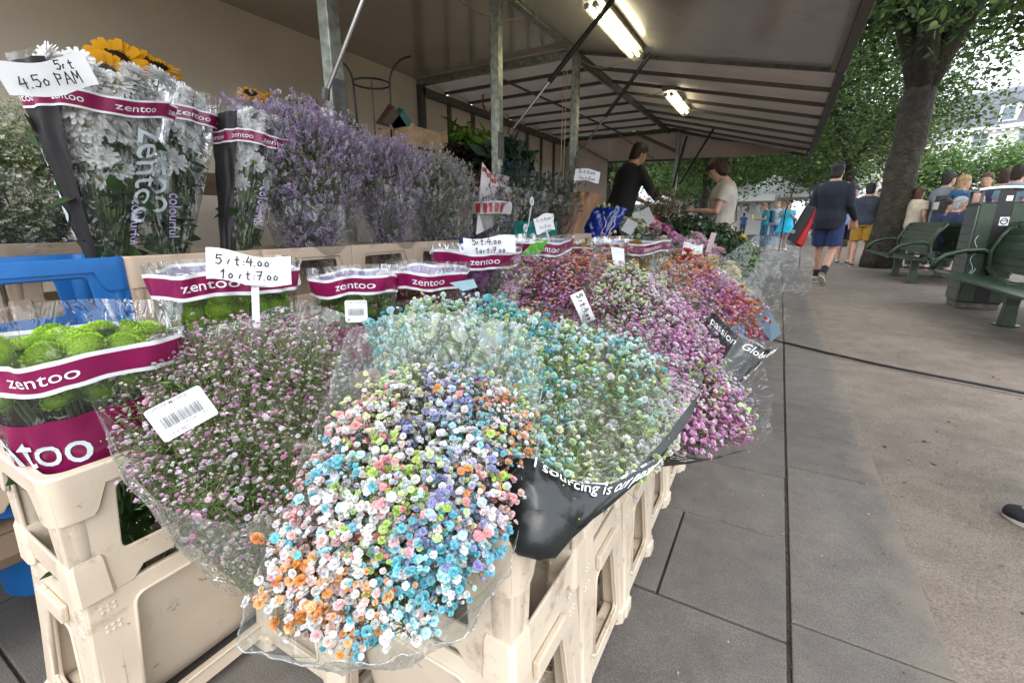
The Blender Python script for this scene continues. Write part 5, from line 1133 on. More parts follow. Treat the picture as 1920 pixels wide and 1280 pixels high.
# ================================================ white daisies in black and clear sleeves
def daisies(lbl,A,topc,ry,rx,n,seed,blk,band_b=.84,rot=0,letters=None,white=(.88,.88,.87),stripe=True,face=(1,-.3)):
    r=np.random.default_rng(seed);A=V3(A);topc=V3(topc);root=thing('daisy_sleeve',lbl,'flower sleeve',A,'sleeves of white daisies')
    B=Bag(A,(.035,.045),topc,(rx,ry),seed=seed,ck=.004,sq=.85,rot=rot,wave=.012)
    patch('clear_sleeve',B,0,1,0,1,110,20,M['foilb'],root)
    patch('black_sleeve',B,blk[0],blk[1],0,.97,40,16,M['blackpaper'],root,off=.003)
    patch('band',B,0,1,band_b,band_b+.06,110,2,M['purple'],root,off=.0045)
    for q in (band_b-.008,band_b+.06):patch('band_edge',B,0,1,q,q+.009,110,1,M['wtext'],root,off=.0055)
    Lb=np.linalg.norm(topc-A);per=2*pi*(rx+ry)/2*.85
    for k in range(7):
        vs,fs=curve_mesh(text='zentoo',size=1);hh=.042;V=[B(k/7+.03+x*hh*Lb/per,band_b+.03+y*hh,.0065) for x,y,z in vs];mb=MB();mb.add(V,fs);mb.build('lettering',M['wtext'],root)
    if letters:
        for (tx,a0,b0,sz,mm) in letters:
            vs,fs=curve_mesh(text=tx,size=1);V=[B(a0+y*sz/per*1.2,b0-x*sz/Lb,.0075) for x,y,z in vs];mb=MB();mb.add(V,fs);mb.build('large_lettering',M[mm],root)
    # blooms on the facing side and the top
    fa=math.atan2(face[1],face[0]);pts=[];N=[]
    for i in range(n):
        a=(fa+r.uniform(-1.5,1.5))/(2*pi)-rot/(2*pi);b=1-.52*r.random()**1.5;q=B(a%1,b,-.03-r.random()*.02);cc_=A+(topc-A)*b
        if b>.9:q=cc_+(q-cc_)*r.random()**.5
        pts.append(q);N.append(nrm((q-cc_))*.9+(0,0,.2+(b>.9)*.9)+r.normal(0,.3,3))
    pts=np.array(pts);N=nrm(np.array(N));S=r.uniform(.055,.078,n)
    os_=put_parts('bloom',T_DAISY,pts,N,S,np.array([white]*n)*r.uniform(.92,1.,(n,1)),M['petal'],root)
    cm=npmesh('flower_centre',*dome_t(24,.5,.3,.08,.08,)[:2],M['petal'],col=dome_t(24,.5,.3,.08,.08)[2]*np.array((.45,.42,.04)))
    for i,o in enumerate(os_):
        if r.random()<.45:
            d=bpy.data.objects.new('flower_centre',cm);COL.objects.link(d);d.parent=o;d.scale=(.26,.26,.26);d.location=(0,0,.06)
    twigs('stems',np.repeat([A],n,0)+r.normal(0,.01,(n,3)),pts-N*.01,.0022,.0018,M['twig'],root)
    k=n*4;b=r.uniform(.08,.72,k);T=A+(topc-A)*b[:,None]+np.stack([r.normal(0,.35,k)*rx*b*1.1,r.normal(0,.35,k)*ry*b*1.1,np.zeros(k)],1)
    scatter('leaves',T_LEAF,T,nrm(r.normal(size=(k,3))+(.5,-.3,0)),r.uniform(.03,.075,k),M['leaf'],root,col=np.array((.05,.10,.035))*r.uniform(.5,1.5,(k,1)))
    return root
TL=[('zentoo',.93,.40,.085,'gtext'),('colourful',.885,.22,.035,'ltext')]
daisies('leftmost sleeve of white daisies with a wide black paper side',(-1.60,.56,.80),(-1.50,.585,1.315),.16,.11,92,81,(.60,.86),letters=[('zentoo',.07,.52,.085,'gtext'),('colourful',.04,.30,.034,'ltext'),('zentoo',.70,.45,.10,'gtext')],band_b=.80)
daisies('middle sleeve of white daisies overlapping its left neighbour, large grey lettering',(-1.63,.70,.80),(-1.66,.80,1.335),.15,.10,70,82,(.30,.42),letters=[('zentoo',.93,.58,.095,'gtext'),('colourful',.985,.32,.036,'ltext')],band_b=.83)
daisies('right-hand sleeve of white daisies with a narrow black left side',(-1.60,.90,.80),(-1.58,1.02,1.30),.12,.10,40,83,(.62,.86),letters=[('colourful',.02,.42,.036,'ltext')],band_b=.80)
# ================================================ PRICE SIGNS
def sign(lbl,u,v,d,w,h,roll,lines,seed=0,bend=.008,fork=None,tilt=(0,0)):
    Mx=frame_uv(u,v,d,roll,*tilt);o=P(u,v,d);t=thing('price_sign',lbl,'price sign',o,'handwritten price signs')
    nx,ny=12,6;V=[(-w/2+w*i/nx+ .006*math.sin(j)*0,-h/2+h*j/ny+.006*math.sin(i*.5+seed),bend*math.sin(pi*i/nx+seed)*.6) for j in range(ny+1) for i in range(nx+1)]
    V2=[tuple(Mx@Vector(p)) for p in V]+[tuple(Mx@Vector((p[0],p[1],p[2]-.0012))) for p in V];k=(nx+1)*(ny+1)
    F=[(j*(nx+1)+i,j*(nx+1)+i+1,(j+1)*(nx+1)+i+1,(j+1)*(nx+1)+i) for j in range(ny) for i in range(nx)];F+=[tuple(x+k for x in f[::-1]) for f in F]
    link('card',npmesh('card',np.array(V2)-wpos(t),F,M['card'],smooth=True),t)
    handwriting(lines,w,h,t,'handwriting',Mx,w*.016,z=bend*.6+.0016)
    if fork:
        mb=MB();mb.bar(Mx@Vector((fork*w,-h/2+.01,-.004)),Mx@Vector((fork*w,-h/2-.09,-.004)),.014,.003);mb.bar(Mx@Vector((fork*w-.02,-h/2+.0,-.003)),Mx@Vector((fork*w+.02,-h/2+.0,-.003)),.02,.003);mb.build('holder',flat('clear_holder',(.55,.58,.58),.2),t)
    return t
sign('large white sign with two handwritten prices, over the green flowers',470,504,.93,.152,.062,R(-7),[('5 st:4.00',-.060,.004,.019),('10 st:7.00',-.052,-.024,.018)],1,fork=.05,tilt=(.1,.25))
sign('crumpled white sign reading 4.50 at the top left above the daisies',92,143,.93,.148,.060,R(17),[('5st',.018,.009,.016),('4.50 PAM',-.050,-.017,.021)],2,bend=.02)
sign('white sign reading 5 st 4.00 against the blue crate',918,461,1.62,.185,.062,R(2),[('5st:4.00',-.06,.005,.022),('10st:7.00',-.05,-.025,.02)],3,fork=.0)
sign('small white sign above the bright green leaf, before the teal sheet',1020,419,2.05,.085,.072,R(14),[('5 st:4.00',-.03,.012,.013),('10:7.00',-.024,-.02,.013)],4,fork=.05)
sign('white sign stuck in the brown paper bunch',1101,329,3.1,.17,.075,R(-8),[('5st:4.00',-.06,.01,.024),('10st:7.00',-.05,-.028,.02)],5)
sign('faded cream sign pinned among the white button flowers by the post',613,218,2.0,.05,.055,R(-5),[('5st',-.015,.0,.016)],6)
sign('white card with scribbled pen strokes on the peony foil',1298,470,2.2,.09,.065,R(-4),[('1 1 0',-.02,-.01,.022)],7)
gl=thing('bright_leaf','single bright green leaf blade lying below the small price sign','leaf',P(1005,463,1.9));q=uvd((976,478,1.95),(1005,448,1.98),(1027,452,1.95),(1012,474,1.9));MB().add(q+[V3(x)-(0,0,.002) for x in q],[(0,1,2,3),(7,6,5,4),(0,4,5,1),(1,5,6,2),(2,6,7,3),(3,7,4,0)]).build('blade',flat('leaf_green_card',(.10,.42,.01),.4),gl)
wt=thing('white_tag','blank white tag hanging among the salmon spray','tag',P(1163,482,1.7));q=uvd((1145,462,1.72),(1170,466,1.70),(1172,500,1.66),(1152,505,1.66));MB().add(q+[V3(x)-fwd*-.002 for x in q],[(0,1,2,3),(7,6,5,4),(0,4,5,1),(1,5,6,2),(2,6,7,3),(3,7,4,0)]).build('sheet',M['card'],wt)
for (u,v,dd,w,h,ro,lb,cc) in ((1215,405,2.6,.05,.09,.5,'grey card tip between the cream and pink flowers',(.33,.31,.31)),(1180,425,2.4,.06,.07,-.5,'grey folded card below the cream flowers',(.36,.35,.35)),(1333,455,2.3,.025,.10,-.2,'narrow pinkish foil strip before the pale peonies',(.45,.33,.36))):
    Mx=frame_uv(u,v,dd,ro);g=thing('card_tip',lb,'card',P(u,v,dd));MB().box(-w/2,w/2,-h/2,h/2,-.001,.001,0,Mx).build('sheet',flat('card%d'%u,cc,.5),g)
# ================================================ TREES
def limb_tube(mb,pts,r0,r1,n=9):
    k=len(pts);mb.tube(pts,[r0+(r1-r0)*i/(k-1) for i in range(k)],n)
def tree(lbl,base,r0,fork,crown,nclump,lpc,lsize,seed,cols=((.06,.11,.028),(.085,.145,.035),(.04,.08,.025),(.12,.18,.05)),lean=(0,0),tmpl=T_QLEAF,forks=3,parts=0,cs=.55,name='tree',zmin=None,vis=True):
    r=np.random.default_rng(seed);base=V3(base);t=thing('linden_tree',lbl,'tree',base,'linden trees along the square')
    F=base+V3((lean[0],lean[1],fork));mb=MB()
    pts=[base+(F-base)*s+r.normal(0,.03,3)*(0<s<1) for s in np.linspace(0,1,8)]
    rr=[r0*(1.35 if i==0 else 1.08 if i==1 else 1-.03*i)*(1+r.normal(0,.03)) for i in range(8)]
    mb.tube(pts,rr,18);mb.build('trunk',M['bark'],t,smooth=True)
    c=V3(crown[0]);R_=V3(crown[1]);
    cl=c+nrm(r.normal(size=(nclump,3)))*R_*(r.random((nclump,1))**.38)
    zm=c[2]-R_[2] if zmin is None else zmin;cl[:,2]=np.maximum(cl[:,2],zm+r.random(nclump)*.3)
    tops=[]
    for k in range(forks):
        a=2*pi*k/forks+r.uniform(-.4,.4);e=F+V3((math.cos(a)*R_[0]*.45,math.sin(a)*R_[1]*.45,(c[2]-F[2])*.9+r.uniform(-.3,.8)))
        mid=F+(e-F)*.5+(0,0,.25);tops+=[mid,e,F+(e-F)*.75];b=MB();b.tube([F-(0,0,.2),F+(mid-F)*.4,mid,(mid+e)/2+r.normal(0,.08,3),e],[r0*.72,r0*.6,r0*.5,r0*.36,r0*.2],10);b.build('limb',M['bark'],t,smooth=True)
    tops=np.array(tops+[F]);A=[];Bp=[];ra=[]
    for q in cl:
        j=np.argmin(((tops-q)**2).sum(1));p=tops[j];m_=(p+q)/2+r.normal(0,.12,3)+(0,0,.12);A+=[p,m_];Bp+=[m_,q];ra+=[.03,.018]
    twigs('branches',A,Bp,np.array(ra)*r0*4,np.array(ra)*.5*r0*4,M['bark'],t)
    T=cl.repeat(lpc,0)+r.normal(size=(nclump*lpc,3))*(cs,cs,cs*.62)
    ok=T[:,2]>zm-.5;T=T[ok];m=len(T)
    C=np.array(cols)[r.integers(0,len(cols),nclump)].repeat(lpc,0)[ok]*r.uniform(.6,1.4,(m,1))
    N=nrm(r.normal(size=(m,3))*.55+(0,0,.9));S=lsize*r.uniform(.65,1.2,m)
    if parts:
        d=np.linalg.norm(T-O0,axis=1);uv=np.array([prj(q) for q in T]);inn=(uv[:,0]>0)&(uv[:,0]<1920)&(uv[:,1]>0)&((T-O0)@fwd>0);o=np.argsort(d+~inn*100)
        put_parts('leaf',T_LEAF,T[o[:parts]],N[o[:parts]],S[o[:parts]],C[o[:parts]],M['leaf'],t);T,N,S,C=T[o[parts:]],N[o[parts:]],S[o[parts:]],C[o[parts:]]
    scatter('foliage',tmpl,T,N,S,M['leaf'],t,col=C)
    return t
tree('big linden with a thick dark leaning trunk beside the first far bench',(2.05,13.1,0),.32,3.75,((1.7,12.6,7.2),(3.9,4.2,3.0)),470,100,.15,1,lean=(.08,-.1),forks=4,zmin=4.5,cs=.5)
tree('linden beyond the right edge whose low leafy branches hang into the top right',(5.2,7.6,0),.3,3.4,((2.7,7.3,4.5),(2.4,2.5,1.6)),210,80,.115,2,forks=4,parts=300,tmpl=T_LEAF,zmin=3.05,cs=.36)
tree('linden with a forked slender trunk behind the man with the red bag',(2.4,24.5,0),.2,3.3,((2.3,24,6.3),(4.2,4.6,3.3)),260,80,.17,3,forks=3,zmin=3.0,cs=.7,lean=(-.2,0))
tree('linden farther down the path on its right side',(2.6,34,0),.2,3.3,((2.2,34,6.3),(4.6,5,3.6)),220,70,.22,4,forks=3,zmin=2.9,cs=.8)
tree('farthest linden at the right of the path',(2.5,46,0),.2,3.3,((2.2,46,6.6),(5,6,4)),220,60,.28,5,forks=3,zmin=2.9,cs=.9)
bgl=((.06,.12,.03),(.09,.16,.035),(.04,.08,.025),(.12,.19,.05))
tree('pale green linden in the middle distance behind the woman',(-2.6,19,0),.17,3.0,((-3.0,19,4.6),(3.0,3.6,2.6)),200,80,.17,6,cols=bgl,forks=3,zmin=2.3,cs=.6)
tree('linden seen between the vendor and the woman',(-5.2,15.5,0),.16,2.8,((-5.4,15.5,4.3),(2.8,3.2,2.4)),170,80,.15,7,forks=3,zmin=2.25,cs=.5)
tree('linden at the left of the path behind the blue dress',(-3.4,29,0),.2,3.2,((-3.2,29,5.6),(4.2,4.6,3.2)),220,70,.22,8,cols=bgl,forks=3,zmin=2.8,cs=.8)
tree('distant linden closing the path on its left side',(-3.8,44,0),.2,3.4,((-3.4,44,6.4),(5.6,6,4.2)),220,60,.3,9,forks=3,zmin=2.8,cs=1.)
tree('far linden behind the tents',(-9,40,0),.2,3.4,((-9,40,6.2),(5.6,6,4)),200,60,.3,10,cols=bgl,forks=3,zmin=2.6,cs=1.)
tree('young bright green tree in front of the white building, left one',(8.5,42,0),.12,2.2,((8.5,42,4.0),(1.8,1.8,1.9)),80,70,.26,11,cols=((.13,.22,.07),(.17,.27,.09),(.1,.18,.05)),forks=3,cs=.6)
tree('young bright green tree in front of the white building, right one',(12.4,42,0),.12,2.2,((12.4,42,4.1),(2.0,2.0,1.8)),80,70,.26,12,cols=((.13,.22,.07),(.17,.27,.09),(.1,.18,.05)),forks=3,cs=.6)
# ================================================ BUILDINGS
def building(lbl,corner,dirx,Wd,eave,roofh,floors,nwin,wm,rm,win=(1.15,1.9),x0=1.8,pitch=3.4,dorm=True,depth=10,flat_roof=False,sill=True,zbase=1.4):
    c=V3((*corner,0));ex=nrm(V3((*dirx,0)));ey=V3((-ex[1],ex[0],0))
    if ey@(-c)>0:ey=-ey  # ey points away from the viewer
    t=thing('building',lbl,'building',c)
    fm=Mat(c,ex,-ey,(0,0,1))  # local: x along facade, y outwards to viewer, z up
    def bxx(mb,x0,x1,y0,y1,z0,z1):mb.box(x0,x1,y0,y1,z0,z1,0,fm);return mb
    # front wall with real openings
    wins=[];fh=(eave-zbase)/floors
    for f in range(floors):
        for k in range(nwin):wins.append((x0+k*pitch-win[0]/2,zbase+f*fh+fh*.22,win[0],win[1] if f<floors-1 or True else 1))
    vs,fs=curve_mesh(loops=[[(0,0),(Wd,0),(Wd,eave),(0,eave)]]+[[(a,b),(a+w,b),(a+w,b+h),(a,b+h)] for a,b,w,h in wins],thick=.3)
    mb=MB();mb.add([fm@Vector((x,z-.15,y)) for x,y,z in vs],fs);mb.build('front_wall',wm,t)
    bxx(MB(),0,Wd,-depth,-.31,0,eave-.01).build('wall_block',wm,t)
    for f in range(floors):bxx(MB(),-.05,Wd+.05,0.001,.07,zbase+f*fh-.12,zbase+f*fh+.02).build('string_course',wm,t)
    bxx(MB(),-.3,Wd+.3,.0015,.4,eave-.25,eave+.1).build('cornice',wm,t)
    for k in range(int(Wd/.6)):bxx(MB(),.1+k*.6,.35+k*.6,.002,.3,eave-.5,eave-.26).build('cornice_bracket',wm,t)
    fr=flat('window_frame_white',(.7,.7,.7),.5)
    for a,b,w,h in wins:
        g=bxx(MB(),a+.0,a+w,-.28,-.24,b,b+h).build('window',M['glass'],t)
        mb=MB()
        for x in (a+.03,a+w/2,a+w-.03):bxx(mb,x-.04,x+.04,-.235,-.18,b,b+h)
        for z in (b+.03,b+h*.66,b+h*.33,b+h-.03):bxx(mb,a,a+w,-.234,-.19,z-.03,z+.03)
        mb.build('window_frame',fr,g)
        if sill:bxx(MB(),a-.08,a+w+.08,.001,.1,b-.12,b).build('sill',wm,g)
    if not flat_roof:
        mb=MB();z0=eave+.1
        prof=[(.1,z0),(-2.2,z0+roofh*.85),(-3.2,z0+roofh),(-depth+3,z0+roofh),(-depth,z0)]
        V=[fm@Vector((x,y,z)) for x in (-.1,Wd+.1) for y,z in prof];n=len(prof)
        mb.add(V,[(i,i+1,n+i+1,n+i) for i in range(n-1)]+[tuple(range(n)),tuple(range(2*n-1,n-1,-1))]);rf=mb.build('roof',rm,t)
        if dorm:
            for k in range(0,nwin,1):
                x=x0+k*pitch+pitch/2
                if x>Wd-1:continue
                d=bxx(MB(),x-.65,x+.65,-1.9,-.15,z0+.35,z0+1.9).build('dormer',wm,rf)
                bxx(MB(),x-.42,x+.42,-.149,-.10,z0+.5,z0+1.6).build('window',M['glass'],t)
                mb=MB();mb.add([fm@Vector(p) for p in ((x-.85,0,z0+1.9),(x+.85,0,z0+1.9),(x,0,z0+2.45),(x-.85,-2.2,z0+1.9),(x+.85,-2.2,z0+1.9),(x,-2.2,z0+2.45))],[(0,1,2),(5,4,3),(0,3,4,1),(1,4,5,2),(2,5,3,0)]);mb.build('dormer_roof',rm,rf)
    return t
cn=P(1722,419,50);building('long white plastered building with slate mansard roof and dormers behind the square',(cn[0],cn[1]),(.87,-.5),34,10.0,3.9,3,10,M['white_wall'],M['slate'],x0=3.4,pitch=3.25,dorm=True)
cn=P(1640,419,75);building('cream apartment building half hidden behind the thick trunk',(cn[0]-9,cn[1]),(1,-.25),19,15,3,4,6,M['cream_wall'],M['slate'],x0=1.8,pitch=3.,dorm=False)
cn=P(1140,419,42);building('pale modern office block with grey windows seen under the tarpaulin end',(cn[0],cn[1]),(.93,.36),15,13,3,5,8,flat('office_wall',(.66,.65,.63),.6),M['slate'],win=(1.1,1.7),x0=1.,pitch=1.75,flat_roof=True,sill=False)
cn=P(1270,419,70);building('low white building row far behind the market tents',(cn[0],cn[1]),(.9,.4),26,8,3,2,8,M['white_wall'],M['slate'],dorm=False)
def tent(lbl,x,y,w,h0,h1):
    t=thing('market_tent',lbl,'tent',(x,y,0),'white market tents')
    for sx in (-1,1):
        for sy in (-1,1):MB().box(x+sx*w/2-.03,x+sx*w/2+.03,y+sy*w/2-.03,y+sy*w/2+.03,0,h0).build('pole',M['galv'],t)
    n=8;V=[];ring=[]
    for s,z in ((1,h0-.28),(1,h0),(.6,h0+(h1-h0)*.3),(.25,h0+(h1-h0)*.65),(.02,h1)):
        ring.append([(x+a*w/2*s,y+b*w/2*s,z) for a,b in ((-1,-1),(0,-1),(1,-1),(1,0),(1,1),(0,1),(-1,1),(-1,0))])
    MB().loft(ring).build('canopy',M['tentw'],t,smooth=25)
tent('small grey-white peaked tent left of the bigger white one',-1.9,30,3.0,2.4,3.2)
tent('big white peaked tent behind the couple in blue',-.7,36,4.6,2.8,4.2)
tent('white tent roof between the vendor and the woman',-7.2,27,4.2,2.2,3.2)
lp=thing('street_lamp','thin dark street lamp mast before the white building','street lamp',P(1822,419,36)*(1,1,0))
b=P(1822,419,36);MB().tube([(b[0],b[1],0),(b[0],b[1],4.2)],.05).build('pole',M['galvd'],lp);MB().tube([(b[0],b[1],3.3),(b[0]+.6,b[1],3.75),(b[0]+1.2,b[1]-.1,3.7)],.03).build('arm',M['galvd'],lp);MB().box(b[0]+1.0,b[0]+1.4,b[1]-.2,b[1]+0,3.62,3.7).build('lamp_head',M['galvd'],lp)
b=P(1716,419,40);lp=thing('street_lamp','dark lamp post with curved bracket left of the white building','street lamp',(b[0],b[1],0));MB().tube([(b[0],b[1],0),(b[0],b[1],8.2)],.07).build('pole',M['galvd'],lp);MB().tube([(b[0],b[1],6.6),(b[0]-.7,b[1],6.9)],.04).build('arm',M['galvd'],lp)
# ================================================ BENCHES, BIN, CABLE
G_=M['green_paint']
def bench(lbl,y0,y1,legs,bk=2.02):
    t=thing('bench',lbl,'bench',(1.9,(y0+y1)/2,0),'dark green double benches')
    xf=1.58
    for side in (1,-1):
        X=lambda x:2.31+(x-2.31)*side
        ns=7
        for k in range(ns):
            s=k/(ns-1);x=xf+.0+s*.50;z=.435-.045*math.sin(s*pi*.55)
            MB().box(min(X(x),X(x+.062)),max(X(x),X(x+.062)),y0,y1,z-.02,z).build('seat_slat',G_,t,bevel=.006)
        for k in range(7):
            s=k/6;x=2.10+.02*s-.05*math.sin(s*pi)+.10*s;z=.50+.44*s
            MB().bar((X(x),y0+.06,z),(X(x),y1-.06,z),.018,.0735).build('back_slat',G_,t,bevel=.004)
        for y in (y0+.03,y1-.03):
            mb=MB();mb.tube([(X(a),y,b) for a,b in ((1.60,.44),(1.62,.52),(1.70,.60),(1.85,.655),(2.0,.665),(2.06,.64),(2.08,.55),(2.09,.44),(2.14,.36))],.022,8,asp=1.3);mb.build('armrest',G_,t,smooth=True)
            mb=MB();mb.tube([(X(a),y,b) for a,b in ((2.16,.30),(2.12,.42),(2.08,.52),(2.07,.66),(2.13,.82),(2.22,.955))],.026,8,asp=1.2);mb.build('back_frame',G_,t,smooth=True)
            MB().tube([(X(2.1),y-.03,.47),(X(2.1),y+.03,.47)],.045,12).build('hinge_boss',G_,t,smooth=30)
    for y in legs:
        for side in (1,-1):
            X=lambda x:2.31+(x-2.31)*side
            MB().loft([[(X(2.0)+a*w,y+b*d,z) for a,b in ((-1,-1),(1,-1),(1,1),(-1,1))] for z,w,d in ((.0,.055,.05),(.2,.045,.045),(.36,.055,.05),(.405,.09,.04))]).build('leg',G_,t,bevel=.006)
            MB().tube([(X(2.0),y,.0),(X(2.0),y,.012)],.10,14).build('foot_plate',G_,t)
        MB().bar((1.62,y,.40),(3.0,y,.40),.05,.03).build('crossbar',G_,t)
    return t
bench('nearest dark green bench, cut by the right edge',4.3,7.15,(5.0,6.09))
bench('farther dark green bench in front of the thick tree trunk',9.55,11.9,(9.9,11.2))
bn=thing('litter_bin','square green litter bin with curved metal lid and stickers between the benches','litter bin',(2.08,7.33,0))
cx,cy=2.08,7.36;hw=.20
def bxr(mb,x0,x1,y0,y1,z0,z1):mb.box(cx+x0,cx+x1,cy+y0,cy+y1,z0,z1);return mb
bxr(MB(),-hw*.9,hw*.9,-hw*.9,hw*.9,.0,.07).build('base',M['galvd'],bn)
bxr(MB(),-hw+.012,hw-.012,-hw+.012,hw-.012,.06,1.18).build('body',M['black_rod'],bn)
bxr(MB(),-hw,-hw+.02,-hw,hw,.08,1.14).build('left_panel',flat('dull_metal_panel',(.10,.11,.10),.3,metal=.6),bn,bevel=.004)
bxr(MB(),-hw+.021,-hw+.15,-hw-.004,-hw+.012,.08,1.16).build('green_panel',G_,bn,bevel=.003)
bxr(MB(),hw-.12,hw,-hw-.004,-hw+.012,.08,1.16).build('green_panel',G_,bn,bevel=.003)
bxr(MB(),-.05,hw-.121,-hw-.001,-hw+.011,.08,1.30).build('dark_panel',M['black_rod'],bn)
bxr(MB(),-hw,hw,hw-.01,hw,.08,1.16).build('back_panel',G_,bn)
for sx in (-1,1):
    for sy in (-1,1):bxr(MB(),sx*(hw-.02)-.012,sx*(hw-.02)+.012,sy*(hw-.02)-.012,sy*(hw-.02)+.012,1.16,1.31).build('corner_post',M['galvd'],bn)
rg=[]
for i in range(9):
    s=-1+2*i/8;z=1.335-.02*s*s;rg.append([(cx+s*(hw+.03),cy-hw-.03,z-.012),(cx+s*(hw+.03),cy+hw+.03,z-.012),(cx+s*(hw+.03),cy+hw+.03,z+.012),(cx+s*(hw+.03),cy-hw-.03,z+.012)])
MB().loft(rg).build('lid',flat('brushed_lid',(.5,.55,.55),.22,metal=.8),bn,smooth=40)
dots=MB()
for i in range(7):
    for j in range(9):dots.box(cx-hw-.002,cx-hw-.0005,cy-hw+.05+i*.05,cy-hw+.062+i*.05,.2+j*.09,.212+j*.09)
dots.build('perforation',M['black_rod'],bn,kind='stuff')
s=bxr(MB(),.0,.075,-hw-.006,-hw-.002,.93,1.02).build('sticker',M['card'],bn);mb=MB()
mb.tube([(cx+.037+.028*math.cos(a),cy-hw-.008,.975+.030*math.sin(a)) for a in np.linspace(0,2*pi,13)],.005,4);mb.tube([(cx+.02,cy-hw-.008,.985),(cx+.03,cy-hw-.008,.975),(cx+.045,cy-hw-.008,.985),(cx+.055,cy-hw-.008,.975)],.004,4);mb.build('sticker_print',M['ink'],s)
s=bxr(MB(),.01,.06,-hw-.006,-hw-.002,1.19,1.245).build('sticker',M['card'],bn)
mb=MB();mb.tube([(cx-hw+.06+.018*math.sin(z*30),cy-hw-.007,.4+z) for z in np.linspace(0,.42,26)],.003,4);mb.tube([(cx-hw+.09+.012*math.cos(z*60),cy-hw-.007,.34+z) for z in np.linspace(0,.12,12)],.003,4);mb.build('scrawl',M['gtext'],bn)
cab=MB();pts=[(-.6,4.75),(-.2,4.5),(.14,4.215),(.4,4.03),(.7,3.87),(1.0,3.72),(1.324,3.564),(1.8,3.35),(2.6,3.1),(3.6,3.0)];cab.tube([(x,y+.015*math.sin(x*6),.012) for x,y in [(a*(1-t)+c*t,b*(1-t)+d*t) for (a,b),(c,d) in zip(pts[:-1],pts[1:]) for t in np.linspace(0,1,5)[:-1]]],.0085,7)
tag(cab.build('power_cable',M['rubber'],smooth=True),'thick black power cable lying across paving and sand','cable')
# goods past the stall: stacked books, sacks
bk=thing('book_crate','green crate by the aisle with coloured boxes on top','crate',at(1385,500,1,6.9));c=V3(bk.location)
MB().box(c[0]-.18,c[0]+.14,c[1]-.2,c[1]+.2,c[2]-.12,c[2]+.03).build('crate_body',flat('dark_green_crate',(.02,.10,.04),.5),bk,bevel=.01)
for i,(col,dx) in enumerate((((.45,.06,.05),0),((.5,.5,.48),.01),((.06,.12,.35),-.01),((.35,.12,.08),.0),((.05,.3,.28),.1))):
    b_=thing('coloured_box','flat %s box stacked on the green crate'%(('red','white','dark blue','brown','turquoise')[i]),'box',(c[0],c[1],c[2]+.04+.035*i),'flat boxes on the green crate')
    MB().box(c[0]-.15+dx,c[0]+.12+dx,c[1]-.17,c[1]+.17,c[2]+.035+.035*i,c[2]+.066+.035*i).build('box_body',flat('box%d'%i,col,.5),b_,bevel=.004)
for i,(dx,dy,rr,col) in enumerate(((-.14,0,.085,(.45,.45,.46)),(.0,.02,.08,(.55,.55,.57)),(.13,.0,.085,(.4,.4,.41)),(-.02,.1,.08,(.5,.36,.1)))):
    z=c[2]+.28+(.09 if i==3 else 0);cc_=(c[0]+dx,c[1]+dy,z);s_=thing('round_cushion','%s round cushion on the boxes at the far end'%('left grey','middle white','right grey','mustard top')[i],'cushion',cc_,'round cushions')
    MB().loft([[(cc_[0]+rr*math.cos(p)*math.cos(a),cc_[1]+rr*math.cos(p)*math.sin(a),cc_[2]+rr*.75*math.sin(p)*(1-.06*math.cos(8*a))) for a in np.linspace(0,2*pi,17)[:-1]] for p in np.linspace(-1.5,1.5,9)]).build('cover',flat('cush%d'%i,col,.8),s_,smooth=True)
# ================================================ PEOPLE
SKIN=mat('skin',(.50,.29,.20),.55,.08,14,transl=.05)
SKIN2=mat('skin_tan',(.38,.20,.13),.55,.08,14)
def remesh(vs,fs,vox,smooth=3):
    me=bpy.data.meshes.new('r');me.from_pydata([tuple(v) for v in vs],[],fs);o=bpy.data.objects.new('r',me);COL.objects.link(o)
    m=o.modifiers.new('r','REMESH');m.mode='VOXEL';m.voxel_size=vox;m.use_smooth_shade=True
    s=o.modifiers.new('s','SMOOTH');s.iterations=smooth;s.factor=.5
    dg=bpy.context.evaluated_depsgraph_get();r=bpy.data.meshes.new_from_object(o.evaluated_get(dg));bpy.data.objects.remove(o);bpy.data.meshes.remove(me);return r
def oval(c,ax,rx,ry,n=14,side=(1,0,0)):
    ax=nrm(V3(ax));s=V3(side);s=nrm(s-ax*(s@ax));f=np.cross(ax,s);return [V3(c)+s*rx*math.cos(2*pi*k/n)+f*ry*math.sin(2*pi*k/n) for k in range(n)]
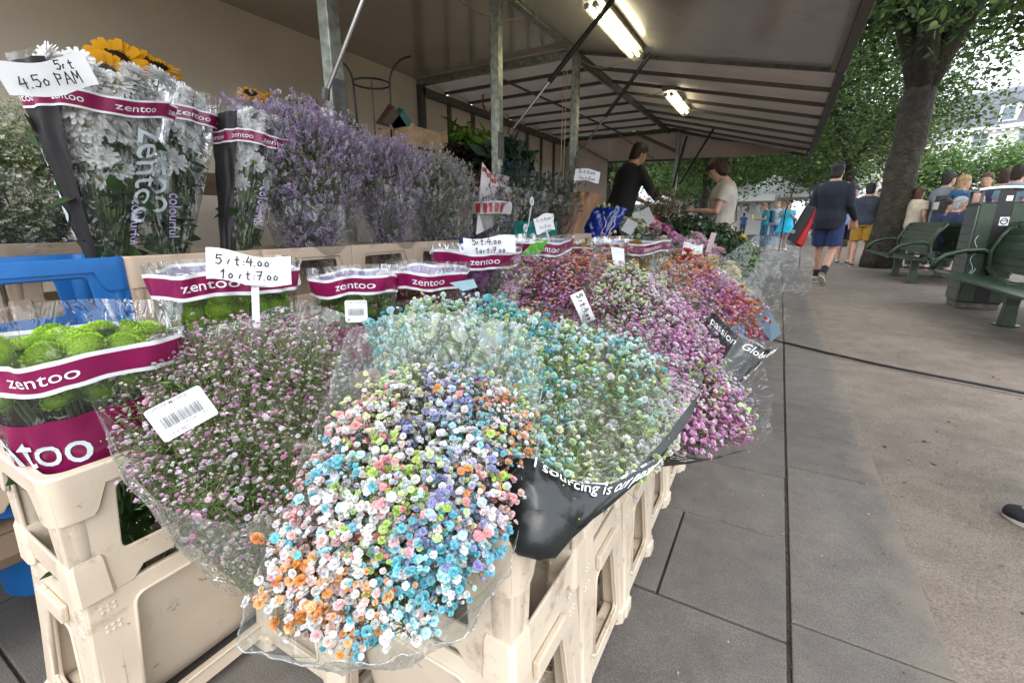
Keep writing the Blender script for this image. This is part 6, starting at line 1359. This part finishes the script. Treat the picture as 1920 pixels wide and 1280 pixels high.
def person(lbl,pos,rz,h=1.75,pose='stand',top=('shirt',(.03,.03,.035)),bottom=('trousers',(.03,.04,.08)),shoes=(.05,.05,.05),hair=((.03,.02,.015),'short'),skin=None,fat=1.0,extra=None,vox=.014,group=None,dress=None,sleeve='short',head_tilt=0,socks=None,seat=0.):
    skin=skin or SKIN;s=h/1.75;t=thing('person',lbl,'person',pos,group,rz)
    J={}
    hipz=.93;J['hip']=V3((0,0,hipz));J['wa']=V3((0,.0,1.08));J['ch']=V3((0,.0,1.30));J['ne']=V3((0,-.01,1.47));J['hd']=V3((0,.03,1.595))
    for q,sx in (('R',1),('L',-1)):
        J['h'+q]=V3((.095*sx,0,.92));J['k'+q]=V3((.10*sx,.02,.50));J['a'+q]=V3((.10*sx,-.02,.09))
        J['s'+q]=V3((.185*sx,-.01,1.40));J['e'+q]=V3((.235*sx,-.03,1.13));J['w'+q]=V3((.25*sx,.06,.90));J['d'+q]=V3((0,.15,-1.))
    if pose=='walk':
        J['kR']=V3((.10,.10,.50));J['aR']=V3((.10,-.28,.17));J['kL']=V3((-.09,.10,.51));J['aL']=V3((-.09,.16,.09));J['wR']=V3((.28,.20,.92));J['kR']=V3((.10,.02,.51))
    if pose=='hold':
        for q,sx in (('R',1),('L',-1)):J['e'+q]=V3((.23*sx,.06,1.12));J['w'+q]=V3((.07*sx,.32,1.14));J['d'+q]=V3((-.5*sx,1,0))
        J['hd']=V3((0,.09,1.59));head_tilt=head_tilt or .55
    if pose=='phone':
        J['eR']=V3((.24,.08,1.15));J['wR']=V3((.12,.17,1.42));J['dR']=V3((-.3,.1,1));J['eL']=V3((-.26,.02,1.14));J['wL']=V3((-.14,.22,1.36));J['dL']=V3((.2,.2,1))
    if pose=='lean':
        for k in ('wa','ch','ne','hd'):J[k]=J[k]+(0,(J[k][2]-.93)*.30,-(J[k][2]-.93)*.05)
        for q,sx in (('R',1),('L',-1)):J['s'+q]=J['s'+q]+(0,.14,-.02);J['e'+q]=V3((.27*sx,.26,1.12));J['w'+q]=V3((.20*sx,.48,1.02));J['d'+q]=V3((0,1,-.3))
        head_tilt=head_tilt or .45
    if pose=='sit':
        for q,sx in (('R',1),('L',-1)):
            J['k'+q]=V3((.12*sx,.44,.93-.0));J['a'+q]=V3((.12*sx,.46,.52));J['w'+q]=V3((.12*sx,.30,1.02))
        dz=-.93+.52
        for k in J:
            if k[0]!='d':J[k]=J[k]+(0,0,dz+seat)
    vs=[];fs=[]
    def L(rings,tgt):
        m=MB();m.loft(rings);b=len(tgt[0]);tgt[0].extend(m.v);tgt[1].extend([tuple(i+b for i in f) for f in m.f])
    body=([],[])
    def torso(tgt,e=0,lo=-.08,hi=1.,nk=True):
        up=nrm(J['ne']-J['hip']);rg=[]
        H=J['hip'];Wa=J['wa'];Ch=J['ch'];Ne=J['ne']
        for c,rx,ry in ((H+up*lo,.155,.115),(H+up*.02,.172,.125),(Wa,.148,.108),(Wa*.4+Ch*.6,.165,.118),(Ch,.185,.122),(Ch*.55+Ne*.45,.190,.105),(Ch*.25+Ne*.75,.150,.082),(Ne,.075,.062)):
            rg.append(oval(c,up,(rx*fat+e),(ry*fat+e)))
        if nk:rg.append(oval(J['ne']*.5+J['hd']*.5-(0,0,.0),up,.058,.060));rg.append(oval(J['hd']-(0,0,.05),up,.052,.055))
        L(rg,tgt)
    def limb(tgt,pts,rs):
        m=MB();m.tube(pts,rs,10);b=len(tgt[0]);tgt[0].extend(m.v);tgt[1].extend([tuple(i+b for i in f) for f in m.f])
    torso(body)
    # head with chin, nose and brow
    hc=J['hd'];ct,st_=math.cos(head_tilt),math.sin(head_tilt)
    def hp(x,y,z):return hc+V3((x,y*ct+z*st_,z*ct-y*st_))
    rg=[]
    for z,rx,ry,yo in ((-.115,.030,.035,.045),(-.10,.048,.06,.03),(-.07,.062,.078,.015),(-.03,.070,.090,.005),(.02,.076,.098,-.003),(.07,.073,.096,-.008),(.105,.058,.078,-.012),(.125,.03,.04,-.012)):
        rg.append([hp(rx*math.cos(2*pi*k/16),yo+ry*math.sin(2*pi*k/16),z) for k in range(16)])
    L(rg,body)
    m=MB();m.loft([[hp(a*.006,.092+0*b,.02+b*.006) for a,b in ((-1,-1),(1,-1),(1,1),(-1,1))],[hp(a*.015,.112,-.018+b*.01) for a,b in ((-1,-1),(1,-1),(1,1),(-1,1))],[hp(a*.016,.085,-.032+b*.004) for a,b in ((-1,-1),(1,-1),(1,1),(-1,1))]]);b=len(body[0]);body[0].extend(m.v);body[1].extend([tuple(i+b for i in f) for f in m.f])
    for sx in (1,-1):
        rg=[[hp(sx*(.072+.012*q),-.01+rr*.5*math.cos(a),-.005+rr*math.sin(a)) for a in np.linspace(0,2*pi,9)[:-1]] for q,rr in ((0,.026),(.7,.03),(1,.02))];L(rg,body)
    for q,sx in (('R',1),('L',-1)):
        limb(body,[J['h'+q],J['h'+q]*.5+J['k'+q]*.5,J['k'+q],J['k'+q]*.65+J['a'+q]*.35,J['a'+q]],[.088*fat,.075*fat,.055,.056,.038])
        fd=V3((0,1,0)) if pose!='walk' or q=='L' else V3((0,.75,-.65));a=J['a'+q];limb(body,[a-fd*.05-(0,0,.03),a+fd*.04-(0,0,.045),a+fd*.15-(0,0,.06)],[.036,.038,.026])
        limb(body,[J['s'+q]*.75+J['ch']*.25+(0,0,.03),J['s'+q],J['s'+q]*.5+J['e'+q]*.5,J['e'+q],J['e'+q]*.6+J['w'+q]*.4,J['w'+q]],[.05,.052,.044,.037,.036,.025])
        w=J['w'+q];d=nrm(J['d'+q]);sd=nrm(np.cross(d,(0,1,0) if abs(d[1])<.8 else (0,0,1)));up=np.cross(sd,d)
        L([oval(w,d,.026,.02,8,sd),oval(w+d*.04,d,.038,.017,8,sd),oval(w+d*.085,d,.040,.014,8,sd)],body)
        for f,(o,ln) in enumerate(((-.030,.060),(-.010,.072),(.010,.068),(.029,.052))):
            b0=w+d*.075+sd*o;limb(body,[b0,b0+d*ln*.5+up*.006,b0+d*ln*.8+up*.02],[.0095,.009,.0075])
        b0=w+d*.03+sd*.03*(-sx);limb(body,[b0,b0+d*.03+sd*.028*(-sx),b0+d*.055+sd*.032*(-sx)+up*.01],[.012,.011,.009])
    S=Matrix.Scale(s,4)
    def fin(tgt,name,m_,v,sm=3,parent=t):
        me=remesh([V3(p)*s for p in tgt[0]],tgt[1],v*s,sm);me.materials.clear();me.materials.append(m_);me.polygons.foreach_set('use_smooth',[True]*len(me.polygons));return link(name,me,parent)
    bo=fin(body,'body',skin,vox,2)
    for sx in (-1,1):
        c=hp(sx*.028,.084,.012);e=MB();e.loft([[V3(c)*s+V3((rr*math.cos(a),.004*q,rr*.55*math.sin(a)))*s for a in np.linspace(0,2*pi,9)[:-1]] for q,rr in ((0,.012),(1.6,.009))]);e.build('eye',flat('eye_dark',(.03,.02,.02),.2),bo,local=True)
    mo=MB();mo.loft([[V3(hp(x*.022,.083+.004*k,-.058+z*.005))*s for x,z in ((-1,0),(0,1),(1,0),(0,-1))] for k in (0,1)]);mo.build('mouth',flat('lips',(.3,.11,.09),.5),bo,local=True)
    def cm(col,nm='cloth'):return flat(nm+'_%d_%d_%d'%tuple(int(c*999) for c in col),col,.8,var=.12,scale=9,bump=.7,bscale=16) if isinstance(col,tuple) else col
    if dress:
        g=([],[]);torso(g,.02,nk=False,lo=.1);up=V3((0,0,1));H=J['hip']
        L([oval((0,0,dress[1]),up,.30*fat,.22*fat,20),oval((0,0,.75),up,.26*fat,.19*fat,20),oval((0,0,1.0),up,.20*fat,.155*fat,20),oval((0,0,1.2),up,.17*fat,.13*fat,20)],g)
        for q in 'RL':limb(g,[J['s'+q]*.7+J['ch']*.3,J['s'+q],J['s'+q]*.45+J['e'+q]*.55],[.075,.08,.085])
        fin(g,'dress',cm(dress[0]),.016)
    else:
        g=([],[]);lo={'jacket':-.14,'tunic':-.20}.get(top[0],-.06);torso(g,.032 if top[0]=='jacket' else .020,lo=lo,nk=False)
        for q in 'RL':
            a,b,c=J['s'+q],J['e'+q],J['w'+q]
            if sleeve=='long':limb(g,[a*.7+J['ch']*.3,a,a*.5+b*.5,b,b*.4+c*.6,c*.92+b*.08],[.062,.074,.066,.058,.052,.044])
            elif sleeve=='34':limb(g,[a*.7+J['ch']*.3,a,a*.5+b*.5,b,b*.5+c*.5],[.062,.074,.066,.060,.056])
            else:limb(g,[a*.7+J['ch']*.3,a,a*.42+b*.58],[.058,.070,.066])
        fin(g,'jacket' if top[0]=='jacket' else 'shirt',cm(top[1]),.015)
        g=([],[]);up=V3((0,0,1));H=J['hip'];L([oval(H-(0,0,.09),up,.165*fat,.125*fat),oval(H,up,.182*fat,.137*fat),oval(J['wa']*.6+H*.4,up,.162*fat,.122*fat)],g)
        for q in 'RL':
            hq,k,a=J['h'+q],J['k'+q],J['a'+q]
            if bottom[0]=='shorts':limb(g,[hq,hq*.5+k*.5,hq*.12+k*.88],[.105*fat,.108*fat,.104*fat])
            elif bottom[0]=='wide':limb(g,[hq,hq*.5+k*.5,k,a+(0,0,.03)],[.11*fat,.115*fat,.12,.13])
            else:limb(g,[hq,hq*.5+k*.5,k,k*.5+a*.5,a+(0,0,.02)],[.105*fat,.095*fat,.078,.072,.066])
        fin(g,bottom[0] if bottom[0]=='shorts' else 'trousers',cm(bottom[1]),.015)
    for q in 'RL':
        a=J['a'+q];fd=V3((0,1,0)) if pose!='walk' or q=='L' else V3((0,.75,-.65));ud=V3((0,0,1)) if fd[2]==0 else V3((0,.65,.75))
        g=([],[]);L([oval(a-fd*.075-ud*.055,fd,.036,.030,10),oval(a-fd*.03-ud*.048,fd,.046,.042,10),oval(a+fd*.06-ud*.058,fd,.047,.036,10),oval(a+fd*.14-ud*.066,fd,.046,.028,10),oval(a+fd*.185-ud*.070,fd,.03,.018,10)],g);sh=fin(g,'shoe',cm(shoes,'leather'),.012)
        so=MB();so.loft([[V3(a+fd*(.055+.13*math.cos(x))+V3((.047*math.sin(x),0,0))-ud*z)*s for x in np.linspace(0,2*pi,17)[:-1]] for z in (.072,.092)]);so.build('sole',flat('pale_sole',(.5,.47,.4),.6),sh,local=True)
        if socks:
            g=([],[]);kk=J['k'+q];limb(g,[a-ud*.02,a,a*.72+kk*.28],[.046,.046,.05]);fin(g,'sock',cm(socks),.012)
    # hair
    hcol,hst=hair;hm=flat('hair_%d_%d'%(int(hcol[0]*999),int(hcol[2]*999)),hcol,.6,var=.3,scale=40,bump=.6,bscale=90);g=([],[]);r=np.random.default_rng(int(abs(pos[0])*100))
    if hst!='bald':
        rg=[]
        for z,rx,ry,yo in ((-.09,.055,.04,-.060),(-.06,.068,.052,-.055),(-.02,.078,.075,-.035),(.03,.085,.094,-.020),(.07,.086,.104,-.012),(.105,.075,.094,-.012),(.135,.045,.06,-.012),(.145,.012,.02,-.012)):
            rg.append([hp(rx*math.cos(2*pi*k/16)*(1+r.normal(0,.03)),yo+ry*math.sin(2*pi*k/16)*(1+r.normal(0,.03)),z) for k in range(16)])
        L(rg,g)
        if hst=='long':
            rg=[]
            for z,rx,ry,yo in ((.02,.085,.06,-.055),(-.08,.092,.05,-.06),(-.18,.10,.045,-.065),(-.30,.085,.035,-.075),(-.36,.05,.02,-.08)):rg.append([hp(rx*math.cos(2*pi*k/14),yo+ry*math.sin(2*pi*k/14),z) for k in range(14)])
            L(rg[::-1],g)
        if hst=='bob':
            rg=[]
            for z,rx,ry,yo in ((.06,.092,.085,-.03),(-.02,.10,.085,-.035),(-.07,.095,.07,-.045),(-.10,.07,.05,-.05)):rg.append([hp(rx*math.cos(2*pi*k/14),yo+ry*math.sin(2*pi*k/14),z) for k in range(14)])
            L(rg[::-1],g)
            rg=[[hp(.065*math.cos(a)*q,.06+.035*math.sin(a)*q,.06+.03*k) for a in np.linspace(0,2*pi,11)[:-1]] for k,q in ((0,.9),(1,1.),(2,.7))];L(rg,g)
        ho=fin(g,'hair',hm,.013,1,bo);me=ho.data;nv=len(me.vertices)
        if vox<.025 and nv>20:
            co=np.empty(nv*3,np.float32);me.vertices.foreach_get('co',co);co=co.reshape(-1,3);no=np.array([v.normal for v in me.vertices]);k=420 if hst=='short' else 700
            ix=r.integers(0,nv,k);dn=np.tile(np.array([0,-.35,-1.]),(k,1))+r.normal(0,.45,(k,3));n_=no[ix];dn=nrm(dn-n_*(dn*n_).sum(1)[:,None]+n_*.12)
            Mf=np.stack([dn,np.cross(n_,dn),n_],axis=2);tv=T_QLEAF[0]*(1,.22,.3)
            Vv=np.einsum('kij,nj->kni',Mf,tv)*(r.uniform(.018,.04,k)*s)[:,None,None]+(co[ix]+n_*.002)[:,None,:]
            sm_=link('hair_strands',npmesh('hair_strands',Vv.reshape(-1,3),(T_QLEAF[1][None]+np.arange(k)[:,None,None]*4).reshape(-1,4),hm),ho);sm_['kind']='stuff'
    else:
        pass
    if extra:extra(t,s,J,hp)
    return t
def glasses(t,s,J,hp):
    m=MB()
    for sx in (-1,1):
        m.tube([V3(hp(sx*.030+.020*math.cos(a),.10,.010+.015*math.sin(a)))*s for a in np.linspace(0,2*pi,11)],.0018,4)
        m.tube([V3(hp(sx*.05,.10,.015))*s,V3(hp(sx*.078,0.,.015))*s],.0018,4)
    m.build('glasses',M['black_rod'],t,local=True)
# 1 the man walking with the red and black pannier
man=person('man in navy jacket and blue shorts walking away with a large bag',(.66,9.05,0),R(-18),1.90,'walk',('jacket',(.012,.016,.028)),('shorts',(.02,.04,.12)),(.20,.18,.14),((.015,.012,.012),'short'),sleeve='long',socks=(.015,.015,.02),vox=.010,extra=glasses,fat=1.05)
bg=thing('pannier_bag','black and red pannier bag hanging at the walking man\'s left side','bag',(.30,9.0,.75));
def boxq(pts,th,m,nm,parent,bevel=.01):
    q=[V3(p) for p in pts];n=nrm(np.cross(q[1]-q[0],q[2]-q[0]))*th;k=len(q);mb=MB();mb.add([p-n/2 for p in q]+[p+n/2 for p in q],[tuple(range(k))[::-1],tuple(range(k,2*k))]+[(i,(i+1)%k,k+(i+1)%k,k+i) for i in range(k)]);return mb.build(nm,m,parent,bevel=bevel)
yb_=8.78
q=[at(u,v,1,yb_) for u,v in ((1512,385),(1531,388),(1505,463),(1474,458),(1476,445))];boxq(q,.16,flat('black_tarp',(.012,.012,.014),.4),'black_side',bg,.02)
q=[at(u,v,1,yb_-.01) for u,v in ((1531,388),(1522,420),(1505,463),(1491,456))];boxq(q,.19,flat('red_tarp',(.50,.015,.02),.3),'red_side',bg,.02)
c=at(1487,434,1,yb_-.1);MB().tube([c+(0,.0,0),c+(0,.01,0)],.035,6).build('badge',flat('grey_badge',(.3,.3,.32),.4),bg)
MB().tube([at(1522,388,1,yb_),at(1518,360,1,8.9),at(1530,345,1,8.95)],.014,6).build('strap',M['rubber'],bg,smooth=True)
st_=thing('walking_stick','thin grey metal rod standing on the paving below the bag','rod',at(1498,505,2,0));MB().tube([at(1498,504,2,.0),at(1501,464,1,9.2)],.012,6).build('shaft',M['galv'],st_)
# 2 vendor and customer
person('vendor in a black hoodie with grey shoulder patches leaning over the flowers',(-1.82,5.95,.20),R(-42),1.78,'lean',('jacket',(.008,.008,.010)),('trousers',(.02,.02,.025)),(.02,.02,.02),((.02,.012,.008),'short'),sleeve='34',vox=.010,fat=1.08,skin=SKIN2,
  extra=lambda t,s,J,hp:[MB().tube([V3(J['e'+q]*.62+J['w'+q]*.38)*s,V3(J['e'+q]*.42+J['w'+q]*.58)*s],.064*s,12).build('sleeve_stripe',flat('grey_stripe',(.16,.16,.17),.8),t,local=True) for q in 'RL'])
def purse(t,s,J,hp):
    c=(J['wR']+J['wL'])/2+(0,.10,.01);MB().box(c[0]*s-.08,c[0]*s+.08,c[1]*s-.02,c[1]*s+.03,c[2]*s-.05,c[2]*s+.06).build('wallet',flat('black_wallet',(.01,.01,.01),.4),t,local=True,bevel=.008)
    MB().tube([V3((.12,-.02,1.42))*s,V3((.05,-.15,1.25))*s,V3((-.12,-.16,1.02))*s,V3((-.2,-.02,.9))*s,V3((-.1,.15,1.0))*s,V3((.10,.13,1.3))*s,V3((.13,.0,1.44))*s],.006,6).build('bag_strap',flat('brown_strap',(.06,.03,.02),.5),t,smooth=True,local=True)
person('short-haired woman in a pale linen tunic looking into her black wallet',(-.60,5.85,0),R(96),1.68,'hold',('tunic',(.42,.37,.32)),('trousers',(.42,.34,.22)),(.1,.08,.06),((.05,.018,.012),'bob'),vox=.010,fat=1.1,extra=purse,sleeve='short')
# 3 people further away
ppl=[
 ('man in dark tee and mustard shorts standing with his back turned',(1.62,13.1),R(-10),1.84,'stand',('shirt',(.03,.035,.05)),('shorts',(.32,.17,.02)),(.1,.07,.05),((.02,.012,.01),'short'),1.12),
 ('smiling man in light blue shirt and dark shorts facing the camera',(1.42,13.9),R(170),1.84,'stand',('shirt',(.28,.40,.62)),('shorts',(.015,.015,.02)),(.02,.02,.02),((.06,.035,.02),'short'),1.1),
 ('person with long brown hair half hidden by the thick trunk',(2.02,14.4),R(150),1.78,'stand',('shirt',(.02,.02,.025)),('trousers',(.30,.28,.26)),(.2,.2,.2),((.09,.035,.015),'long'),1.0),
 ('blond person in teal checked shirt and wide dark trousers reading a yellow leaflet',(-.52,19.8),R(100),1.72,'hold',('shirt',(.01,.17,.22)),('wide',(.01,.06,.10)),(.1,.1,.1),((.30,.17,.07),'short'),1.0),
 ('woman in jeans and pale top just left of the blue dress',(-.18,20.9),R(170),1.80,'stand',('shirt',(.40,.46,.55)),('trousers',(.12,.22,.36)),(.3,.15,.1),((.40,.24,.10),'long'),1.0),
]
for a in ppl:
    ex=None
    if 'leaflet' in a[0]:
        ex=lambda t,s,J,hp:[MB().box(-.09,.09,.42,.44,1.10,1.28).build('leaflet',flat('yellow_paper',(.55,.65,.05),.6),t,local=True),MB().loft([oval((0,-.20,z),(0,0,1),rx,.09,10) for z,rx in ((.98,.08),(1.02,.14),(1.35,.14),(1.42,.09))]).build('backpack',flat('dark_teal_backpack',(.01,.05,.08),.6),t,local=True,smooth=40)]
    person(a[0],(*a[1],0),a[2],a[3],a[4],a[5],a[6],a[7],a[8],fat=a[9],vox=.017,extra=ex)
person('woman in a bright turquoise dress holding a phone to her face',(.16,20.2,0),R(165),1.74,'phone',shoes=(.5,.5,.5),hair=((.30,.16,.07),'bob'),dress=((.02,.42,.62),.62),vox=.017,fat=1.12)
# standing group behind the bench
grp=[
 ('tall man with glasses and a grey hair looking right behind the bench',(2.8,12.75),R(-60),1.98,('jacket',(.20,.22,.24)),((.03,.025,.025),'short'),glasses),
 ('blond woman with a black and white backpack beside the tall man',(2.95,12.4),R(-75),1.88,('jacket',(.02,.10,.22)),((.45,.30,.14),'long'),None),
 ('man with cropped hair facing the camera above the bin',(3.35,12.6),R(150),1.92,('shirt',(.25,.25,.28)),((.12,.07,.05),'short'),None),
 ('dark-haired man in a blue-grey shirt at the right edge, behind the bin',(3.25,10.9),R(-60),1.90,('shirt',(.20,.27,.33)),((.03,.018,.012),'short'),None),
 ('man leaning behind the man in the blue-grey shirt',(3.3,11.6),R(-30),1.90,('shirt',(.04,.04,.10)),((.07,.035,.02),'short'),None),
 ('woman with brown hair in a cream cardigan left of the seated woman',(2.42,12.9),R(-50),1.72,('shirt',(.55,.45,.33)),((.12,.05,.025),'long'),None),
 ('curly blond child-sized person in white by the trunk',(2.66,15.7),R(-20),1.50,('shirt',(.6,.58,.58)),((.45,.32,.16),'bob'),None),
]
for a in grp:
    ex=a[6]
    if 'backpack' in a[0]:
        ex=lambda t,s,J,hp:[MB().loft([oval((0,-.24,z),(0,0,1),rx,.12,12) for z,rx in ((.95,.12),(1.0,.18),(1.35,.18),(1.48,.12))]).build('backpack',flat('black_backpack',(.02,.025,.035),.6),t,local=True,smooth=40),MB().loft([oval((0,-.27,z),(0,0,1),rx,.10,12) for z,rx in ((1.22,.16),(1.36,.165))]).build('backpack_band',flat('cream_band',(.5,.47,.38),.6),t,local=True,smooth=40)]
    person(a[0],(*a[1],0),a[2],a[3],'stand',a[4],('trousers',(.06,.06,.08)),(.05,.05,.05),a[5],vox=.017,extra=ex,fat=1.05)
person('dark-haired woman sitting on the far side of the bench by the trunk',(2.60,11.65,0),R(-80),1.70,'sit',seat=.12,top=('shirt',(.02,.025,.07)),bottom=('trousers',(.05,.05,.06)),shoes=(.05,.05,.05),hair=((.03,.015,.012),'long'),vox=.016)
person('white-haired person in a navy top seated on the far side of the bench',(2.62,10.95,0),R(-80),1.70,'sit',seat=.12,top=('shirt',(.02,.03,.08)),bottom=('trousers',(.05,.05,.06)),shoes=(.05,.05,.05),hair=((.50,.50,.50),'short'),vox=.016,fat=1.1)
person('bald man seated beside the white-haired person',(2.66,10.35,0),R(-80),1.74,'sit',seat=.12,top=('shirt',(.02,.03,.09)),bottom=('trousers',(.05,.05,.06)),shoes=(.05,.05,.05),hair=((.3,.2,.15),'bald'),vox=.016,fat=1.1)
# passer-by whose shoe enters at the right edge
person('passer-by almost outside the frame, only a dark shoe entering at the right edge',(1.10,1.86,0),R(52),1.75,'walk',('shirt',(.2,.2,.25)),('trousers',(.02,.02,.03)),(.012,.012,.014),((.05,.03,.02),'short'),vox=.015,socks=(.02,.02,.02))
# small far figures under the tents
far=[(-3.2,33,(.45,.30,.05)),(-2.4,38,(.05,.10,.3)),(-1.0,41,(.6,.45,.05)),(-5.4,24,(.35,.02,.08)),(.5,44,(.5,.5,.5)),(.9,48,(.1,.1,.15)),(-.2,52,(.3,.1,.1))]
ds=['mustard','dark blue','yellow','crimson','light grey','charcoal','rust red']
for (x,y,c),dn in zip(far,ds):
    person('tiny distant shopper in a %s top far down the path'%dn,(x,y,0),R(rng.uniform(0,360)),1.72,'stand',('shirt',c),('trousers',(.06,.06,.1)),vox=.03)
